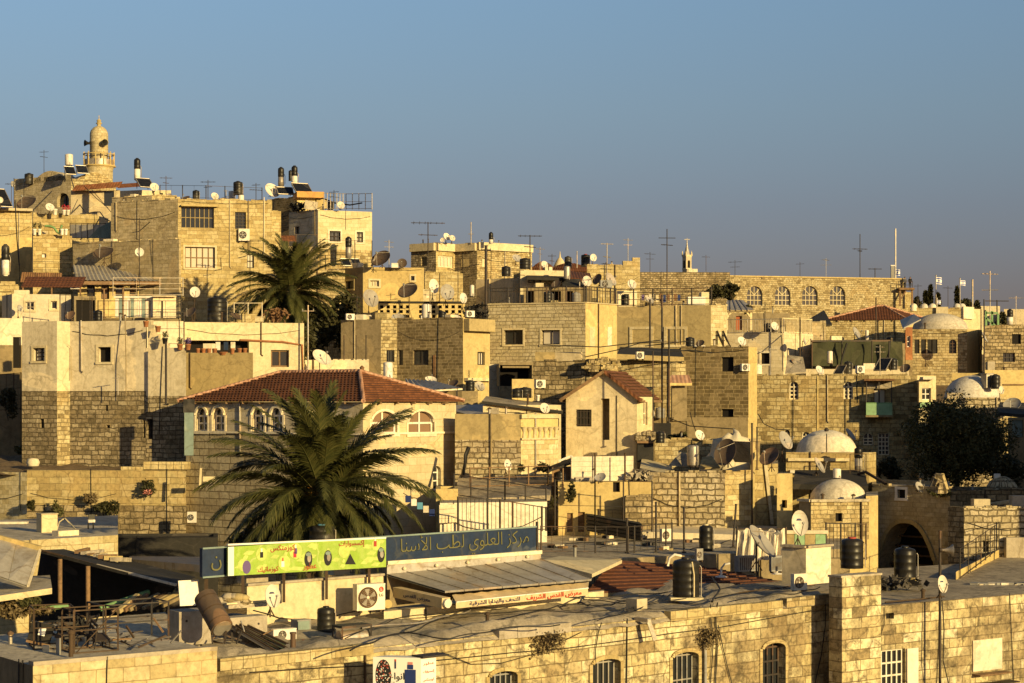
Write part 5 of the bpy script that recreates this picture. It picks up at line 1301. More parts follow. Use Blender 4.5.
# canopy
t = thing('canopy', 'black tarpaulin canopy on poles left of the banner', 'canopy', P(90,620,62))
q0, q1, q2, q3 = P(41,550,62), P(176,585,59), P(186,579,66), P(64,549,72)
m = MB(); m.face([q0,q1,q2,q3], 'tarp_black'); e = Vector((0,0,.1)); m.face([v-e for v in (q3,q2,q1,q0)], 'tarp_black'); m.face([q0-e,q1-e,q1,q0], 'tarp_black'); m.build('cover', t)
m = MB(); m.bar(P(97,565,60.8), q1, .07, 'tarp_white'); m.bar(q0, P(97,565,60.8), .05, 'iron_rust'); m.build('edge_bar', t)
m = MB(); s0, s1 = P(41,550,64.5), P(176,586,63.5); m.face([P(30,622,64.5), P(165,612,63.5), P(176,585,63.5), P(41,551,64.5)], 'tarp_black'); m.build('rear_curtain', t)
for x_, y0_, y1_ in ((60,603,559),(88,622,566)): m = MB(); m.tube(P(x_,y0_,60.5), P(x_,y1_,60.6), .075, 'wood', 7); m.build('post', t)
m = MB(); m.tube(P(100,609,59), P(149,592,60), .09, 'paint_green', 7); m.tube(P(0,614,59), P(68,606,60), .08, 'paint_green', 7); m.build('green_beam', t)
t = thing('sheet_roof', 'grey sheets of the slanting roof at the left edge', 'roof', P(10,570,63)); a0, a1, a2, a3 = P(-30,566,58), P(28,586,58.5), P(40,550,60.5), P(-30,530,61)
m = MB()
for k in range(3):
    f0, f1 = k/3, (k+.98)/3; m.face([a0+(a1-a0)*f0, a0+(a1-a0)*f1, a3+(a2-a3)*f1, a3+(a2-a3)*f0], 'metal_sheet'); e = Vector((0,0,.05)); m.face([a3+(a2-a3)*f0-e, a3+(a2-a3)*f1-e, a0+(a1-a0)*f1-e, a0+(a1-a0)*f0-e], 'metal_sheet')
m.build('sheets', t); m = MB(); m.bar(a1, a2, .07, 'plaster_white'); m.bar(a3, a2+Vector((0,.02,.05)), .16, 'plaster_gold'); m.build('trim', t)
slab([P(-30,600,57), P(52,588,58.5), P(50,575,62), P(-30,580,63)], 'cream slab below the slanting grey sheets at the left edge', 'roof_pale', 'flat_roof', .18, 'roof', None, 'plaster_cream')
bush(16,608,58.4,34,10,'brownish hedge under the cream slab at the left edge','leaf_dry',2600,.075,ry=.6)
bush(34,602,58.2,14,7,'green growth mixed into the left end of the hedge','leaf_mid',700,.07,ry=.5)
t = thing('timber_stack', 'jumble of planks propped under the end of the canopy', 'planks', P(150,612,58)); r_ = random.Random(8)
for k in range(11):
    x_ = 122+k*5; m = MB(); m.bar(P(x_-r_.uniform(8,18),612-k*.6,58+k*.05), P(x_+r_.uniform(8,20),596-k*.4,58.8+k*.1), r_.uniform(.06,.14), r_.choice(['wood','plaster_olive','iron_rust','plaster_brown'])); m.build('plank', t)
slab([P(128,559,84), P(214,566,78), P(214,557,88), P(130,556,90)], 'grey flat roof in shade left of the blue board', 'metal_sheet', 'flat_roof', .3, 'roof')
slab([P(110,566,76), P(180,585,68), P(196,577,70), P(128,560,80)], 'dark tarred roof strip behind the canopy', 'tarp_black', 'flat_roof', .25, 'roof')
t = thing('board', 'white board leaning left of the tilted boiler', 'board', P(188,606,56.5)); m = MB(); R = RZ(.5)@Matrix.Rotation(-.22,3,'X'); m.box(P(189,593,56.5), (.62,.06,.75), 'plastic_white', R); m.build('panel', t); m = MB(); m.bar(P(181,605,56.6), P(184,583,56.8), .05, 'plastic_white'); m.build('prop', t)
for k in range(4):
    c = on1(70+k*12,541); 
t = thing('scrap_heap', 'broken boards and debris on the canopy edge', 'debris', P(90,553,70)); r_ = random.Random(3)
for k in range(7): m = MB(); x_ = 76+k*6; m.bar(P(x_,552+k*1.2,66), P(x_+r_.uniform(10,22),549+k*1.8,67.5), r_.uniform(.06,.16), r_.choice(['plaster_gold','wood','tarp_grey'])); m.build('board', t)
slab([P(-30,652,50), P(60,622,56), P(165,612,58), P(200,640,53)], 'cluttered pale roof surface behind the metal frames', 'roof_pale', 'flat_roof', .2, 'roof')

# ================================================================== LEFT: plaster house
H1 = H('tall grey plaster house on a rough stone base at the left', ch(57, 103, [(22, 24)], [(70, 45), (146, -17)]), 321, ref=1, mat='plaster_beige', fm={1:'plaster_cream'}, band=(391, {0:'rubble_brown',1:'rubble_gold',2:'rubble_brown'}), back=9, roof='roof_grey')  # narrow sun-facing wall gets lighter plaster and stone, lit by colour
for w in ((33,348,45,361),(98,347,111,362)): H1.win(*w,'dark',fr='iron_dark',cols=2,rows=3,sur='plaster_cream',depth=.3)
for w in ((40,419,44,428),(105,405,108,411),(106,425,110,428),(143,420,146,438)): H1.win(*w,'dark',fr=None,pane='dark_room',depth=.35)
H1.finish()
Y146 = H1.pts[3][1]
H1b = H('lower plaster house with a sloping stair parapet beside the tall one', ch(146, Y146-.02, [], [(186, -17)]), 348, ref=0, mat='plaster_beige', band=(396, {0:'rubble_brown'}), back=9)
H1b.win(144.5,419,153,439,'dark',fr='iron_dark',cols=2,rows=2,sur=None,depth=.4,i=0); H1b.finish()
m = MB(); a, d, nn, L = H1b.fd(0)
for k in range(6): m.box(H1b.at(0,.1+k*.19+.1,H1b.zt+(1.5-.25*k)/2,-.15), (.19,.28,1.5-.25*k), 'plaster_beige', RZ(math.atan2(d.y,d.x)))
H1b.extra(m, 'stair_parapet')
for k,(x_,y_,lb) in enumerate(((146,327,'terracotta pot at the head of the stair parapet'),(158,332,'terracotta pot on the middle of the stair parapet'),(165,344,'black pot low on the stair parapet'))):
    flowerpot(x_,y_,Y146-1,6,6,lb,'plastic_black' if k==2 else 'terracotta',k==2)
for k,(x_,lb) in enumerate(((180,'leafy potted plant on the stair wall'),(188,'violet potted plant on the stair wall'))): flowerpot(x_,350,101.5,6,6,lb,'terracotta',True,'violet' if k else 'leaf_mid')
cable([(125,318,102.3),(126,360,101.9),(126,396,101.9)],'pipe stain cable down the middle of the tall plaster house',.025,'plaster_brown')
cable([(68,345,103.3),(71,347,103.4),(71,380,103.4)],'thin cable on the bright strip of the tall plaster house',.02,'plaster_olive')
pole(166,405,343,100.6,'dark downpipe pole on the lower plaster house',.06)
antenna(118,395,378,101.6,[(378,6,10,2)],'small broken aerial sticking out of the tall plaster house',.025)
# left edge clutter
E1 = H('narrow pale house squeezed against the left edge', ch(-10, 121, [(-60, 30)], [(23, 12)]), 318, mat='plaster_white', fm={0:'plaster_grey'}, band=(345,'plaster_brown')); E1.win(13,337,21,368,'dark',fr=None,pane='dark_room'); E1.finish()
E2 = H('shed of dark boards at the left edge under the pale house', ch(-20, 116, [], [(20, 0)]), 374, mat='plaster_brown', back=3); E2.finish()
bush(8,404,113,12,18,'dark creeper over the shed at the left edge','leaf_dark',900,.12)
fence([(-8,412,113.5),(21,410,113.5)],2.2,.4,'rusty lattice fence at the left edge',mat='iron_rust',post=3,mid=(.3,.6))
# ================================================================== white house above and its neighbours
WH = H('small white house with two tiny windows under the brown canopy', ch(12, 128, [(2, 60)], [(71, 8)]), 294, mat='plaster_white'); WH.win(26,302,34,310,'white',fr='tarp_white',cols=2,rows=1,sur='plaster_cream'); WH.win(51,301,57,309,'white',fr='tarp_white',cols=1,rows=1,sur='plaster_cream'); WH.finish()
dish(20,308,127,3.5,60,10,'tiny grey dish on the small white house','dish_grey',320)
LW1 = H('yellow stone sliver of a house at the left edge above the white one', ch(-40, 131, [], [(19, 10)]), 285, mat='ashlar_gold', back=6); LW1.win(2,298,9,312,'dark',fr=None); LW1.finish()
def tiled_canopy(pl, Yl, pr, ang, yl, yr, depth, rise, label, mat='roof_tile_dark', name='tiled_canopy', valance=.0, posts=True):
    (p0, Y0), (p1, Y1) = ch(pl, Yl, [], [(pr, ang)]); A_, B2 = P(pl, yl, Y0), P(pr, yr, Y1)
    ux = (B2-A_).normalized(); n = Vector((ux.y,-ux.x,0)).normalized(); D_, C_ = A_-n*depth+Vector((0,0,rise)), B2-n*depth+Vector((0,0,rise))
    t = thing(name, label, 'canopy', (A_+B2)/2-Vector((0,0,2)))
    m = MB(); k = max(3, int(depth/.35))
    for j in range(k):
        f0, f1 = j/k, (j+1)/k; a0, b0 = A_+(D_-A_)*f0, B2+(C_-B2)*f0; a1, b1 = A_+(D_-A_)*f1, B2+(C_-B2)*f1; e = Vector((0,0,.05))
        uv = lambda p: (p.dot(ux), (p-A_).length); m.face([a0+e,b0+e,b1+e*.1,a1+e*.1], mat, [uv(p) for p in (a0,b0,b1,a1)]); m.face([a0-e*.4,b0-e*.4,b0+e,a0+e], mat)
    m.face([D_,C_,B2,A_][::1], mat); m.build('tiles', t)
    if valance: corrugated(A_-Vector((0,0,valance)), B2-Vector((0,0,valance)), B2, A_, mat, 'valance', parent=t, pitch=.3, amp=.05)
    if posts:
        m = MB()
        for f in (.03,.5,.97): q = A_+(B2-A_)*f-n*.1; m.bar(q, q-Vector((0,0,2.2)), .09, 'wood')
        m.build('posts', t)
    return t
tiled_canopy(21,132,82,5,287,287,2.2,.85,'brown tiled canopy above the small white house')
corrugated(P(20,282,136), P(62,284,136.5), P(62,273,136.5), P(22,272,136), 'rust', 'sheet_fence', 'rust red slatted screen behind the brown canopy', 'fence')
K1 = H('dark open shed between the white house and the railed terrace', ch(74, 127, [], [(96, 10)]), 296, mat='plaster_brown', back=4); K1.win(76,300,95,325,'dark',fr=None,pane='dark_room'); K1.finish()
t = fence([(60,332,124),(72,332,123.8),(92,332,123.6)],2.4,.6,'thin pipe frame in front of the dark shed',post=2,r=.02)
# arcade with corrugated roof
AC_ = H('yellow arcade of small arches under a corrugated roof', ch(78, 140, [], [(178, 12)]), 276, mat='plaster_gold', back=5, par=0)
for k in range(6): x_ = 87+k*14.2; AC_.win(x_,283+.2*k,x_+8,299,'arch dark',fr='iron_dark',cols=1,rows=2,pane='curtain' if k%2 else 'pane_glass',sur=None,depth=.3)
AC_.finish()
t = corrugated(P(76,280,138.2), P(177,281,140.5), P(160,267,143.5), P(73,265,142), 'metal_sheet', 'corrugated_roof', 'grey corrugated roof over the yellow arcade', 'roof', pitch=.3, amp=.04)
slab([P(75,283.5,138), P(177,284,140.3), P(177,281.6,140.4), P(76,281,138.1)], 'shadowy gutter board under the corrugated roof', 'wood', 'gutter_board', .08, 'board')
RT = H('railed terrace block with white screens in front of the arcade', ch(97, 129, [], [(150, -8), (181, 8)]), 318, ref=0, mat='plaster_brown', back=7); RT.finish()
t = thing('striped_screen', 'striped blue and white awning screen on the railed terrace', 'screen', P(133,318,131)); m = MB()
for k in range(10): m.box((P(117+3.8*k,308,131)), (mm(3.4,131),.05,mm(19,131)), ['plastic_white','paint_teal','tarp_white'][k%3])
m.build('strips', t); m = MB(); m.bar(P(114,297,130.9), P(156,297,130.9), .12, 'plastic_white'); m.build('top_bar', t)
WB = Bld('roof_hut', 'white hut with a flat top at the end of the railed terrace', 'hut', ch(153, 130.5, [], [(176, 5)]), 297, bot=322, mat='plaster_white', back=3, par=0); WB.win(161,301,163,319,'dark',fr=None); WB.finish(); WB.coping('plaster_grey', .08, .3)
fence([(98,318,128.5),(150,318,127.8),(181,318,128.5)],1.15,.7,'iron railing round the white screened terrace',post=3,mid=(.5,))
fence([(113,296,131.5),(183,296,132.5)],1.25,1.2,'pipe pergola rails over the white screened terrace',post=2,mid=(.4,.7),mat='galvanised')
for k,(x_,lb) in enumerate(((104,'tall dark post at the left of the railed terrace'),(123,'pale post in the middle of the railed terrace'))): pole(x_,318,[290,288][k],129,lb,.06,'wood')
# H2b bright terrace house behind the stair wall
TH = H('bright plaster terrace house with terracotta pots above the tiled house', ch(182, 119, [], [(304, 14)]), 322, ref=0, mat='plaster_cream', back=8)
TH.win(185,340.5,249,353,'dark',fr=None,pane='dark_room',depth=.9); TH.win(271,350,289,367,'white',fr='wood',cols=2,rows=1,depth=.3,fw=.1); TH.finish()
m = MB(); p_ = [TH.at(0,*TH.uz(0,240,340),.05), TH.at(0,*TH.uz(0,283,342),.05), TH.at(0,*TH.uz(0,302,345),.05), TH.at(0,*TH.uz(0,303,380),.05)]; m.path(p_, .07, 'terracotta', 6); TH.extra(m, 'drain_pipe')
TW = H('olive plaster terrace wall below the row of pots', ch(184, 112.5, [], [(253, -14)]), 353, ref=0, mat='plaster_olive', back=2, par=.2); TW.finish()
for k,x_ in enumerate((198,203.5,209,215)): flowerpot(x_,354.4,112.4,4.6,6,['leftmost of the terracotta pots on the olive terrace wall','second terracotta pot from the left on the olive terrace wall','third terracotta pot from the left on the olive terrace wall','terracotta pot just left of the trough on the olive terrace wall'][k],plant=False)
for k,x_ in enumerate((232.5,239.5,245)): flowerpot(x_,354.2,111.8,4.8,6,['terracotta pot just right of the trough on the olive terrace wall','second terracotta pot from the right on the olive terrace wall','rightmost terracotta pot on the olive terrace wall'][k],plant=False)
flowerpot(223.5,355.0,112,9,3,'low terracotta trough among the pots on the olive wall',plant=False)
t = thing('clothes_line', 'pale washing hung in the dark opening of the terrace house', 'laundry', P(218,352,118)); 
for k,(x_,mt) in enumerate(((218,'plastic_white'),(233,'tarp_white'),(226,'paint_blue'))): m = MB(); m.box(P(x_,346,118.6), (.28,.03,.5), mt); m.build('garment', t)
WW = H('bright white terrace wall behind the stair pots', ch(147, 117, [], [(184, 10)]), 321, mat='plaster_white', fm={}, back=4, par=.2); WW.finish()
fence([(150,345,110),(184,345,111)],1.9,.9,'thin wire frame over the stair wall pots',post=2,mid=(.5,),r=.014)
WS = H('white wall strip beside the tall pole with a big dish', ch(305, 123, [], [(369, 4)]), 360, mat='plaster_white', back=3, par=.1); WS.finish()
dish(322,357,120.5,10,48,40,'crumpled white dish on the white wall strip','dish_white',378,1.1)
pole(308,374,306,120,'tall grey pole with a crossbar beside the terrace house',.05,'galvanised',arms=((311,6),))
# terrace on top of TH
tank(217,322,122.5,20,26,'big black ribbed tank on the bright terrace house',ribs=5)
dish(195,292,123,5.5,18,10,'white dish on a mast left of the big ribbed tank','dish_white',321,.95)
dish(190,312,122.5,6.5,-35,40,'dark dish low behind the mast left of the ribbed tank','dish_dark',322)
dish(237,316,123.5,7,50,60,'dark dish lying right of the big ribbed tank','dish_dark',323)
t = fence([(234,320,124),(262,320,124)],1.1,.9,'white pipe frame on the bright terrace house',post=1,mat='plaster_white')
t = thing('tarp_bundle', 'dark red tarp bundle under the palm on the terrace house', 'tarp', P(276,322,126)); m = MB(); leafball(m, P(276,316,126), (.9,.5,.55), 150, .2, 'rust', 6); m.build('folds', t)
t = thing('roof_box', 'small cream box on the bright terrace house', 'box', P(256,321,122)); m = MB(); m.box(P(256,319.5,122), (.9,.6,.3), 'plaster_cream'); m.build('body', t); m = MB(); m.box(P(256,317,122), (.96,.66,.05), 'plaster_grey'); m.build('lid', t)
palm(291,291,132,mm(66,132),'tall date palm in front of the yellow apartment house',CZ+1,112,5,low=-66,dates=False)
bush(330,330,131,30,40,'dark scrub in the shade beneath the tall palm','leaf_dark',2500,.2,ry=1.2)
bush(302,345,127,14,22,'dark shrub behind the tall pole','leaf_dark',900,.16,ry=.8)

# ================================================================== upper left
UB = H('yellow apartment house with barred windows and shaded side wall', ch(178, 141, [(111, 28)], [(272, 14)]), 199, mat='ashlar_gold', fm={0:'block_grey'}, roof='roof_pale', par=.5)
UB.win(181,207,214,228,'dark2',fr='plaster_olive',cols=7,rows=2,depth=.3,fw=.05); UB.win(185,247,215,268,'dark2',fr='wood',cols=5,rows=2,depth=.25,pane='curtain_pale',sur='plaster_cream')
UB.win(235,212,246,229,'dark',fr='iron_dark',cols=3,rows=5); UB.win(247,254,254,268,'dark',fr='iron_dark',cols=1,rows=2); UB.finish()
a, d, nn, L = UB.fd(1); R = RZ(math.atan2(d.y,d.x)); m = MB(); m.box(UB.at(1,*UB.uz(1,199.5,206),.15), (2.7,.35,.12), 'plaster_gold', R); UB.extra(m, 'window_hood')
m = MB(); u = UB.uz(1,264,200)[0]; m.tube(UB.at(1,u,UB.zt+.3,.05), UB.at(1,u,UB.zt-4.5,.05), .035, 'plaster_white'); UB.extra(m, 'drain_pipe')
acunit(244,242,142.0,11,13,14,'air conditioner hung under a window of the yellow apartment house')
UB2 = H('narrow step of the yellow apartment house with a slit window', ch(272, 143, [], [(281, 14)]), 211, mat='ashlar_gold', back=6); UB2.win(270.5,227,274,239,'blind',pane='plaster_white'); UB2.finish()
UC = H('roof storey at the shaded end of the yellow apartment house', ch(152, 145, [(112,28)], [(180, 16)]), 196, mat='ashlar_gold', fm={0:'block_grey'}, back=5, par=.2); UC.finish()
U3 = H('shaded block wall house with dark dishes below the roof fence', ch(179, 139.2, [(73, 28)], [(181, 40)]), 239, mat='block_grey', back=4); U3.finish()
dish(103,252,141.5,10.5,-14,52,'dark round dish on the corrugated arcade roof','dish_dark',266)
dish(139.5,252,139,4.5,15,8,'small white dish on a tall mast before the shaded wall','dish_white',280)
antenna(139.5,300,218,138.9,[(222,1.5,30,1),(240,5,70,2)],'thin aerial mast in front of the shaded block wall',.03,'iron_dark')
cable([(112,238,147),(130,238,144),(137,233,143),(150,222,141)],'cable draped over the shaded block wall',.03)
fence([(70,239,150),(111,239,148.5)],1.2,.5,'blue grey corrugated fence below the old gabled house',post=3,infill='metal_sheet')
t = corrugated(P(88,238,147), P(111,238,146.5), P(111,221,146.5), P(98,228,147), 'paint_teal', 'metal_sheet', 'leaning blue grey metal sheet beside the apartment house', 'metal sheet')
U4 = H('bright block pillar house with pots on its flat top', ch(33, 145, [], [(72, 16)]), 235, mat='ashlar_gold', back=5, roof='roof_pale', par=.1); U4.win(42,253.5,46,257.5,'dark',fr='paint_blue',cols=1,rows=1,pane='plastic_white'); U4.finish()
for k,x_ in enumerate((34.5,39.5,62,66)): flowerpot(x_,235,144.9,4,6,['leftmost white pot on the bright block pillar','second white pot on the bright block pillar','white pot right of the green hose on the bright pillar','rightmost white pot on the bright block pillar'][k],'plastic_white',k<2)
cable([(45,226,145),(50,226,145),(54,227.5,145),(57,232,145),(59,234,145),(61,228,145),(62,225,145)],'dark green hose looped over the bright pillar',.09,'paint_green',0,'hose','hose',None)
fence([(32,288,143),(72,289,144)],2.0,.75,'thin railing across the front of the bright pillar',post=4,mid=(.5,),r=.014)
U5 = H('yellow block house with a flat slab top at the left edge', ch(-30, 150, [], [(32, 18)]), 210, mat='ashlar_gold', back=6, band=(236,'plaster_gold'), par=0); U5.finish(); U5.coping('plaster_grey', .2, .55, [0])
heater(5.5,276,143,8,16,16,'black over white tank tower at the left edge')
cable([(15,200,148),(17,240,147.5),(19,262,147),(20,284,146)],'thick black cable down the yellow block house at the left edge',.045)
collector(-4,207,149,34,20,35,'black solar collector with pale disc at the left edge',40)
dish(0,200,148,3.2,10,5,'tiny pale dish in front of the solar collector','dish_white',208)
U6 = H('low sunlit parapet house with pots below the old gable', ch(33, 158, [], [(99, 14)]), 214, mat='ashlar_gold', back=7, roof='roof_pale'); U6.finish()
flowerpot(55,215,157.5,5,6,'white bucket on the sunlit parapet','plastic_white',False); flowerpot(64,215,158,4,5,'white and red pot on the sunlit parapet','plastic_white',True,'bottle_red'); flowerpot(68,215,158.5,4,5,'red planted pot right on the sunlit parapet','plastic_white',True,'bottle_red')
U7 = H('old stone house with curved gable beneath the minaret', ch(71, 186, [(14, 28)], [(116, 32)]), 180, mat='rubble_gold', fm={0:'block_grey'}, back=12, par=.2)
U7.win(57,193,69,207,'arch dark',fr='iron_dark',cols=2,rows=1,depth=.5); U7.win(41,177,44,182,'dark',fr=None); U7.finish()
m = MB(); a, d, nn, L = U7.fd(0)
pf = [(0,0)]+[(L*(.32+.62*k/14), 1.05*math.sin(PI*k/14)) for k in range(15)]+[(L,0)]
for k in range(len(pf)-1):
    (u0,h0),(u1,h1) = pf[k], pf[k+1]
    if h0+h1 < 1e-6: continue
    m.face([U7.at(0,u0,U7.zt), U7.at(0,u1,U7.zt), U7.at(0,u1,U7.zt+h1), U7.at(0,u0,U7.zt+h0)], 'block_grey'); m.face([U7.at(0,u0,U7.zt+h0), U7.at(0,u1,U7.zt+h1), U7.at(0,u1,U7.zt+h1,-2), U7.at(0,u0,U7.zt+h0,-2)], 'roof_pale')
U7.extra(m, 'curved_gable')
m = MB(); a, d, nn, L = U7.fd(1); pf = [(L*.1+L*.85*k/14, .9*math.sin(PI*k/14)) for k in range(15)]
for (u0,h0),(u1,h1) in zip(pf, pf[1:]): m.face([U7.at(1,u0,U7.zt), U7.at(1,u1,U7.zt), U7.at(1,u1,U7.zt+h1), U7.at(1,u0,U7.zt+h0)], 'rubble_gold'); m.face([U7.at(1,u0,U7.zt+h0), U7.at(1,u1,U7.zt+h1), U7.at(1,u1,U7.zt+h1,-3), U7.at(1,u0,U7.zt+h0,-3)], 'roof_pale')
U7.extra(m, 'vault_front')
tank(29,184,188,9,11,'black tank on the curved gable house',ribs=2)
boiler(69,166,186.5,8,12,'white hot water cylinder below the minaret')
collector(71,175,184,10,9,25,'left solar collector below the white cylinder',38); collector(83,174,186,11,9,25,'right solar collector below the minaret',38)
dish(26,202,160,10.5,-20,45,'large dark dish tilted away near the left edge','dish_dark',212,1.0)
dish(13,184,165,3,60,5,'small grey dish on a pole above the left solar collector','dish_grey',212)
antenna(14,210,178,160,[(184,9,0,3)],'low aerial left of the curved gable house',.03,'iron_dark')
U8 = H('grey wall of the house with the orange tiled roof', ch(71, 172, [], [(152, 10)]), 190, mat='plaster_grey', back=8, par=0); U8.win(104,191,114,206,'dark',fr=None); U8.win(116,190,120,199,'blind',pane='plaster_cream'); U8.finish()
tiled_canopy(72,171,120,8,191,187,4.0,.95,'orange tiled roof in the sun below the minaret','roof_tile','tiled_roof',posts=False)
tiled_canopy(118,172,146,20,188,186,2.6,.6,'short dark tiled roof beside the white roof room','roof_tile_dark','tiled_roof',posts=False)
U9 = Bld('roof_hut', 'white roof room with a small window behind the apartment house', 'hut', ch(141, 166, [(120, 20)], [(152, 30)]), 190, bot=215, mat='plaster_cream', fm={0:'plaster_grey'}, par=0); U9.win(139.5,191,145,197,'dark',fr=None,i=0); U9.finish()
U10 = Bld('roof_hut', 'low cream roof room left of the roof railing', 'hut', ch(152, 163, [], [(171, 12)]), 190, bot=205, mat='plaster_cream', back=3, par=.1); U10.win(160,193,163,198,'dark',fr=None); U10.finish()
heater(137.2,181,165,6.5,12,11,'black over white tank tower above the orange roof')
collector(147,188,164,15,10,35,'solar collector beside the white dish on the roof room',40)
dish(154.5,187,162.5,4.6,28,22,'white dish next to the roof room collector','dish_white',196)
cable([(71,178,184),(74,188,180),(80,205,172),(86,214,165),(94,212,162),(100,212,160),(105,219,158),(110,221,155)],'thick black cable looping down below the orange roof',.05)
cable([(84,186,170),(96,198,168),(108,208,165)],'thin cable slanting across the grey wall',.03)
cable([(92,190,170),(104,204,166),(111,212,160)],'second thin cable slanting across the grey wall',.03)
fence([(160,198,150),(206,199,144),(262,201,147)],1.0,1.6,'wire railing along the roof of the yellow apartment house',post=2,r=.012)
tank(238,196,143,9.5,15,'black tank standing on the yellow apartment house roof',stand=2,ribs=4)
boiler(232,201,144,7,10,'white drum left under the roof tank'); boiler(241,202,142.5,6,7,'white drum right under the roof tank')
dish(226,200,143,5,40,55,'dark dish low on the apartment house roof','dish_dark',204); dish(185,198,144,5,-30,60,'dark dish at the left of the apartment roof railing','dish_dark',201)
antenna(226,202,190,145,[(191,2.5,0,2)],'short aerial left of the roof tank',.025)
# minaret
Y = 205; c = P(99,183,Y); c.z = ter(c.x,c.y); t = thing('minaret', 'domed stone minaret with balcony rising at the left skyline', 'minaret', c)
r0 = mm(14,Y); zc = lambda py: P(0,py,Y).z
m = MB(); k = Vector((c.x,c.y,0))
m.lathe(k, [(r0*.97,c.z-1),(r0*.97,zc(178)),(r0*.98,zc(170)),(r0*1.03,zc(168)),(r0*1.03,zc(166.2))], 'ashlar_cream', 28); m.build('drum', t)
rs = mm(9,Y); m = MB(); m.lathe(k, [(rs,zc(167)),(rs,zc(143)),(rs*1.05,zc(142.6)),(rs*1.05,zc(141.6)),(rs,zc(141)),(rs,zc(135))]+[(rs*math.cos(PI/2*j/10), zc(135)+(zc(126)-zc(135))*math.sin(PI/2*j/10)) for j in range(1,10)]+[(.18,zc(126))], 'ashlar_cream', 28); m.build('lantern', t)
m = MB(); m.lathe(k, [(.22,zc(126.4)),(.2,zc(124.5)),(.34,zc(123.5)),(.2,zc(122)),(.26,zc(120.5)),(.05,zc(119)),(.03,zc(115.5)),(.005,zc(115))], 'ashlar_gold', 12); m.build('finial', t)
rb = mm(15.2,Y); m = MB()
for j in range(12): a_ = 2*PI*j/12; q = k+Vector((rb*math.cos(a_), rb*math.sin(a_), 0)); m.bar(q+Vector((0,0,zc(166.3))), q+Vector((0,0,zc(152.5))), .10, 'plaster_gold')
m.lathe(k, [(rb-.1,zc(155)),(rb+.06,zc(155)),(rb+.06,zc(154.2)),(rb-.1,zc(154.2)),(rb-.1,zc(155))], 'plaster_gold', 28, cap=False)
m.build('balcony_posts', t); m = MB(); m.lathe(k, [(rb-.06,zc(166)),(rb-.06,zc(160))], 'galvanised', 28, cap=False); m.build('balcony_panels', t)
m = MB(); m.lathe(k, [(r0*1.03,zc(167.6)),(rb+.15,zc(166.8)),(rb+.15,zc(165.9)),(rs,zc(165.9))], 'plaster_gold', 28, cap=False); m.build('balcony_floor', t)
for az in (-.95, -2.6):
    R = Matrix.Rotation(PI/2,3,'X'); d_ = Vector((math.cos(az),math.sin(az),0)); q = k+d_*rs+Vector((0,0,zc(144))); R = d_.to_track_quat('Z','Y').to_matrix()
    m = MB(); m.lathe(q, [(.12,0),(.14,.25),(.3,.55),(.36,.6),(.3,.57),(.02,.3)], 'plastic_black', 16, R, cap=False); m.build('loudspeaker', t)
# top right house of the left cluster
UR = H('tall pale block house with an arch tank niche on the upper terrace', ch(318, 158, [(289, 48)], [(372, 20)]), 210, mat='tile_cream', fm={0:'block_white'}, back=None, roof='roof_pale', band=(249, {0:'block_white',1:'rubble_gold'}))
for w in ((329.5,231,340.5,241.5),(356.5,232,363,242.5)): UR.win(*w,'dark',fr='iron_dark',cols=2,rows=2,sur='plaster_white',bars=3)
UR.win(294.5,226.5,299.5,234,'dark',fr=None); UR.finish()
heater(348.5,258.5,156.8,6.5,11.5,10.5,'black over grey tank tower in front of the tall pale house',low='galvanised')
collector(347,266.5,155,9,7.5,25,'left dark collector at the foot of the tank tower',42); collector(357,266.5,155.5,9,7.5,25,'right dark collector at the foot of the tank tower',42)
fence([(320,267,153),(372,268,156)],2.2,1.4,'thin wire fence before the tall pale house',post=2,r=.012)
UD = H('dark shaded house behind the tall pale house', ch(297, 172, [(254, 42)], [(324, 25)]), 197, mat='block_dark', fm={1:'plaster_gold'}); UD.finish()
t = thing('roof_slab', 'orange painted slab on the dark shaded house', 'roof', P(308,200,168)); m = MB(); m.box(P(308.5,196,168), (mm(27,168), 2.5, mm(6,168)), 'paint_orange', RZ(.25)); m.build('slab', t); m = MB(); m.box(P(321,204,168), (.9,.8,.9), 'plaster_gold', RZ(.25)); m.build('support', t)
heater(281,187,169,6.2,10,10,'left tank tower with grey foot on the dark shaded house',low='galvanised'); heater(294.5,187,168,6.2,11,10.5,'right tank tower with white foot on the dark shaded house')
tank(290.5,181,171,4,11,'narrow black tank between the two tank towers',ribs=2)
collector(286,195,167.5,16,8,20,'left collector below the tank towers',40); collector(304,193,167,18,10,30,'right collector above the orange slab',40)
dish(272.5,190,168,8.2,40,30,'yellowish white dish left of the tank towers','dish_white',197)
t = thing('tarp_bundle', 'black sheeting bundle in front of the orange slab', 'tarp', P(300,211,160)); m = MB(); leafball(m, P(298,207,159.5), (.9,.5,.4), 130, .22, 'tarp_black', 2); m.build('folds', t)
t = thing('leaning_panel', 'grey panel leaning on the tall pale house roof', 'panel', P(311,210,158.5)); m = MB(); m.box(P(311,205.5,158.6), (mm(13,158),.1,mm(9,158)), 'tarp_grey', RZ(.2)@Matrix.Rotation(.15,3,'Y')); m.build('panel', t)
fence([(324,209.5,158),(346,209.5,165),(372,209.5,162)],1.35,.9,'slatted fence and cable on the tall pale house roof',post=1,mid=(.5,),mat='galvanised',r=.02)
cable([(322,198,164),(335,203,163),(350,205,162),(362,203,161)],'dark hose sagging over the pale house roof fence',.06)
tiled_canopy(281,158,296,10,241,241,1.6,.6,'little orange tiled porch left of the tall pale house','roof_tile','tiled_canopy')
UE = H('low shaded house with railing under the orange tiled porch', ch(274, 150, [], [(318, 12)]), 246, mat='plaster_brown', back=5); UE.finish()
fence([(296,246,150),(317,246,151)],.9,.4,'dark railing right of the orange tiled porch',post=4)
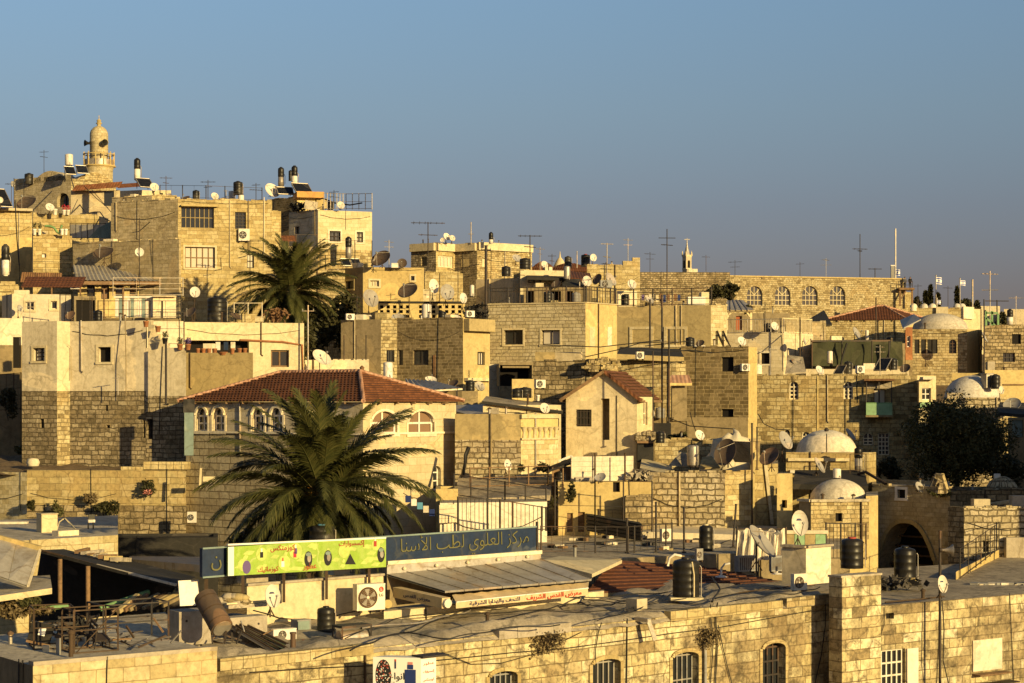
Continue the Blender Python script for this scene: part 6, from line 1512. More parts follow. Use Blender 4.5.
UF = H('stone base wall below the tall pale house behind the palm', ch(282, 146, [], [(345, 8)]), 270, mat='rubble_gold', back=5); UF.finish()
antenna(250,322,240,137,[(241,11,0,4),(252,4,60,3)],'dark aerial in front of the yellow apartment house',.03,'iron_dark')
cable([(242,246,139.5),(247,252,139),(246,256,139.2),(238,258,139.2)],'cable hanging from the hung air conditioner',.03)
# ================================================================== tiled house and front palm
TL = H('cream tiled house with arched windows behind the front palm', ch(363, 92, [(186, 37)], [(456, 50)]), 402, mat='tile_cream', fm={0:'block_grey', 1:'tile_cream'}, band=(434, {0:'ashlar_rock', 1:'tile_cream'}), par=0)
TL.fm[0] = 'block_white'
for x0 in (195.5, 212.5, 252, 270.5, 300): TL.win(x0,406.5,x0+12,431.5,'arch white',fr='plastic_white',cols=2,rows=2,depth=.28,fw=.09,sur='plaster_white',i=0)
for x0,x1 in ((371,397),(408,434)): TL.win(x0,410,x1,434,'arch white',fr='plastic_white',cols=2,rows=1,pane='curtain',depth=.2,fw=.1,sur='plaster_white',i=1)
TL.win(433,466,441,490,'arch white',fr='plastic_white',cols=1,rows=2,depth=.3,i=1)
TL.finish()
hip_roof(TL,'roof_tile',1.5,.3)
m = MB()
for i in (0, 1):
    a, d, nn, L = TL.fd(i); R = RZ(math.atan2(d.y,d.x)); zz = P(0,434,92).z; m.box(TL.at(i,L/2,zz,.03), (L,.12,.1), 'plaster_white', R)
TL.extra(m, 'string_course')
t = thing('shutter_panel', 'tall teal panel at the far left corner of the tiled house', 'panel', P(189,456,97)); m = MB(); m.box((P(189,413,97.5)+P(189,455,97.5))/2, (mm(9,97),.08,mm(43,97)), 'paint_teal'); m.build('panel', t); m = MB(); m.box(P(189,406,97.6), (mm(11,97),.1,mm(14,97)), 'tarp_black'); m.build('dark_top', t)
boiler(388,380,99.5,9.5,18,'white hot water cylinder behind the tiled roof')
t = thing('roof_ornament', 'small dark knob on the ridge of the tiled house', 'ornament', P(362,373,98)); m = MB(); m.lathe(P(362,374,98), [(.14,0),(.2,.12),(.1,.24),(.13,.34),(.02,.44)], 'rust', 10); m.build('knob', t)
palm(321,494,76,4.85,'large front date palm with orange fruit above the green banner',CZ-15,106,12,low=-56)
tank(322,548,73.5,26,24,'black tank with blue lid at the foot of the front palm','plastic_black','lid_blue',ribs=3)
b_ = H('added black shed standing in for deep shade between golden wall and palm', ch(118, 92, [], [(218, 4)]), 538, mat='tarp_black', roof='tarp_black', par=.1, back=3, cap=False); b_.finish()  # black box fills a spot that is only deep shade
bush(415,545,79,34,20,'leaf mass added to darken the gap right of the palm trunk','leaf_dark',2500,.14,ry=1.2); bush(270,548,80,40,26,'leaf mass added to darken the gap just left of the palm trunk','leaf_dark',3000,.15,ry=1.2)  # dark leaf masses added to stand for the shade behind the palm
t = thing('timber_post', 'pale wooden post and lintel low on the tiled house wall', 'post', P(205,490,91)); m = MB(); m.box(P(209,479,96.2), (mm(12,96),.1,mm(5,96)), 'plaster_cream'); m.bar(P(200,488,95.8), P(201,468,95.8), .1, 'plaster_cream'); m.build('frame', t)
# sheds behind and right of the tiled house
t = thing('sheet_roof', 'ribbed pale metal roof behind the tiled house', 'roof', P(430,392,104)); q = [P(410,391,103), P(462,388,105), P(436,381.5,109), P(405,379,108)]
corrugated(q[0],q[1],q[2],q[3],'metal_sheet','sheets',parent=t,pitch=.4,amp=.05); m = MB(); m.bar(q[0]-Vector((0,0,.06)), q[1]-Vector((0,0,.06)), .09, 'plaster_white')
for f in (.1,.9): p = q[0]+(q[1]-q[0])*f; m.bar(p, p-Vector((0,0,2)), .09, 'iron_dark')
m.build('frame', t)
SB = H('low building with flat roof under the ribbed metal roof', ch(462, 106, [(366, 12)], [(478, 40)]), 391, mat='plaster_brown'); SB.finish()
slab([P(455,417,98), P(490,413,99), P(492,404,103), P(456,405,103)], 'grey blue flat roof between the tiled house and cream shed', 'metal_sheet', 'flat_roof', .12, 'roof')
S1 = H('cream shed with black edged sloping roof and small white window', ch(483, 99.5, [], [(561, 6)]), 405, mat='plaster_cream', back=5, par=0); S1.win(552,416.5,559,430,'white',fr='plastic_white',cols=2,rows=1,fw=.1); S1.finish()
slab([P(482,401,99.2), P(563,411,99.6), P(556,404.5,105), P(486,396,105)], 'sloping tarred roof over the cream shed', 'roof_grey', 'sheet_roof', .14, 'roof', None, 'tarp_black')
boxm = Bld('roof_hut', 'stepped cream block with a round hole behind the tarred shed roof', 'hut', ch(512, 107, [], [(534, 8)]), 379, bot=402, mat='plaster_gold', back=2.5, par=0); boxm.finish()
tank(517,398,104,10,10,'left black drum on the tarred shed roof',ribs=2); tank(525,398,104.5,13,11,'right black drum on the tarred shed roof',ribs=2)
flowerpot(538,401,104,4,6,'white canister on the tarred shed roof','plastic_white',False)
S2 = H('rough stone wall house with scalloped plaster frieze', ch(521, 95, [(455, 12)], [(558, 40)]), 414, mat='plaster_gold', fm={0:'plaster_olive',1:'plaster_gold'}, band=(440, {0:'rubble_pale',1:'ashlar_cream'}), par=0); S2.finish()
m = MB(); a, d, nn, L = S2.fd(1); R = RZ(math.atan2(d.y,d.x))
for k in range(7):
    u = L*(k+.5)/7; z = P(0,433,95).z; m.lathe(S2.at(1,u,z-.32,.02), [(.14,0),(.1,.1),(.06,.35),(.16,.55),(.2,.62)], 'plaster_cream', 8)
m.box(S2.at(1,L/2,S2.zt-.12,.05), (L+.1,.16,.2), 'plaster_cream', R); m.box(S2.at(1,L/2,P(0,439,95).z,.05), (L+.06,.14,.1), 'plaster_cream', R); S2.extra(m, 'frieze')
S2b = H('olive plaster coping wall left of the scalloped frieze', ch(456, 97.2, [], [(522, -4)]), 419, mat='plaster_olive', back=1.2, par=0); S2b.finish()
cable([(456,413,98),(480,419,98),(506,419.5,98),(524,415,97.5)],'dark washing line sagging before the cream shed',.09,'cable_black')
t = thing('clothes_line', 'purple and blue washing on the line before the cream shed', 'laundry', P(512,421,97.8)); 
for k,mt in enumerate(('violet','bottle_blue','tarp_grey')): m = MB(); m.box(P(516-7*k,418.5,97.7), (.3,.04,.2), mt); m.build('garment', t)
dish(508,465,93,6,35,14,'white dish with blue mark on the rough stone wall','dish_white',476,.72,True)
cable([(463,476,93.5),(466,455,94),(469,447,94)],'dark pipe leaning on the rough stone wall',.11)
bush(543,467,93,9,6,'dark low plants at the foot of the frieze wall','leaf_dark',350,.09); bush(521,468,93.5,4,5,'small potted shrub by the frieze wall','leaf_dark',200,.08)
# gable house
GH = H('plaster gable house with a red tile roof slope and barred window', ch(566, 104.5, [], [(637, -15),(653, 50)]), 397, mat='plaster_beige', fm={1:'plaster_cream'}, par=0, back=7, ref=0, cap=False)
GH.win(576,409.5,591.5,426.5,'dark2',fr='iron_dark',cols=4,rows=2,depth=.22,bars=5,sur=None); GH.win(601,398.5,609.5,440,'dark',fr=None,pane='plaster_brown',depth=.8,name='recess'); GH.win(643.5,402,647.5,425,'white',fr='plaster_white',cols=1,rows=2); GH.finish()  # brown-backed slot cut in to stand for a pole's cast shadow
g0, g1 = GH.at(0,0,GH.zt), GH.at(0,GH.fd(0)[3],GH.zt); n_ = GH.fd(0)[2]; n_ = Vector((n_.x,n_.y,0)); pk = g0+(g1-g0)*.55; pk.z = P(605,371,102.5).z; bk_ = -n_*5.5
m = MB(); m.face([g0, g1, pk], 'plaster_beige'); m.face([g1+bk_, g0+bk_, pk+bk_], 'plaster_beige'); GH.extra(m, 'gable')
for nm, e_, mt in (('left_roof_slope', g0, 'roof_grey'), ('tiled_roof', g1, 'roof_tile')):
    m = MB(); o_ = (e_-pk).normalized()*.35; E0, K0 = e_+o_+n_*.25+Vector((0,0,.05)), pk+n_*.25+Vector((0,0,.06)); E1, K1 = E0+bk_*1.08, K0+bk_*1.08; nn = 9
    for k in range(nn):
        f0, f1 = k/nn, (k+1)/nn; a0, b0, a1, b1 = E0+(K0-E0)*f0, E1+(K1-E1)*f0, E0+(K0-E0)*f1, E1+(K1-E1)*f1; u_ = Vector((0,0,.04)); uv = lambda p: (p.dot(bk_.normalized()), (p-E0).length)
        m.face([a0+u_,b0+u_,b1+u_*.1,a1+u_*.1][::(1 if e_ is g1 else -1)], mt, [uv(p) for p in (a0,b0,b1,a1)][::(1 if e_ is g1 else -1)])
    m.bar(E0-Vector((0,0,.06)), K0-Vector((0,0,.06)), .1, 'wood' if mt == 'roof_grey' else 'roof_tile', .16); m.bar(E0-Vector((0,0,.07)), E1-Vector((0,0,.07)), .1, 'wood', .12)
    m.face([E1-Vector((0,0,.05)),E0-Vector((0,0,.05)),K0-Vector((0,0,.05)),K1-Vector((0,0,.05))], 'wood'); GH.extra(m, nm)
for x_,y0_,y1_,Y_,lb in ((662,440,296,111,'tallest black pole right of the gable house'),(669,440,330,110.5,'shorter black pole right of the gable house'),(653,432,352,101,'thin post at the corner of the gable house')): pole(x_,y0_,y1_,Y_,lb,.055 if x_ != 653 else .035,arms=((342,9),) if x_==669 else ())
cable([(540,345,112),(600,347,111),(662,340,111)],'cable from the poles towards the centre houses',.03); cable([(662,352,111),(690,350,112),(712,353,113)],'cable from the tall pole to the dark block house',.03)
cable([(585,357,112),(617,350,111),(640,343,111),(662,342,111)],'second cable slung to the tall pole',.028); cable([(669,418,110),(690,426,108),(735,429,107)],'cable crossing in front of the dark block house',.03)
cable([(645,346,111),(690,341,111)],'short cable below the blind windows',.03)
# dark grey stone behind gable house
CW = H('grey weathered stone wall house behind the gable roof', ch(590, 112, [(533, 14)], [(618, 20)]), 361, mat='rubble_brown', par=.2, fm={1:'rubble_gold'}); CW.finish()
for k,(x0,x1,mt) in enumerate(((535,555,'plaster_olive'),(555,581,'plaster_grey'))): CW.box_on(x0,352,x1,361,.4,mt,'parapet_block',0,.4)
m = MB(); r_ = random.Random(5)
for k in range(36): p = P(r_.uniform(586,618),358+r_.uniform(0,12),111.2); m.box(p, (r_.uniform(.2,.5),.5,r_.uniform(.12,.25)), r_.choice(['rubble_gold','rubble_brown','ashlar_gold']), RZ(r_.uniform(-.4,.4)))
CW.extra(m, 'loose_stones')
CV = H('stone infill house with overhang shadow slab behind the two poles', ch(676, 114.5, [(612, 12)], [(686, 40)]), 361, mat='rubble_gold'); CV.finish()
slab([P(617,354,114), P(684,357,114.5), P(680,349,120), P(620,347,120)], 'black slab added as overhang shadow over the stone infill house', 'tarp_black', 'flat_roof', .3, 'roof', None, 'plaster_olive')  # black sheet put in for the shadow band under the overhang
t = thing('oriel', 'little oriel box with pink tiled hood beside the short pole', 'oriel', P(680,424,112)); m = MB(); m.box((P(679,382,112.4)+P(679,422,112.4))/2, (mm(15,112),.7,mm(38,112)), 'plaster_brown'); m.build('box', t); m = MB(); a_, b_, c_, d_ = P(669,383,111.4), P(692,383,111.6), P(689,375,112.6), P(671,375,112.5); m.face([a_,b_,c_,d_], 'ridge_tile'); m.face([d_,c_,b_,a_], 'wood'); m.face([a_-Vector((0,0,.15)),b_-Vector((0,0,.15)),b_,a_], 'plaster_gold'); m.build('hood', t)
# dark open gallery under the big stone house
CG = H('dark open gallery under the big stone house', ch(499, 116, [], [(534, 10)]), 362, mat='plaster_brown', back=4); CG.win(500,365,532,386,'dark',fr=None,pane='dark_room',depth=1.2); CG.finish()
CG2 = H('cream porch wall left of the dark open gallery', ch(489, 117.5, [], [(500, 10)]), 364, mat='plaster_grey', back=3); CG2.finish()
# centre dark brick row
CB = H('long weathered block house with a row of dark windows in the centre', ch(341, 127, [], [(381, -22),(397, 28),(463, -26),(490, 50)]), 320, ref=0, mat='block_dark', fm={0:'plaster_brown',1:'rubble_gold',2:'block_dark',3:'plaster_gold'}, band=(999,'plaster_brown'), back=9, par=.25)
CB.band = None
CB.win(386.5,350,394.5,362,'dark',fr='iron_dark',cols=3,rows=1); CB.win(398,350,403,365,'dark',fr=None); CB.win(413,350,428.5,365,'dark',fr='iron_dark',cols=2,rows=1); CB.win(477.5,352,485,365,'dark',fr='iron_dark',cols=3,rows=1); CB.finish()
CB.box_on(462.5,319.5,489.5,331.5,.5,'plaster_olive','upper_overhang',3); CB.box_on(464,378,488,381,.35,'plaster_cream','ledge',3); CB.box_on(433.5,355,435.5,383,.06,'rust','rusty_strip',2)
CBw = H('white washed base wall left of the dark windows', ch(333, 124, [], [(369, -6)]), 359, mat='plaster_white', back=2, par=.1); CBw.finish()
for k,x_ in enumerate((344,356,366)): pole(x_,367,336,123.5,['left slim post on the white washed base wall','middle slim post on the white washed base wall','right slim post on the white washed base wall'][k],.035)
dish(431,379,117,6,20,60,'white dish lying low before the centre block house','dish_white',384,1.0); dish(452,384,115,7,-40,50,'dark dish low before the centre block house','dish_dark',388,1.0)
# rooftop of CB
PB = Bld('pierced_wall', 'pierced block screen wall behind the row of dishes', 'wall', ch(378, 131.5, [], [(465, 6)]), 303, bot=322, mat='plaster_gold', back=.6, par=0)
for r0 in range(3):
    for k in range(13):
        x_ = 380+k*6.5
        if 412 < x_ < 418: continue
        PB.win(x_,305.2+r0*4.8,x_+3.4,308.4+r0*4.8,'dark',fr=None,pane='dark_room',depth=.3,name='opening')
PB.finish(); PB.coping('tarp_black', .12, .1)
boiler(426.5,319,129.5,9.5,15,'white hot water cylinder with red stripes before the pierced screen')
dish(407.5,290,129.5,10.5,-26,42,'brown dish highest of the row before the yellow house','dish_dark',320,1.0)
dish(371,298,128.5,9.5,38,18,'pale grey dish beside the tall palm','dish_grey',318,.95)
dish(434,286,131,7.5,28,10,'white dish behind the pierced screen','dish_white',304,.72); dish(447.5,292,130.5,8.2,30,10,'grey dish right of the white one behind the pierced screen','dish_grey',306,.95)
dish(463.5,298,129.5,5.5,25,12,'small white ringed dish at the right of the pierced screen','dish_white',312,.72)
dish(398,317,128,6.5,10,55,'grey blue dish lying on the centre roof edge','dish_grey',321); dish(456.5,317,128,5.5,35,60,'cream dish lying on the centre roof edge','dish_white',321)
t = thing('board_pile', 'pale boards piled on the roof beside the tall palm', 'boards', P(358,321,128)); m = MB(); m.box(P(358,318,128), (1.6,.8,.2), 'plaster_cream', RZ(.2)); m.box(P(362,316,128.4), (1.2,.4,.12), 'tarp_white', RZ(-.3)); m.build('boards', t)
t = thing('tarp_bundle', 'black heap at the right end of the pierced screen', 'tarp', P(476,321,130)); m = MB(); leafball(m, P(476,312,130), (.9,.4,.65), 170, .2, 'tarp_black', 8); m.build('folds', t)
YB = H('plain yellow house with two small windows behind the dishes', ch(363, 146, [(336, 48)], [(424, 10)]), 267, mat='plaster_gold', fm={0:'plaster_brown'}, par=.3)
YB.win(370,280.5,379,286.5,'dark',fr='plaster_cream',cols=3,rows=1,sur='plaster_cream'); YB.win(411,276,414.5,280.5,'dark',fr=None,sur='plaster_cream'); YB.win(346,281,353.5,289,'dark',fr=None,i=0,sur='plaster_olive'); YB.finish()
YB2 = H('lower step of the plain yellow house behind the brown dish', ch(380, 139, [], [(407, 6)]), 300, mat='plaster_gold', back=5); YB2.finish()
dish(380.5,258,145,10.5,-28,40,'dark dish on the left of the plain yellow house roof','dish_dark',268,1.0); dish(402,263,146,5,0,20,'small grey dish on the right of the plain yellow house roof','dish_dark',269)
t = thing('leaning_panel', 'grey panel propped by the dark dish on the yellow house', 'panel', P(373,267,145.5)); m = MB(); m.box(P(374,261,145.5), (.12,.6,.9), 'galvanised', Matrix.Rotation(.4,3,'Y')); m.build('panel', t); m = MB(); m.box(P(395,265.5,145.8), (.5,.4,.35), 'plastic_white'); m.build('box', t)
YC = H('small cream shed between dishes and the skyline flats', ch(425, 148, [], [(463, 8)]), 273, mat='ashlar_gold', back=4, par=.1); YC.finish()
YD = H('little white annex behind the white dish', ch(423, 141, [], [(436, 5)]), 289, mat='plaster_cream', back=3); YD.win(426,294,429,298,'blind',pane='plaster_white'); YD.finish()
# skyline flats
SF = H('flats with shade-coloured left faces and white parapet band on the centre skyline', ch(436, 183, [(411, 38)], [(455, 42),(477, -36),(532, 34)]), 243.5, mat='rubble_gold', fm={0:'rubble_brown',1:'ashlar_gold',2:'rubble_brown',3:'rubble_gold'}, back=9, ref=1, par=.4)  # left-turned faces get brown rubble to carry their shade
SF.win(438,256,453,267.5,'white',fr='plaster_white',cols=4,rows=1,depth=.2,pane='curtain_pale',fw=.12); SF.win(461,259,469,267,'blind',pane='plaster_olive',i=2); SF.win(421,257,427,266,'dark',fr=None,i=0); SF.win(482,259,485,267,'blind',pane='plaster_cream',i=3); SF.finish()
for i,(x0,x1) in enumerate(((411.2,435.8),(436.2,454.8),(455.2,476.8),(477.2,531.8))): SF.box_on(x0,243.7,x1,251.3,.3,'plaster_cream','parapet_band',i)
dish(447,236.5,183,4,38,25,'left white dish on the skyline flats','dish_white',244); dish(452.5,238,182.6,3.2,30,20,'right white dish on the skyline flats','dish_white',244); dish(442.5,240,182.6,2.6,-20,15,'lowest white dish on the skyline flats','dish_white',244)
antenna(428,270,222,181,[(223,17,8,6),(235,10,20,3)],'wide aerial at the left of the skyline flats',.045,'iron_dark'); antenna(471,244,222,183,[(234,2.5,0,1)],'slim vertical aerial on the skyline flats',.05)
heater(491,244,182,4.5,4.5,7.5,'little black and white tank tower on the skyline flats')
antenna(530,280,235,176,[(236,12,5,5),(247,9,50,2)],'wide aerial at the right of the skyline flats',.045,'iron_dark')
# clutter between flats and railing
KA = H('grey white stepped shed in shade below the skyline flats', ch(513, 150, [(476, 36)], [(524, 30)]), 278, mat='block_white', fm={0:'plaster_grey'}, par=.2); KA.finish()
KB = H('cream roof rooms with broken fittings below the skyline flats', ch(520, 148, [], [(566, 12)]), 270, mat='plaster_cream', back=5, par=.2); KB.win(528,276,541,283,'dark',fr='iron_dark'); KB.win(510,280,514,286,'blind',pane='plaster_white'); KB.finish()
KC = H('long low house with dark rooms behind the black railing', ch(524, 143, [], [(592, 8)]), 287, mat='plaster_brown', back=4, par=.15)
for x0,x1 in ((526,534),(550,561),(566,573)): KC.win(x0,291,x1,303,'dark',fr=None,pane='dark_room',depth=.8)
KC.finish()
slab([P(527,277,146), P(566,278,147), P(566,273.5,152), P(527,273,151)], 'dark sheet roof over the roof rooms', 'tarp_black', 'sheet_roof', .2, 'roof')
slab([P(560,276,150), P(592,280,150), P(590,273,156), P(560,270,156)], 'dark tiled lean to right of the roof rooms', 'roof_tile_dark', 'sheet_roof', .2, 'roof')
t = thing('sheet_roof', 'dark sloping sheet left of the round white dish', 'roof', P(575,290,146)); m = MB(); q = [P(563,291,144), P(588,291,145), P(580,279,149), P(562,279,148)]; m.face(q, 'tarp_black'); m.face([v-Vector((0,0,.08)) for v in q[::-1]], 'tarp_black'); m.build('sheet', t)
KD = H('red hipped roof house glimpsed on the centre skyline', ch(540, 200, [(533, 30)], [(553, 20)]), 273, mat='plaster_cream', par=0); KD.finish(); hip_roof(KD,'roof_tile',1.2,.4,False,.5)
KE = H('dark red roofed house behind the two black tanks', ch(565, 190, [(548, 20)], [(592, 15)]), 272, mat='plaster_brown', par=0); KE.finish(); hip_roof(KE,'roof_tile_dark',.9,.4,False,.5)
tank(568,268,165,7,12,'left black tank on the centre skyline',stand=1,ribs=3); tank(585.5,267,163,9,13,'right black tank with red lid on the centre skyline','plastic_black','paint_red',stand=1,ribs=3)
dish(593.5,257.5,162,3.8,22,8,'round white dish beside the red lidded tank','dish_white',266,.95)
t = thing('small_chapel_roof', 'tiny domed cap left of the two black tanks', 'dome', P(560,270,195)); m = MB(); m.lathe(P(560,270,195), [(.7,0),(.65,.4),(.35,1.0),(.1,1.3),(.02,1.9)], 'plaster_cream', 12); m.build('cap', t)
tank(525,269,149,11,11,'black tank in front of the skyline flats',ribs=3); tank(506,276,147,9,10,'black box tank on the stepped grey shed',ribs=2)
boiler(567,280,146.5,6.5,14,'pale cylinder beneath the left skyline tank','galvanised'); boiler(472,297,139,4.5,12,'white cylinder left of the black railing')
dish(517,258,152,5,30,40,'bluish dish by the black skyline tank','dish_grey',266)
antenna(607,285,243,160,[(244,6.5,15,3),(257,8,60,1)],'aerial with boom right of the round white dish',.04); antenna(577,268,251,170,[],'bare mast between the black tanks',.04)
dish(587,281,146,5.5,15,12,'round white dish over the black railing','dish_white',290,.9); dish(597,279,147,6,-50,25,'black dish right of the round white dish','dish_dark',288); dish(611,279,146,7.5,50,30,'pale grey dish tilted against the stepped parapet','dish_grey',289)
acunit(606,288.5,145.6,12,8,10,'grey unit beneath the pale tilted dish',mat='plastic_grey')
SP = H('sunlit house with a stepped parapet right of the black tanks', ch(587, 160, [], [(640, 10)]), 265, mat='ashlar_gold', back=8, roof='roof_pale', par=.3); SP.finish()
m = MB(); a, d, nn, L = SP.fd(0); R = RZ(math.atan2(d.y,d.x))
for u0,u1,h in ((.68,1,.38),(.86,1,.3)): m.box(SP.at(0,L*(u0+u1)/2,SP.zt+(.19 if h==.38 else .53),-.15), (L*(u1-u0),.3,h if h==.38 else .3), 'ashlar_gold', R)
SP.extra(m, 'parapet_steps')
# the big stone house
CS = H('big stone house with two dark windows below the black railing', ch(585.5, 130, [(488, 22)], [(617, 52)]), 303, mat='ashlar_rock', fm={1:'plaster_gold'}, par=.3, roof='roof_pale')
CS.win(504,330,523,344.5,'dark',fr='iron_dark',cols=2,rows=1,sur='tile_cream',i=0,depth=.3); CS.win(541.5,330,560,344.5,'dark',fr='iron_dark',cols=2,rows=1,sur='tile_cream',i=0,depth=.3); CS.win(589.5,327,595,347,'blind',pane='plaster_cream',i=1); CS.win(607.5,327,611.5,346,'blind',pane='plaster_white',i=1); CS.finish(); CS.coping('plaster_cream', .07, .06)
CP = H('olive plaster house with two blocked windows in pale frames', ch(711, 137, [(614, 18)], [(727, 50)]), 305, mat='plaster_olive', fm={1:'ashlar_cream'}, par=.3)
CP.win(632.5,329.5,650.5,345,'blind',pane='plaster_olive',sur='tile_cream',i=0); CP.win(667,328.5,684.5,345,'blind',pane='plaster_olive',sur='tile_cream',i=0); CP.win(715.5,331.5,718,345,'dark',fr=None,i=1); CP.win(721.5,331.5,724,345,'dark',fr=None,i=1); CP.finish()
for x0,x1 in ((631,652),(665.5,686)): 
    i,u0,u1,z0,z1 = CP.rect(x0,328,x1,346,0); a,d,nn,L = CP.fd(0); R = RZ(math.atan2(d.y,d.x)); m = MB()
    for u in (u0,u1): m.box(CP.at(0,u,(z0+z1)/2,.02), (.2,.1,z1-z0+.2), 'tile_cream', R)
    for z in (z0,z1): m.box(CP.at(0,(u0+u1)/2,z,.024), (u1-u0,.1,.2), 'tile_cream', R)
    CP.extra(m, 'window_surround')
m = MB(); 
for x_ in (717,723): i,u0,u1,z0,z1 = CP.rect(x_-1,331,x_+2,346,1); m.bar(CP.at(1,u0,z1,.1), CP.at(1,u1+.5,z0,.1), .08, 'iron_dark')
CP.extra(m, 'window_bars')
def railon(Bd, i, u0, u1, h, step, label, z=0, **k):
    p = [Bd.at(i,u0*Bd.fd(i)[3],Bd.zt+z,-.12), Bd.at(i,u1*Bd.fd(i)[3],Bd.zt+z,-.12)]
    pts = [(HX+v.x*F/v.y, HY-(v.z-CZ)*F/v.y, v.y) for v in p]; return fence(pts, h, step, label, **k)
railon(CS,0,.0,1,1.15,.28,'black iron railing on the big stone house',post=5,mid=(.8,),r=.026,pr=.06); railon(CS,1,0,1,1.15,.3,'black iron railing returning along the big stone house',post=5,mid=(.8,),r=.026,pr=.06)
railon(CP,0,.0,1,1.25,1.2,'dark rail frame on the olive plaster house',post=1,mid=(.8,.4),r=.026,pr=.055)
antenna(667,305,229,139,[(238,8.5,5,0),(245,8,40,2)],'tall slender aerial over the olive plaster house',.035,'iron_dark')
pole(650,352,300,134,'dark pole in front of the olive plaster house',.07); pole(486,330,246,131.5,'thick black pole at the left end of the black railing',.1,arms=((250,5),))
boiler(698,350.5,132,15,5,'white cylinder lying on the dark block house parapet')
t = thing('clothes_line', 'row of coloured washing on the olive house roof', 'laundry', P(660,303,140)); r_ = random.Random(4)
for k in range(11): m = MB(); x_ = 643+k*3.6; m.box(P(x_,298+r_.uniform(-1,1),140), (mm(2.7,140),.03,mm(r_.uniform(5,8),140)), r_.choice(['tarp_white','bottle_blue','plaster_cream','violet','plastic_white','rust'])); m.build('garment', t)
m = MB(); m.bar(P(641,294,140), P(684,294,140), .03, 'cable_black'); m.build('line', t)
KF = H('white roof room behind the rail of the olive plaster house', ch(617, 143, [], [(637, 8)]), 291, mat='plaster_white', back=3); KF.win(625,294,629,305,'dark',fr=None); KF.finish()
t = thing('junk_heap', 'pale furniture piled on the olive house roof', 'furniture', P(697,305,141)); m = MB(); m.box(P(696,301,141), (1.3,.6,.6), 'plastic_white', RZ(.1)); m.box(P(704,299,141.3), (.6,.5,1.0), 'plaster_cream', RZ(.3)); m.box(P(691,299.5,141.2), (.5,.4,.3), 'tarp_white', RZ(.5)); m.build('boxes', t)
KW = H('dark rough stone wall on the skyline left of the spire', ch(640, 200, [], [(730, 2)]), 272, mat='rubble_brown', back=5, par=0); KW.finish()
bush(714,292,150,11,8,'dark shrub on the roof below the spire','leaf_dark',700,.25); bush(733,292,152,9,8,'dark leafy bush before the arched hall','leaf_dark',700,.25); bush(748,310,153,5,5,'dark bush at the corner of the pergola','leaf_dark',250,.2)
bush(728,290,160,6,10,'rounded dark shrub against the arched hall','leaf_dark',450,.22)
# dark block house
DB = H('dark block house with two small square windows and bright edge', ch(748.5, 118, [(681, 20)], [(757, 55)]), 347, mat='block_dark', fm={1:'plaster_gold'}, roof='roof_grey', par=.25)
DB.win(721.5,357,733.5,371.5,'dark',fr='iron_dark',cols=1,rows=1,pane='dark_room'); DB.win(721.5,409,733.5,417,'dark',fr=None,pane='dark_room'); DB.finish()
DP = H('grey brown plaster terrace wall below the dark block house', ch(748, 111.5, [(637, 10)], [(757, 50)]), 417.5, mat='plaster_brown', fm={1:'plaster_gold'}); DP.finish()
cable([(690,412,111),(693,424,110.5),(697,434,110)],'cable down the grey brown terrace wall',.025)
RB1 = H('rubble terrace wall with planting behind the bastion', ch(655, 101, [], [(716, 4)]), 440, mat='rubble_gold', back=4, par=.2, roof='dirt'); RB1.finish()
bush(684,435,102,5,4,'bright green plants on the rubble terrace','leaf_mid',200,.1); bush(675,437,102.5,8,3,'low plants on the rubble terrace','leaf_dark',200,.1)
t = thing('rubble_heap', 'pale stones beside the gable house pole', 'rubble', P(645,444,103)); r_ = random.Random(6); m = MB()
for k in range(24): p = P(r_.uniform(637,655),r_.uniform(433,442),103); s_ = r_.uniform(.1,.25); m.lathe(p, [(.01,-s_),(s_,-s_*.3),(s_*.9,s_*.4),(.01,s_*.8)], 'rubble_pale', 6, RZ(r_.random()*6))
m.build('stones', t)
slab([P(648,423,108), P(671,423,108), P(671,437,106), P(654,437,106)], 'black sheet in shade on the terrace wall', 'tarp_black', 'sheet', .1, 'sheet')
MD = thing('rubble_mound', 'white lumpy rubble mound behind the dark dish', 'mound', P(733,466,99.5)); m = MB(); c = P(733,466,99.5); rows = []
for r0, h in ((1.5,-.3),(1.4,.25),(1.2,.75),(.85,1.15),(.45,1.4),(.02,1.5)): rows.append([c+Vector((r0*math.cos(2*PI*k/26), r0*math.sin(2*PI*k/26), h))*(1+.4*noise.noise((math.cos(2*PI*k/26)*1.6, math.sin(2*PI*k/26)*1.6, h*2))) for k in range(26)])
m.grid(rows, 'plaster_white', True); m.build('rubble', MD)
t = thing('box_frame', 'black timber box among the tarps left of the bastion', 'box', P(645,463,101)); m = MB(); m.box(P(645,452,101), (mm(16,101),.8,mm(20,101)), 'tarp_black'); m.build('body', t); m = MB(); m.bar(P(637,442,100.4), P(653,442,100.4), .12, 'wood'); m.build('rim', t)
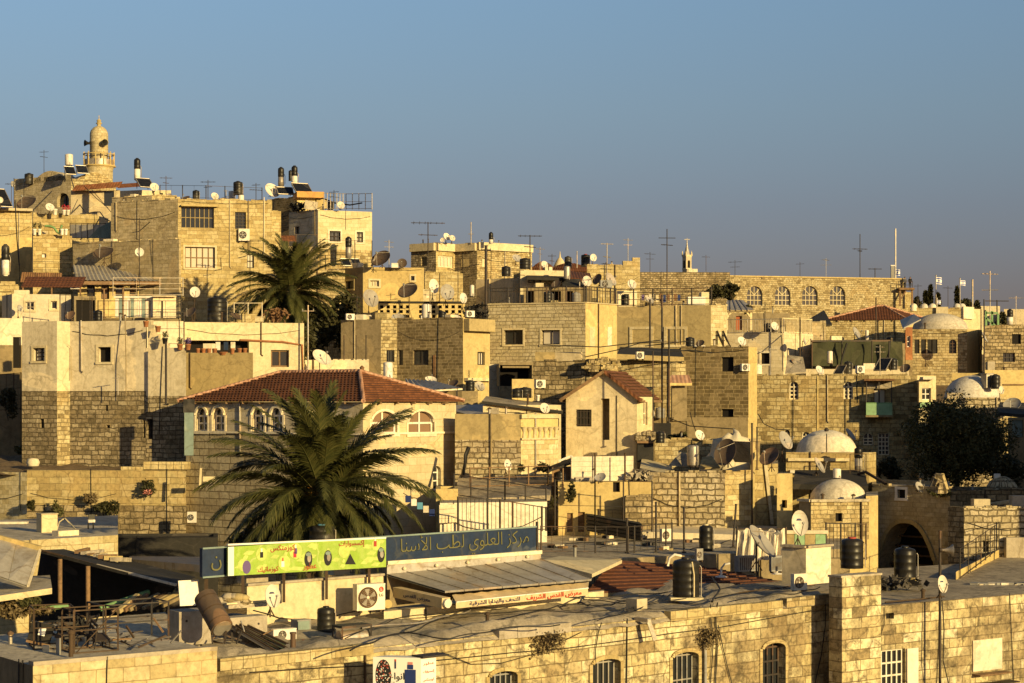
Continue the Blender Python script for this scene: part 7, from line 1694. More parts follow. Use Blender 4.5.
# bastion
BN = H('rough stone bastion with a sunlit right flank', ch(725, 92, [(650, 15)], [(752, 28)]), 473, mat='rubble_pale', fm={1:'ashlar_gold'}, band=(478,{0:'rubble_pale',1:'ashlar_gold'}), roof='roof_pale', par=.2); BN.finish()
BN2 = H('sunlit stone flank with sloping top right of the bastion', ch(751, 94.3, [], [(778, 24)]), 464, mat='ashlar_gold', back=5, par=0); BN2.finish()
m = MB(); a,d,nn,L = BN2.fd(0); m.face([BN2.at(0,0,BN2.zt), BN2.at(0,L*.55,BN2.zt), BN2.at(0,0,BN2.zt+1.1)], 'ashlar_gold'); m.face([BN2.at(0,0,BN2.zt+1.1), BN2.at(0,L*.55,BN2.zt), BN2.at(0,L*.55,BN2.zt,-3), BN2.at(0,0,BN2.zt+1.1,-3)], 'roof_pale'); m.bar(BN2.at(0,L*.02,BN2.zt+1.1,.1), BN2.at(0,L*.02,BN2.zb,.1), .2, 'plaster_gold'); m.bar(BN2.at(0,L*.5,BN2.zt,.08), BN2.at(0,L*.75,BN2.zt-3,.08), .16, 'plaster_cream'); BN2.extra(m, 'sloping_top')
BX = Bld('pillar', 'square ochre pillar with a ragged black hole', 'pillar', ch(777, 90.5, [], [(792.5, 10)]), 473.5, bot=535, mat='plaster_gold', back=.9, par=0); BX.win(782,500,787,508,'dark',fr=None,pane='dark_room',depth=.3,name='hole'); BX.finish()
dish(725,452,95,14.5,-38,22,'large dark dish on the bastion roof','dish_dark',468,.85)
boiler(693,467,96,12,22,'grey dented cylinder on the bastion roof','galvanised')
t = thing('leaning_panel', 'grey sheet leaning left of the dented cylinder', 'panel', P(678,468,97)); m = MB(); m.face([P(668,466,97), P(690,466,97), P(689,454,97.5), P(680,452,97.6)], 'tarp_grey'); m.face([P(689,454,97.53), P(690,466,97.04), P(668,466,97.04), P(680,452,97.63)][::1], 'tarp_grey'); m.build('sheet', t)
slab([P(700,468,96), P(720,467,96), P(712,456,98), P(702,457,98)], 'olive sheet leaning right of the dented cylinder', 'plaster_olive', 'sheet', .08, 'sheet')
pole(752,527,424,92.2,'slim post on the edge of the bastion',.045); pole(757,470,428,92.6,'second slim post beside the bastion edge',.035)
t = thing('flue', 'dark square flue on the sunlit flank', 'flue', P(755,462,95.5)); m = MB(); m.box((P(755,441,95.5)+P(755,463,95.5))/2, (mm(9,95),.4,mm(24,95)), 'plaster_brown'); m.build('shaft', t); m = MB(); m.box(P(755,440,95.5), (mm(11,95),.5,.1), 'plaster_olive'); m.build('cap', t)
dish(769,456,93,11,-45,38,'dark dish seen edge on right of the bastion','dish_dark',472,1.0)
dish(786,440,100,10,48,26,'grey dish in shade left of the white dome','dish_grey',462,1.0)
slab([P(640,468,97), P(668,474,95), P(672,466,99), P(642,458,101)], 'cream slab at the left shoulder of the bastion', 'plaster_cream', 'ledge', .3, 'ledge')
t = thing('tarp_bundle', 'grey plastic sheeting under the white corrugated screen end', 'tarp', P(640,500,93)); m = MB(); leafball(m, P(640,480,93), (.7,.4,.5), 170, .24, 'tarp_grey', 1); m.build('folds', t)
# corrugated screen and terrace walls
WSx = thing('corrugated_screen', 'white corrugated screen in the sun right of the frieze wall', 'screen', P(600,484,93)); q0,q1 = P(571,482,91.5), P(633,480.5,94); h = mm(25,93); m = MB()
for k in range(5): m.bar(q0+Vector((0,0,h*(k+.5)/5)), q1+Vector((0,0,h*(k+.5)/5)), .06, 'tarp_white', h/5*.96)
m.build('sheets', WSx); m = MB()
for x_ in (595,625): m.tube(P(x_,530,92.2), P(x_,453,92.2), .045, 'iron_rust')
m.build('posts', WSx); m = MB(); m.bar(P(559,461,94), P(571,456,94), .1, 'plastic_white'); m.bar(P(571,456,94), P(578,461,94), .1, 'plastic_white'); m.build('end_frame', WSx)
OW = H('ochre rendered terrace house below the white corrugated screen', ch(558, 90, [], [(652, 8)]), 482, mat='plaster_gold', back=5, par=.2)
OW.win(567,513,573,532,'dark',fr=None,pane='wood',depth=.15,name='door'); OW.win(578,512,585,532,'dark',fr=None,pane='wood',depth=.15,name='door'); OW.win(613,482,620,492,'dark',fr=None,pane='dark_room'); OW.finish()
DKw = H('dark rough wall stretch left of the bastion', ch(625.5, 89.2, [], [(653, 4)]), 497, mat='rubble_brown', back=2, par=.1); DKw.finish()
SH = Bld('shed', 'small rust brown plank shed left of the white screen', 'shed', ch(552, 92, [], [(571, 20)]), 468, bot=500, mat='wood', back=2, par=0); SH.finish(); slab([P(547,471,91.6), P(572,462,92), P(571,458,95), P(550,466,95)], 'dark sloping roof of the plank shed', 'tarp_black', 'shed_roof', .1, 'roof')
bush(571,492,89.5,6,11,'hanging dark creeper on the ochre terrace wall','leaf_dark',350,.08,ry=.2); bush(553,500,89.7,5,10,'dark stain like creeper at the left of the ochre wall','leaf_dark',200,.07,ry=.2)
fence([(555,530,88.5),(595,531,88),(652,532,87.6)],2.3,1.3,'thin dark frame railing before the ochre terrace wall',post=1,mid=(.5,),r=.014)
# picket fence & white roofs
WR = H('white sheet roofed kiosk behind the picket fence', ch(440, 84.5, [], [(547, 14)]), 503, ref=0, mat='tarp_white', back=5, par=0, cap=False); WR.finish()
t = thing('slatted_box', 'white slatted box at the left of the picket fence', 'box', P(448,524,84)); m = MB()
for k in range(4): m.bar(P(439,521-k*4.6,84), P(457,520-k*4.6,84.5), .06, 'plaster_white', mm(4.3,84))
m.build('slats', t); m = MB(); m.box(P(448,515,85), (.7,.5,.7), 'plaster_cream'); m.build('body', t)
fence([(458,534,81),(500,533,81.5),(546,531,82)],[1.55,1.4,1.0],.17,'tall dark picket fence beside the blue board',post=7,r=.02,pr=.045)
fence([(454,496,88),(505,504,87),(546,511,86.5)],1.0,.7,'dark rail fence stepping down above the white sheet roof',post=1,mid=(.5,),r=.018)
fence([(470,488,91),(548,486,91),(563,489,90)],.95,.75,'pale rail fence at the foot of the frieze wall',post=1,mid=(.5,),mat='wood',r=.02)
slab([P(455,500,88), P(550,495,88), P(552,480,95), P(458,478,95)], 'grey brown yard roof in front of the frieze wall', 'roof_grey', 'flat_roof', .25, 'roof')
LY = H('cream wall below the tiled house at the picket fence', ch(436, 87, [], [(458, 5)]), 489, mat='plaster_gold', back=3); LY.finish()
t = thing('clothes_line', 'blue and white washing by the tiled house corner', 'laundry', P(425,520,84)); 
for k in range(5): m = MB(); m.box(P(408+k*6,499+k*3.4,84), (.24,.04,.3), ['bottle_blue','plastic_white','lid_blue','tarp_white','bottle_blue'][k]); m.build('garment', t)
m = MB(); m.bar(P(403,493,84), P(438,514,84), .03, 'cable_black'); m.build('line', t)
# ================================================================== RIGHT
# skyline: long hall with arched windows
LH = H('long stone hall with four arched fan windows on the right skyline', ch(693, 222, [], [(905, 14)]), 276, mat='rubble_gold', back=12, roof='roof_pale', par=.3)
for x0 in (747, 775, 802.2, 829.8): LH.win(x0,286,x0+15.5,305.5,'arch fan',fr='plaster_cream',cols=4,rows=2,depth=.3,fw=.085,arch=.45)
LH.win(722,284,731,300,'arch dark',fr=None,pane='dark_room',depth=.5); LH.finish(); LH.coping('plaster_gold', .15, .08)
fence([(762,279,224),(905,281,232)],.25,6,'bare rail along the top of the arched hall',post=1,r=.01)
# spire
Y = 330; c = P(687,274,Y); t = thing('church_spire', 'slim pale church spire on the skyline above the hall', 'spire', c); zc = lambda py: P(0,py,Y).z; k = Vector((c.x,c.y,0)); w = mm(3.3,Y)
m = MB(); m.box(k+Vector((0,0,(zc(282)+zc(256))/2)), (2*w,2*w,zc(256)-zc(282)), 'plaster_grey', RZ(.5)); m.box(k+Vector((0,0,zc(256))), (2.15*w,2.15*w,.35), 'plaster_cream', RZ(.5)); m.box(k+Vector((0,0,zc(269))), (2.12*w,2.12*w,.3), 'plaster_cream', RZ(.5)); m.build('tower', t)
m = MB(); m.lathe(k, [(w*1.15,zc(256)),(w*.75,zc(252)),(w*.3,zc(246)),(.1,zc(242.5)),(.05,zc(238)),(.01,zc(237.5))], 'galvanised', 8); m.bar(k+Vector((-.5,0,zc(239.5))), k+Vector((.5,0,zc(239.5))), .12, 'galvanised'); m.build('spire_roof', t)
R = RZ(.5); 
for s_,d_ in ((0,Vector((0,-1,0))),(1,Vector((1,0,0))),(2,Vector((-1,0,0)))):
    m = MB(); d_ = R@d_; q = k+d_*(w+.02)+Vector((0,0,zc(264.5))); u = Vector((-d_.y,d_.x,0)); N_ = 8
    m.face([q-u*.26-Vector((0,0,.7)), q+u*.26-Vector((0,0,.7))]+[q+u*.26*math.cos(PI*j/N_)+Vector((0,0,.4+.3*math.sin(PI*j/N_))) for j in range(N_+1)], 'dark_room'); m.build('belfry_opening', t)
for k_ in range(4):
    m = MB(); d_ = R@Vector(((-1,1,1,-1)[k_]*w,(-1,-1,1,1)[k_]*w,0)); m.lathe(Vector((c.x,c.y,zc(256)))+d_, [(.16,0),(.12,.4),(.02,.9)], 'plaster_cream', 6); m.build('pinnacle', t)
# masts, aerials, platform with people
antenna(860,278,234,230,[(249,8,15,4),(251,6,70,3)],'tall aerial standing on the arched hall',.05,'iron_dark'); antenna(875,279,268,228,[(269,7,5,4)],'low flat aerial on the arched hall',.05,'iron_dark')
pole(895.5,280,229,233,'white flag mast at the right end of the arched hall',.09,'plastic_white',group=None)
t = thing('mast_cabinet', 'grey cabinet at the foot of the white mast', 'cabinet', P(893,281,232)); m = MB(); m.box(P(892.5,273,232), (mm(3.4,232),.4,mm(14,232)), 'plastic_grey'); m.build('body', t); m = MB(); m.box(P(892.5,265.6,232), (mm(4.2,232),.5,.12), 'plastic_white'); m.build('cap', t)
def flag(px, base, top, Y, w, h, yaw, label, white=True, flip=1):
    c = P(px, base, Y); t = thing('flag', label, 'flag', c, 'flags flying on the right skyline'); z = P(px, top, Y).z
    m = MB(); m.tube(c, (c.x,c.y,z), .05, 'galvanised', 6); m.lathe((c.x,c.y,z), [(.08,0),(.08,.1),(.01,.16)], 'galvanised', 8); m.build('pole', t)
    W, Hh = mm(w,Y), mm(h,Y); u = Vector((flip*math.cos(yaw), math.sin(yaw), -.12)); n = Vector((-u.y,u.x,0))
    def pt(a, b): return Vector((c.x,c.y,z-.1))+u*W*a-Vector((0,0,Hh*b))+n*W*.09*math.sin(a*7+b)
    for nm, b0, b1, mt, o in (('cloth',0,1,'flag_white',0),('stripe',.12,.27,'flag_blue',1),('stripe',.73,.88,'flag_blue',1)):
        for sd in ((0,) if not o else (-1,1)):
            m = MB(); m.grid([[pt(a/10,b)+n.normalized()*.012*sd for a in range(11)] for b in (b0,(b0+b1)/2,b1)], mt); m.build(nm, t)
    for sd in (-1,1):
        m = MB()
        for q in (0, PI):
            tri = [pt(.5+.13*math.sin(q+2*PI*k/3)*Hh/W, .5-.13*math.cos(q+2*PI*k/3))+n.normalized()*.016*sd for k in range(3)]
            for a, b in zip(tri, tri[1:]+tri[:1]): m.bar(a, b, .03*Hh, 'flag_blue')
        m.build('star', t)
flag(936,305,276,215,6.2,7,.15,'white flag with blue stripes flying highest among the cypresses'); flag(960,306,279,212,7,5,.4,'white flag with blue stripes streaming right of the cypresses'); flag(895.5,275,268.5,231.8,4.5,6,-.3,'small drooping flag at the foot of the white mast')
flag(937,310,299,210,4,4,.1,'tiny pale flag low among the roof parapets'); 
pole(972.5,312,280,208,'grey mast with a small lamp head at the right skyline',.09,'galvanised',group=None)
t = thing('viewing_platform', 'timber lookout platform with rail right of the arched hall', 'platform', P(906,306,228)); Y = 228; m = MB(); m.box(P(905.5,289.2,Y), (mm(15,Y),1.8,mm(2,Y)), 'wood'); m.build('deck', t); m = MB()
for x_ in (900,912): m.bar(P(x_,306,Y-.5), P(x_,290,Y-.5), .22, 'wood')
m.bar(P(900,300,Y-.5), P(906,291,Y-.5), .15, 'wood'); m.build('post', t); m = MB()
for z_ in (281,285): m.bar(P(898.5,z_,Y-.85), P(912.5,z_,Y-.85), .05, 'iron_dark')
for x_ in (898.5,905.5,912.5): m.bar(P(x_,288.3,Y-.85), P(x_,281,Y-.85), .06, 'iron_dark')
m.build('railing', t)
person(904.8,288.3,Y,11.6,'person in grey top standing left at the lookout rail',10,0,'cloth_grey'); person(910,288.3,Y-.1,11.6,'person in dark clothes leaning on the lookout rail at right',-15,.02)
LB = H('stone stump under the lookout platform', ch(899, 230, [], [(913, 5)]), 292, mat='ashlar_gold', back=3, par=0); LB.finish()
# red hipped house
RHs = H('stone house with a wide dark red hipped roof on the right', ch(906, 170, [(826, 8)], [(914, 55)]), 320, mat='rubble_gold', back=None, par=0, fm={1:'plaster_gold'}); 
RHs.W[3] = RHs.W[0]+(RHs.W[2]-RHs.W[1]).normalized()*6.5; RHs.W[2] = RHs.W[1]+(RHs.W[2]-RHs.W[1]).normalized()*6.5
RHs.finish(); hip_roof(RHs,'roof_tile_dark',1.35,.14,True,.4)
for k,x_ in enumerate((895,)): 
    m = MB(); i = 0; u = RHs.uz(0,x_,330)[0]; m.tube(RHs.at(0,u,RHs.zt,.08), RHs.at(0,u,RHs.zt-2.5,.08), .04, 'iron_dark', 5); RHs.extra(m, 'drain_pipe')
dish(857,333,163,7,48,28,'grey dish in front of the red hipped house','dish_grey',342,.7); boiler(867,342,162,3.5,12,'thin pale flue by the grey dish of the red hipped house')
pole(876,345,298,166,'slender pole before the red hipped house',.05)
tank(842,342,162,4,5,'tiny dark drum left of the grey dish',ribs=2); tank(889,342,162,5,5,'tiny dark drum right of the grey dish',ribs=2)
# green tarp roof
GT = H('flat roofed house screened by a dark green tarpaulin', ch(812, 148, [], [(905, 6)]), 343, mat='plaster_brown', back=8, par=0); GT.finish()
t = thing('tarpaulin_screen', 'dark green tarpaulin stretched along the flat roof', 'tarpaulin', P(858,372,147)); m = MB(); rows = []
for j in range(5): rows.append([P(811.5+93.5*k/30,341.3+j*6.2,146.6+.0*k)+Vector((0,k*.03+.12*math.sin(k*.9+j),0)) for k in range(31)])
m.grid(rows[::-1], 'tarp_green'); m.build('cloth', t); m = MB(); m.bar(P(811,341,146.5), P(890,340.8,147.6), .14, 'iron_dark')
for x_ in (812,842,872,889): m.tube(P(x_,372,146.4), P(x_,341,146.4), .05, 'iron_dark')
m.build('frame', t)
cable([(847,343,146),(843,355,146),(840,368,146)],'dark hose down the left of the green tarpaulin',.08); cable([(890,341,146.5),(889,352,146.5),(886,362,146.5)],'dark hose down the right of the green tarpaulin',.08)
boiler(830,364,140,5.5,13,'white cylinder before the green tarpaulin'); tank(848,374,140,8,13,'black tank left of the pale boards',ribs=3); tank(893,370,140,8,12,'black tank right of the pale boards',ribs=3)
collector(838,375,139,10,9,-40,'dark collector leaning between cylinder and black tank',45); collector(880,371,139.5,14,12,-42,'dark collector leaning near the right black tank',45)
LB2 = H('low white parapet house with pale boards above the balcony facade', ch(806, 144.5, [], [(909, 3)]), 369, mat='plaster_grey', back=1.5, par=.2); LB2.finish()
# white house with balcony fence and pergola
PH = H('pale block house with one framed window under the roof fence', ch(783.5, 148, [(724, 20)], [(813, 42)]), 333, mat='block_white', fm={0:'block_white'}, roof='roof_pale'); PH.win(761,353,769.5,364,'dark',fr='plaster_cream',cols=3,rows=1,sur='plaster_white',i=0); PH.finish()
railon(PH,0,0,1,1.1,.2,'pale picket fence on the pale block house',post=9,mat='galvanised',r=.025); railon(PH,1,0,1,1.15,.16,'close slatted fence at the bright corner of the pale block house',post=7,mat='plaster_cream',r=.04)
dish(805,341,146.5,4,70,10,'grey dish hung on the bright corner wall','dish_grey',352)
t = thing('pergola', 'timber roofed pergola with braces beside the arched hall', 'pergola', P(738,333,152)); m = MB()
for x_ in (727,751): m.bar(P(x_,333,151.5), P(x_,310,151.5), .16, 'plaster_cream'); m.bar(P(x_,318,151.5), P(x_+(5 if x_<740 else -5),311,151.5), .12, 'plaster_cream')
m.build('post', t); m = MB(); m.bar(P(725,311,151.4), P(753,311,151.4), .18, 'plaster_cream'); m.build('beam', t); m = MB(); q = [P(725,310,151.2), P(754,310,151.2), P(743,300,156), P(727,300,156)]; m.face(q, 'metal_sheet'); m.face([v-Vector((0,0,.1)) for v in q[::-1]], 'wood')
for f in (.2,.4,.6,.8): m.bar(q[0]+(q[1]-q[0])*f, q[3]+(q[2]-q[3])*f, .1, 'galvanised')
m.build('roof_sheets', t)
KG = H('dark rooms house in shade behind the pergola', ch(726, 160, [], [(790, 5)]), 313, mat='plaster_brown', back=4); KG.win(736,316,742,330,'dark',fr=None,pane='curtain_red'); KG.finish()
cable([(780,318,150),(782,345,147),(783,371,128)],'long cable down the corner of the pale block house',.035); pole(800,372,318,146,'reddish pole on the bright corner wall',.05,'iron_rust')
DK1 = H('dark roof hollow between pale house and red hipped house', ch(786, 156, [], [(826, 8)]), 322, mat='block_grey', back=5); DK1.finish()
slab([P(800,327,158), P(832,324,158), P(824,310,170), P(804,322,168)], 'dark sheeting slope left of the red hipped roof', 'tarp_black', 'sheet_roof', .15, 'roof')
dish(797,364,140,7,55,45,'dark dish lying in the shade of the corner wall','dish_dark',371); slab([P(785,373,138), P(806,372,138), P(803,357,141), P(788,355,141)], 'grey sheet leaning in the shade of the corner wall', 'tarp_grey', 'sheet', .1, 'sheet')
# domed house and terrace at far right
DH = H('domed stone house with dark shutters on the right', ch(967, 160, [(911, 8)], [(982, 50)]), 329, mat='ashlar_gold', fm={0:'rubble_gold',1:'plaster_gold'}, par=0)
for x0 in (914.5,921,927.5,932.5): DH.win(x0,339.5,x0+5,353.5,'dark',fr='iron_dark',cols=1,rows=4,pane='tarp_black',depth=.08,i=0,name='shutter')
DH.win(949,339.5,956.5,353.5,'arch dark',fr='iron_dark',cols=2,rows=3,i=0); DH.finish()
dome(940,328.6,165,27,15,'wide plastered dome on the shuttered stone house',knob=False)
BY = H('narrow orange bay with white panes beside the domed house', ch(905.5, 157, [], [(912.5, 6)]), 327, mat='terracotta', back=3, par=0, band=(360,'plaster_brown')); BY.win(907,336,910.5,347,'white',fr='plastic_white',cols=1,rows=2); BY.finish()
slab([P(903,328,156), P(921,319,158), P(914,314,163), P(900,320,163)], 'grey sheet awning right of the red hipped roof', 'metal_sheet', 'sheet_roof', .1, 'roof')
dish(985,337,156,6,65,28,'grey dish on the right corner of the domed house','dish_grey',350,.7)
TR = H('terrace house with cream parapet blocks behind the wide dome', ch(961, 185, [(908, 10)], [(984, 30)]), 308.5, mat='ashlar_gold', fm={1:'plaster_cream'}, roof='roof_pale'); TR.finish()
TR.box_on(936,307,948,317,.3,'plaster_cream','parapet_block',0); TR.box_on(961,307,972,319,.3,'plaster_white','parapet_block',1)
for k,x_ in enumerate((913.5,924,932.5,957,962)): 
    c = P(x_,309,186); t = thing('small_dome', ['leftmost of the little domes on the cream terrace','second of the little domes on the cream terrace','third of the little domes on the cream terrace','fourth of the little domes on the cream terrace','rightmost of the little domes on the cream terrace'][k], 'dome', c, 'little domes on the terrace parapet'); m = MB(); m.lathe(c, [(.38,-.2),(.38,.25),(.3,.42),(.15,.52),(.01,.55)], 'dome_plaster', 12); m.build('cap', t)
for x_,b_,tp,w_,lb in ((925.5,308,292,3.5,'leftmost cypress on the right skyline'),(930.5,308,286,4,'tallest cypress on the right skyline'),(938,308,294,4,'third cypress, beside the high flag'),(957,308,288,4,'slim cypress behind the second flag'),(917,312,298,11,'broad dark pine right of the lookout platform'),(977,330,302,13,'dark pine right of the lamp mast'),(1003,335,314,22,'wide dark pine behind the dark block house at right'),(966,308,300,18,'low wide pine behind the cream terrace')):
    conifer(x_,b_,tp,250 if x_<970 else 225,w_,lb,1300)
for k,(x0,x1,tp,Yb,lb) in enumerate(((978,1000,306,262,'small hazy house on the far right ridge'),(1004,1040,309,255,'low pale house at the right end of the far ridge'))):
    b = H(lb, ch(x0, Yb, [], [(x1, 8)]), tp, mat='plaster_grey', back=6); b.win(x0+5,tp+4,x0+8,tp+9,'dark',fr=None); b.finish()
antenna(990,330,271,190,[(274,10,25,4),(290,8,-10,3)],'tall leaning aerial at the far right',.05); antenna(997,325,300,185,[(301,12,5,0)],'wide T shaped rail behind the dark trees',.06,'iron_dark')
heater(1010,325,172,6,8,8,'black tank tower at the far right skyline',low='plastic_white')
FR = H('dark block house in shade at the right edge', ch(985, 158, [], [(1040, 3)]), 326, mat='block_grey', fm={0:'rubble_brown'}, back=8); FR.win(1012,334,1021,344,'dark',fr=None,pane='dark_room'); FR.win(1003,353,1015,362,'dark',fr='iron_dark',cols=3,rows=2); FR.finish()
t = thing('green_frame', 'green metal frame among the pines at right', 'frame', P(990,330,176)); m = MB()  # green metal frame made of plain bars
for a_, b_ in (((986,330),(986,311)),((998,330),(998,314)),((986,318),(1000,330)),((986,313),(998,313)),((992,326),(992,311))): m.bar(P(*a_,176), P(*b_,176), .18, 'paint_green')
m.build('bars', t)
YW = H('low yellow walled house below the dark block house at right', ch(985, 133, [], [(1050, 4)]), 370, mat='plaster_gold', back=9, par=.2); YW.finish(); YW.box_on(1003,384,1024,385.4,.08,'wood','ledge',0)
pole(984,372,300,150,'thin dark pole right of the domed house',.05)
# lower dome
LD = H('round stone base of the lower right dome', ch(1000, 121, [(945, 8)], [(1012, 50)]), 397.5, mat='rubble_pale', par=0, fm={1:'rubble_gold'}); LD.finish()
dome(972,397.2,126,27,21.5,'plastered dome beside the black tank at right',knob=False)
tank(995.5,389,124,9,15,'black tank behind the lower right dome',ribs=3); t = thing('metal_box', 'grey metal box behind the lower right dome', 'box', P(987,388,124.5)); m = MB(); m.box(P(987,381,124.5), (mm(8,124),.6,mm(14,124)), 'galvanised', RZ(.4)); m.build('body', t); m = MB(); m.box(P(987,373.8,124.5), (mm(9,124),.7,.06), 'plastic_grey', RZ(.4)); m.build('lid', t)
dish(1001.5,390,119,4.2,20,8,'white dish at the right foot of the lower dome','dish_white',402,.75)
FB2 = H('cream house sliver behind the lower right dome', ch(952, 140, [], [(985, 5)]), 373, mat='plaster_gold', back=5, par=.1); FB2.finish()
dish(1012,404,116,9,-30,45,'weathered dish among the rubble right of the lower dome','dish_grey',414)
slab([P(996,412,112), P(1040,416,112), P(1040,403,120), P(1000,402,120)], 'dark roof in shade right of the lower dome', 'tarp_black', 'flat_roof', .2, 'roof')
RS = H('dark shed with white hut at the right edge beside the big tree', ch(1008, 108, [], [(1040, 3)]), 418, mat='plaster_brown', back=4); RS.win(1012,420,1023,437,'dark',fr='plastic_white',cols=1,rows=2,pane='paint_teal',depth=.1,fw=.18); RS.finish()
# balcony facade
RF = H('broad golden stone facade with a green balcony', ch(917, 121, [(752, 10)], [(936, 45)]), 375.5, mat='rubble_gold', fm={1:'plaster_cream'}, par=.3)
for w in ((789,381.5,798.5,399.5),(843.5,381.5,853,399)): RF.win(*w,'arch white',fr='plaster_white',cols=2,rows=3,depth=.25,fw=.09,sur=None,i=0)
for w in ((784,430,790,440),(802,432,810,441),(863,433,873,445)): RF.win(*w,'arch dark',fr='plaster_white',cols=2,rows=2,i=0)
RF.win(878,433,889,455,'white',fr='plaster_white',cols=3,rows=5,fw=.06,i=0,bars=0); RF.win(873.5,389,885.5,406,'dark',fr='wood',cols=2,rows=1,i=0,depth=.3,name='door')
RF.finish()
RF.box_on(866,403,892,415,.9,'paint_green_pale','balcony',0); RF.box_on(865.5,415.1,892.5,417,1.0,'plaster_brown','balcony_floor',0); RF.box_on(864,379,894,381,1.1,'rust','balcony_awning',0); RF.box_on(867,382,891,388.5,.06,'tarp_grey','blind',0); RF.box_on(817,376,818.5,470,.04,'plaster_gold','pilaster',0)
m = MB()
for x_ in (866.5,879,891.5): i,u0,u1,z0,z1 = RF.rect(x_-.2,381,x_+.2,403,0); m.bar(RF.at(0,u0,z0,.85), RF.at(0,u0,z1,.85), .06, 'iron_dark')
m.bar(RF.at(0,*RF.uz(0,866,403),.88), RF.at(0,*RF.uz(0,892,403),.88), .06, 'paint_green'); RF.extra(m, 'balcony_posts')
RA = H('white framed bay with sloping slab at the right of the golden facade', ch(919, 118, [], [(933, 12)]), 379, mat='plaster_cream', back=3, par=0); RA.win(922,388,931,400,'white',fr='plastic_white',cols=2,rows=2); RA.finish(); RA.box_on(917.5,377,934,379.6,.5,'tarp_white','slab',0); RA.box_on(919.5,402,932,408,.1,'paint_green_pale','green_panel',0)
m = MB(); [m.path([RF.at(0,*RF.uz(0,x,376),.06), RF.at(0,*RF.uz(0,x+.4,400),.06), RF.at(0,*RF.uz(0,x-.2,470),.06)], .022, 'cable_black', 5) for x in (793,845.5)]; RF.extra(m, 'wall_cables')
cable([(758,414,120),(764,424,119),(775,429,120),(790,430,120)],'cable sagging at the left foot of the golden facade',.03)
dish(851,434,109,7.5,55,38,'grey dish tilted behind the white dome','dish_grey',446,.75)
# white dome and its base
WD = H('square stone base under the white dome', ch(869, 99, [(786, 6)], [(876, 50)]), 452.5, mat='ashlar_gold', par=0, roof='roof_pale'); WD.finish()
dome(826.5,452.6,103,30,22.5,'white plastered dome in the middle right',knob=False)
t = thing('dome_cap', 'small dark cap and pipe on the white dome', 'pipe', P(826.5,433,99)); m = MB(); m.tube(P(826.5,452,99), P(826.5,434,101), .03, 'iron_dark', 5); m.lathe(P(826.5,431.5,101.6), [(.1,0),(.14,.1),(.02,.22)], 'iron_dark', 8); m.build('cap', t)  # dark cap with a thin pipe
WD.box_on(788,458,850,461,.25,'plaster_cream','ledge',0); WD.box_on(790,470,830,473,.3,'tarp_white','ledge',0)
heater(858.5,474,97.5,8.5,16,11,'black over white tank tower at the corner of the white dome',low='galvanised'); t = thing('pipe_frame', 'thin frame round the tank tower by the white dome', 'metal frame', P(858,484,97)); m = MB()  # thin pipe frame around the tank tower
for x_ in (850,866): m.bar(P(x_,484,97), P(x_,454,97), .04, 'iron_rust')
m.bar(P(850,454,97), P(866,454,97), .04, 'iron_rust'); m.bar(P(850,470,97), P(866,470,97), .04, 'iron_rust'); m.build('bars', t)
dish(820,465,96,9,58,32,'grey dish between the two domes','dish_grey',476,.75)
cable([(858,474,96.5),(866,472,96),(876,478,95),(886,484,94)],'rusty pipe sloping from the tank tower to the arch house',.08,'iron_rust')
slab([P(793,484,94), P(868,486,93), P(864,470,98), P(795,470,98)], 'dark cluttered roof strip between the two domes', 'tarp_black', 'flat_roof', .25, 'roof')
# lower domed house
DD = H('small domed stone house with one square window', ch(811, 88, [(799, 55)], [(869, 8)]), 502, mat='rubble_gold', fm={0:'plaster_brown'}, band=(540,'plaster_gold'), roof='roof_pale', par=0); DD.win(835.5,513,842.5,521.5,'dark',fr=None,pane='dark_room',i=1); DD.finish(); DD.coping('roof_pale', .12, .1, [0,1])
dome(838.5,501.2,91.5,28.5,22,'grey weathered dome with a white flue','dome_plaster',knob=False)
boiler(837,478.5,91.5,8,10,'white flue on top of the grey dome'); t = thing('cloth', 'white rag at the foot of the grey dome', 'cloth', P(843,502,88.5)); m = MB(); m.lathe(P(843,502,88.4), [(.3,0),(.22,.08),(.02,.13)], 'tarp_white', 7); m.build('rag', t)
HF = H('sunlit flank wall between the grey dome and the arch house', ch(866, 88.6, [], [(878, 40)]), 496, mat='plaster_gold', back=4, par=0); HF.finish()
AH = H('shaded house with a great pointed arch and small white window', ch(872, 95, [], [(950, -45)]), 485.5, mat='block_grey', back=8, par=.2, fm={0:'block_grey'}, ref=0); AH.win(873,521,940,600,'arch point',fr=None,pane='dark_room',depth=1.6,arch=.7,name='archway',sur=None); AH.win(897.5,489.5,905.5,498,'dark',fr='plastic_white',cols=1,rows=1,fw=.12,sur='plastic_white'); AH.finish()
i,u0,u1,z0,z1 = AH.rect(873,521,940,600,0); m = MB(); ah = .7*(z1-z0); N_ = 14; ap = [(u0+(u1-u0)*k/N_, z1-ah+ah*(1-abs(2*k/N_-1)**2.6)) for k in range(N_+1)]
for p, q in zip(ap, ap[1:]): m.bar(AH.at(0,*p,.02), AH.at(0,*q,.02), .2, 'plaster_olive')
AH.extra(m, 'arch_ring'); m = MB()
for k in range(5): m.bar(AH.at(0,u0,z0+(z1-z0)*(.3+.12*k),-1.3), AH.at(0,u1,z0+(z1-z0)*(.3+.12*k),-1.3), .09, 'iron_rust')
AH.extra(m, 'arch_slats')
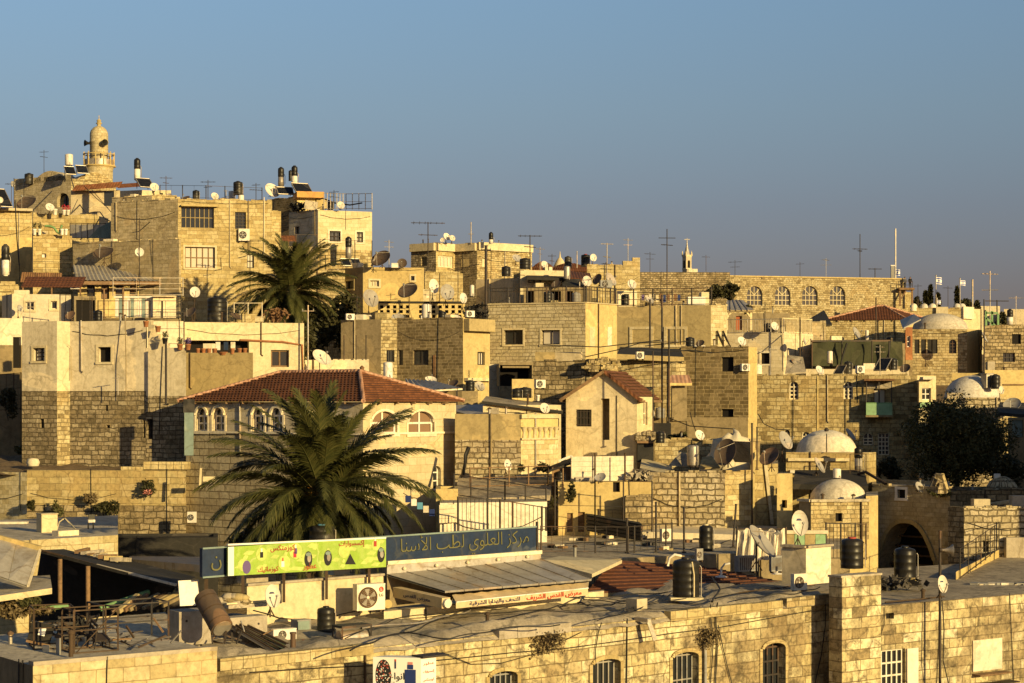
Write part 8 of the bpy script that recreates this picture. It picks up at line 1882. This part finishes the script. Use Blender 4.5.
t = thing('ruined_turret', 'broken stone stub with leaning slabs above the arch house', 'ruin', P(938,492,88)); m = MB(); [m.box(P(938+q[0],492-q[1],88), (q[2],.4,q[3]), 'rubble_brown', RZ(q[0])@Matrix.Rotation(q[4],3,'Y')) for q in ((-1,3,.55,.3,.2),(2,7,.42,.3,-.3),(-1,11,.36,.3,.5),(1,15,.22,.3,-.2),(4,5,.2,.6,.4))]; m.build('stub', t); m = MB(); m.bar(P(946,490,87.8), P(941,474,88), .2, 'plaster_olive'); m.bar(P(930,487,87.8), P(936,473,88), .06, 'iron_dark'); m.build('slab', t)
DR = H('old stone house with rubble front at the right edge', ch(964, 88, [(948, 50)], [(1050, 4)]), 508, mat='rubble_pale', fm={0:'rubble_brown'}, par=.15, roof='dirt'); DR.win(983,541,989,552,'dark',fr=None,pane='dark_room'); DR.finish()
DR.box_on(1004,537,1030,560,.35,'concrete','low_wall',1)
DR2 = H('low ribbed terrace wall behind the rubble front', ch(945, 95, [], [(1050, 4)]), 491, mat='rubble_brown', back=5, par=.1, roof='dirt'); DR2.finish()
m, c = dome(1002,497,98,17.5,20.5,'x','rubble_pale',tagit=False); t = thing('dome', 'rough stone half dome with white flue at the right edge', 'dome', c, 'domes of the old houses'); m.build('shell', t); m = MB(); m.lathe(c+Vector((-.25,0,mm(20,98)-.08)), [(.17,0),(.17,.25),(.1,.25)], 'plastic_white', 10); m.build('flue', t)
t = thing('timber_stack', 'long planks lying on the ribbed terrace at right', 'planks', P(990,505,90)); m = MB(); m.bar(P(968,508,89), P(1012,501,92), .14, 'plaster_cream'); m.bar(P(985,505,90), P(1030,509,89), .12, 'wood'); m.bar(P(975,510,88.6), P(1030,505,90), .1, 'plaster_olive'); m.build('plank', t)
# courtyard behind the right wing
slab([P(956,577,77.5), P(1050,590,76), P(1050,548,94), P(990,548,94)], 'sunlit stone yard with railing at the right edge', 'roof_grey', 'yard', .3, 'yard')
t = fence([(960,580,77),(976,568,81),(999,550,88)],1.25,1.5,'thin iron railing along the edge of the stone yard',post=1,mid=(.5,),r=.011,pr=.025)
KB3 = Bld('kerb', 'pale kerb along the edge of the stone yard', 'kerb', [(956,76.5),(999,88)], 572, bot=590, ref=0, mat='plaster_gold', back=.3, par=0).finish()
t = thing('junk_heap', 'grey junk along the front of the stone yard', 'debris', P(1005,588,75)); m = MB(); r_ = random.Random(12)
for k in range(14): m.box(P(975+k*4,586+r_.uniform(-1,1),74.5), (r_.uniform(.2,.6),.3,r_.uniform(.1,.35)), r_.choice(['galvanised','plastic_grey','concrete','tarp_grey']), RZ(r_.random()*3))
m.build('pieces', t)
t = thing('tarp_bundle', 'dark sheeting on the right wing roof below the arch', 'tarp', P(905,590,72)); m = MB(); leafball(m, P(890,583,72), (1.5,.5,.25), 120, .22, 'tarp_black', 14); m.build('folds', t)
for k,(x_,y_) in enumerate(((900,582),(913,582))): c = P(x_,y_,72.5); t = thing('brick', ['left pale brick on the right wing roof','right pale brick on the right wing roof'][k], 'brick', c); m = MB(); m.box(c+Vector((0,0,.08)), (.25,.18,.16), 'plaster_gold', RZ(k)); m.build('body', t)
# unseen houses added past the right edge to shade the tree and arch house
def shade_house(x0, x1, y0, y1, z, label):
    k = lambda x, y: (HX+x/y*F, y)
    b = H(label, [k(x0,y1), k(x0,y0), k(x1,y0)], HY-(z)*F/y0, ref=1, mat='ashlar_gold')
    c0 = HX+(x0+1.5)/y0*F
    for j in range(3): b.win(c0+j*70,HY-(z-1.5)*F/y0,c0+j*70+24,HY-(z-2.9)*F/y0,'dark',i=1)
    b.finish()
shade_house(34,47,84.5,98,4.8,'tall unseen house added past the right edge for its shade'); shade_house(34,46,75.5,84,.4,'lower unseen house added past the right edge for its shade')
# big dark tree
tree(957,442,104,54,45,'big dark evergreen tree in front of the lower right dome',ter(24,104)-.5,'leaf_mid',42000,.085,120,seed=7)
bush(890,470,112,14,16,'dark shrub in the shade left of the big evergreen','leaf_dark',900,.13); bush(1010,470,100,20,22,'dark shrub right of the big evergreen tree','leaf_dark',1300,.13); bush(940,492,92,14,6,'low dry growth at the foot of the big evergreen','leaf_mid',400,.1)
# ================================================================== more rooftop things
r_ = random.Random(77)
for px, b_, tp, Yq, lb in ((44,176,150,190,'slim aerial between the curved gable and the white cylinder'),(166,198,176,150,'aerial at the left end of the apartment roof railing'),(208,199,180,143,'aerial in the middle of the apartment roof'),(256,200,183,144,'short aerial at the right end of the apartment roof'),(334,209,190,160,'thin aerial behind the slatted roof fence'),(389,268,240,147,'aerial on the plain yellow house between its two roof dishes'),(458,303,262,140,'aerial rising among the row of dishes'),(540,270,247,153,'aerial over the cream roof rooms'),(552,270,254,158,'lower aerial over the cream roof rooms'),(628,262,238,162,'aerial on the stepped parapet house'),(650,272,252,198,'aerial on the dark skyline wall'),(706,276,255,222,'aerial at the left end of the arched hall'),(735,277,260,223,'second aerial along the arched hall'),(800,279,262,226,'third aerial along the arched hall, mid roof'),(826,279,258,228,'fourth aerial along the arched hall'),(765,333,302,149,'aerial behind the pale picket fence'),(918,309,284,186,'aerial at the left of the little domes'),(948,309,286,186,'aerial over the cream terrace blocks'),(1016,326,296,160,'aerial on the dark block house at the right edge'),(880,375,345,128,'aerial above the green balcony'),(770,375,348,125,'aerial at the left end of the golden facade'),(606,300,262,141,'aerial behind the right part of the black railing'),(520,303,268,141,'aerial behind the left part of the black railing'),(430,320,288,129,'aerial beside the striped hot water cylinder'),(357,322,295,127,'aerial by the pale boards near the tall palm'),(90,321,292,118,'aerial on the tall grey plaster house'),(30,321,300,111,'aerial at the left corner of the tall plaster house'),(245,322,300,120,'aerial on the bright terrace house')):
    k = r_.choice((1,2,2)); antenna(px,b_,tp,Yq,[(tp+2+5*j, r_.uniform(4,7.5), r_.uniform(-40,60), r_.randint(2,5)) for j in range(k)],lb,.026,r_.choice(['iron_dark','galvanised','iron_dark']))
for px, py, Yq, rr, az, el, mt, bs, lb in ((215,196,144,4,30,25,'dish_white',200,'white dish in the middle of the apartment roof'),(168,196,149,4,-20,40,'dish_grey',200,'grey dish at the left of the apartment roof railing'),(50,207,157,4.5,30,30,'dish_white',214,'white dish on the sunlit parapet below the gable'),(341,205,158,4,25,20,'dish_white',210,'white dish at the roof edge of the tall pale house'),(545,265,150,4.5,35,22,'dish_white',270,'white dish on the cream roof rooms'),(556,284,143,5,-30,35,'dish_dark',288,'dark dish leaning on the low dark rooms'),(632,284,142,5,25,20,'dish_white',291,'white dish on the white roof room'),(650,300,138,4.5,40,40,'dish_grey',305,'grey dish low on the olive plaster house'),(775,326,147,4.5,30,20,'dish_white',333,'white dish inside the pale picket fence'),(820,370,127,5,35,30,'dish_white',376,'white dish on the golden facade roof'),(905,368,127,5.5,-35,40,'dish_dark',376,'dark dish at the right end of the golden facade roof'),(742,341,118,5,30,25,'dish_white',347,'white dish on the dark block house corner'),(700,343,119,4.5,-30,45,'dish_dark',348,'dark dish on the dark block house parapet'),(650,412,110,6,35,30,'dish_grey',418,'grey dish at the left of the grey brown terrace'),(545,408,98,5.5,28,22,'dish_white',414,'white dish over the scalloped frieze'),(480,386,110,5.5,30,30,'dish_grey',391,'grey dish on the low flat roofed building'),(70,315,108,5.5,-25,40,'dish_dark',321,'dark dish on the tall grey plaster house'),(700,435,101,5.5,30,25,'dish_white',440,'white dish on the rubble terrace wall'),(920,487,93,6,40,30,'dish_grey',492,'grey dish on the shaded arch house'),(600,477,90,6,-25,45,'dish_grey',483,'grey dish behind the white corrugated screen')):
    dish(px,py,Yq,rr,az,el,lb,mt,bs)
for px, b_, Yq, w_, h_, mt, lb in ((196,199,146,7,9,'plastic_black','black drum on the left half of the apartment roof'),(98,321,112,9,11,'plastic_black','black tank on the tall grey plaster house'),(330,210,161,6,9,'plastic_black','black tank on the tall pale house'),(442,321,128,8,10,'plastic_black','black tank before the pierced screen'),(548,303,138,9,12,'plastic_black','black tank behind the black railing, left'),(576,303,139,8,11,'plastic_grey','grey tank behind the black railing, right'),(625,305,140,8,11,'plastic_black','black tank at the left of the washing line'),(768,333,151,8,10,'plastic_black','black tank behind the pale picket fence'),(690,347,121,9,10,'plastic_black','black tank on the dark block house'),(758,375,124,8,11,'plastic_white','white tank at the left end of the golden facade'),(933,329,168,7,8,'plastic_black','black drum behind the wide dome'),(660,443,100,9,12,'plastic_black','black tank by the pale stones right of the gable house'),(470,391,108,9,11,'plastic_black','black tank on the low flat roofed building'),(660,418,112,9,11,'plastic_grey','grey tank on the grey brown terrace'),(560,482,92,9,11,'plastic_black','black drum at the foot of the plank shed')):
    tank(px,b_,Yq,w_,h_,lb,mt,ribs=3)
for px, b_, Yq, w_, h_, lb in ((75,290,139,9,6,'air conditioner beside the brown tiled canopy'),(350,321,126.5,9,7,'air conditioner at the edge of the centre block roof'),(540,389,111,11,9,'air conditioner on the grey weathered wall'),(745,372,118,10,8,'air conditioner on the bright edge of the dark block house'),(860,374,126,10,8,'air conditioner on the golden facade roof'),(640,360,112,9,8,'air conditioner on the stone infill house'),(470,318,128,9,7,'air conditioner at the right end of the pierced screen')):
    acunit(px,b_,Yq,w_,h_,r_.uniform(10,35),lb)
# more loose cables on the near roofs
for k, (pp, lb) in enumerate(((((470,606),(540,600),(620,597),(668,593)),'cable along the back of the felt roof'),(((400,634),(450,640),(500,630),(560,626)),'cable wandering near the wall head left of the big weed'),(((600,600),(650,606),(700,596),(745,584)),'cable crossing behind the big black tank'),(((735,602),(770,596),(800,594),(820,588)),'cable near the end of the felt roof'),(((350,652),(380,640),(420,630),(445,616)),'cable from the shiny cylinder along the felt roof'),(((620,616),(650,600),(664,596)),'short cable at the left foot of the big black tank'),(((500,622),(560,606),(612,606),(640,597)),'slack cable in the middle of the felt roof'))): lie(pp, lb, r_.uniform(.012,.024))
def lieT(pxs, label, r=.018):
    m = MB(); d = []
    for (x0,y0),(x1,y1) in zip(pxs, pxs[1:]):
        for j in range(6): f = j/6; q = P(*onT(x0+(x1-x0)*f, y0+(y1-y0)*f)); d.append(q+Vector((0,0,.03+.02*math.sin(j))))
    m.path(d, r, 'cable_black', 5); tag(m.build('cable', None, d[0]), label, 'cable', 'cables lying on the grey terrace')
for pp, lb in ((((560,545),(620,541),(690,545)),'long cable across the grey terrace'),(((600,548),(640,540),(700,538)),'cable near the middle of the grey terrace'),(((690,550),(720,545),(735,538)),'short cable right of the terrace tank')): lieT(pp, lb)
for k in range(9):
    x_, y_ = ((560,548),(578,541),(604,545),(645,546),(662,550),(690,542),(718,548),(640,538),(612,538))[k]; q = P(*onT(x_,y_)); t = thing('rubbish', 'litter '+('by the left end of the grey terrace railing','left behind the terrace railing','in the middle of the front of the grey terrace','left of the dark tripod post','under the dark tripod post','left of the terrace tank','right of the terrace tank','at the back of the grey terrace by the white unit','at the back of the grey terrace by the louvred shed')[k], 'rubbish', q)
    m = MB()
    for j in range(4): m.box(q+Vector((r_.uniform(-.4,.4), r_.uniform(-.4,.4), .06)), (r_.uniform(.1,.5), r_.uniform(.1,.4), r_.uniform(.06,.22)), r_.choice(['concrete','plaster_white','wood','tarp_black','rust','plaster_olive']), RZ(r_.random()*3))
    m.build('pieces', t)
# scrap on the left block and the felt roof
def on_roof(px, py, z): Y = (CZ-z)*F/(py-HY); return P(px, py, Y)
for k, (x_, y_, n_, lb) in enumerate(((75,640,16,'tangle of scrap bars behind the broken chairs'),(112,646,14,'tangle of scrap bars inside the timber frame'),(150,650,9,'scrap bars left of the grey concrete block'),(225,648,12,'scrap bars and hoses under the tilted boiler'))):
    q = on_roof(x_, y_, zA if x_ < 200 else zB); t = thing('scrap_heap', lb, 'scrap', q, 'heaps of scrap metal on the near roofs')
    for j in range(n_): m = MB(); o = q+Vector((r_.uniform(-.6,.6), r_.uniform(-.4,.4), r_.uniform(.03,.5))); m.bar(o, o+Vector((r_.uniform(-.8,.8), r_.uniform(-.5,.5), r_.uniform(-.3,.4))), r_.uniform(.02,.05), r_.choice(['iron_dark','iron_rust','iron_rust','galvanised','wood'])); m.build('bar', t)
# ================================================================== sky, sun, camera
SUN_AZ, SUN_EL = 40.0, 13.0            # degrees to the right of straight behind the viewer, and above the horizon
a, e = math.radians(SUN_AZ), math.radians(SUN_EL)
sd = Vector((math.sin(a)*math.cos(e), -math.cos(a)*math.cos(e), math.sin(e)))   # towards the sun
ld = bpy.data.lights.new('sun', 'SUN'); ld.energy = 5.0; ld.angle = math.radians(.5); ld.color = (1.0, .745, .325)
lo = bpy.data.objects.new('sun', ld); COL.objects.link(lo); lo.location = sd*200; lo.rotation_euler = sd.to_track_quat('Z', 'Y').to_euler()
w = bpy.data.worlds.new('World'); SC.world = w; w.use_nodes = True; nt = w.node_tree
sk = nt.nodes.new('ShaderNodeTexSky'); sk.sky_type = 'NISHITA'; sk.sun_disc = False; sk.sun_elevation = e
sk.sun_rotation = math.atan2(sd.x, sd.y); sk.air_density = 1.0; sk.dust_density = 1.5; sk.ozone_density = 1.0; sk.altitude = 700
# dusk haze low in the sky: greyer and a little mauve towards the horizon
tc = nt.nodes.new('ShaderNodeTexCoord'); sp = nd(nt, 'ShaderNodeSeparateXYZ', {0: tc.outputs['Generated']})
tint = ramp(nt, sp.outputs[2], [(0.0, (.50,.39,.50)), (.055, (.60,.485,.62)), (.1, (.74,.67,.80)), (.15, (.95,.96,1.05)), (.21, (1.15,1.26,1.38)), (.5, (.95,.97,1.06))])
nt.links.new(mult(nt, sk.outputs[0], tint), nt.nodes['Background'].inputs[0]); nt.nodes['Background'].inputs[1].default_value = .054
cd = bpy.data.cameras.new('camera'); cam = bpy.data.objects.new('camera', cd); COL.objects.link(cam); SC.camera = cam
cam.location = (0, 0, CZ); cam.rotation_euler = (PI/2, 0, 0)
cd.sensor_width = 36; cd.lens = 36*F/1024; cd.shift_y = (HY-341.5)/1024; cd.clip_start = .5; cd.clip_end = 20000
vs = SC.view_settings; vs.view_transform = 'Standard'; vs.look = 'None'; vs.gamma = 1; vs.use_curve_mapping = False; vs.exposure = .5
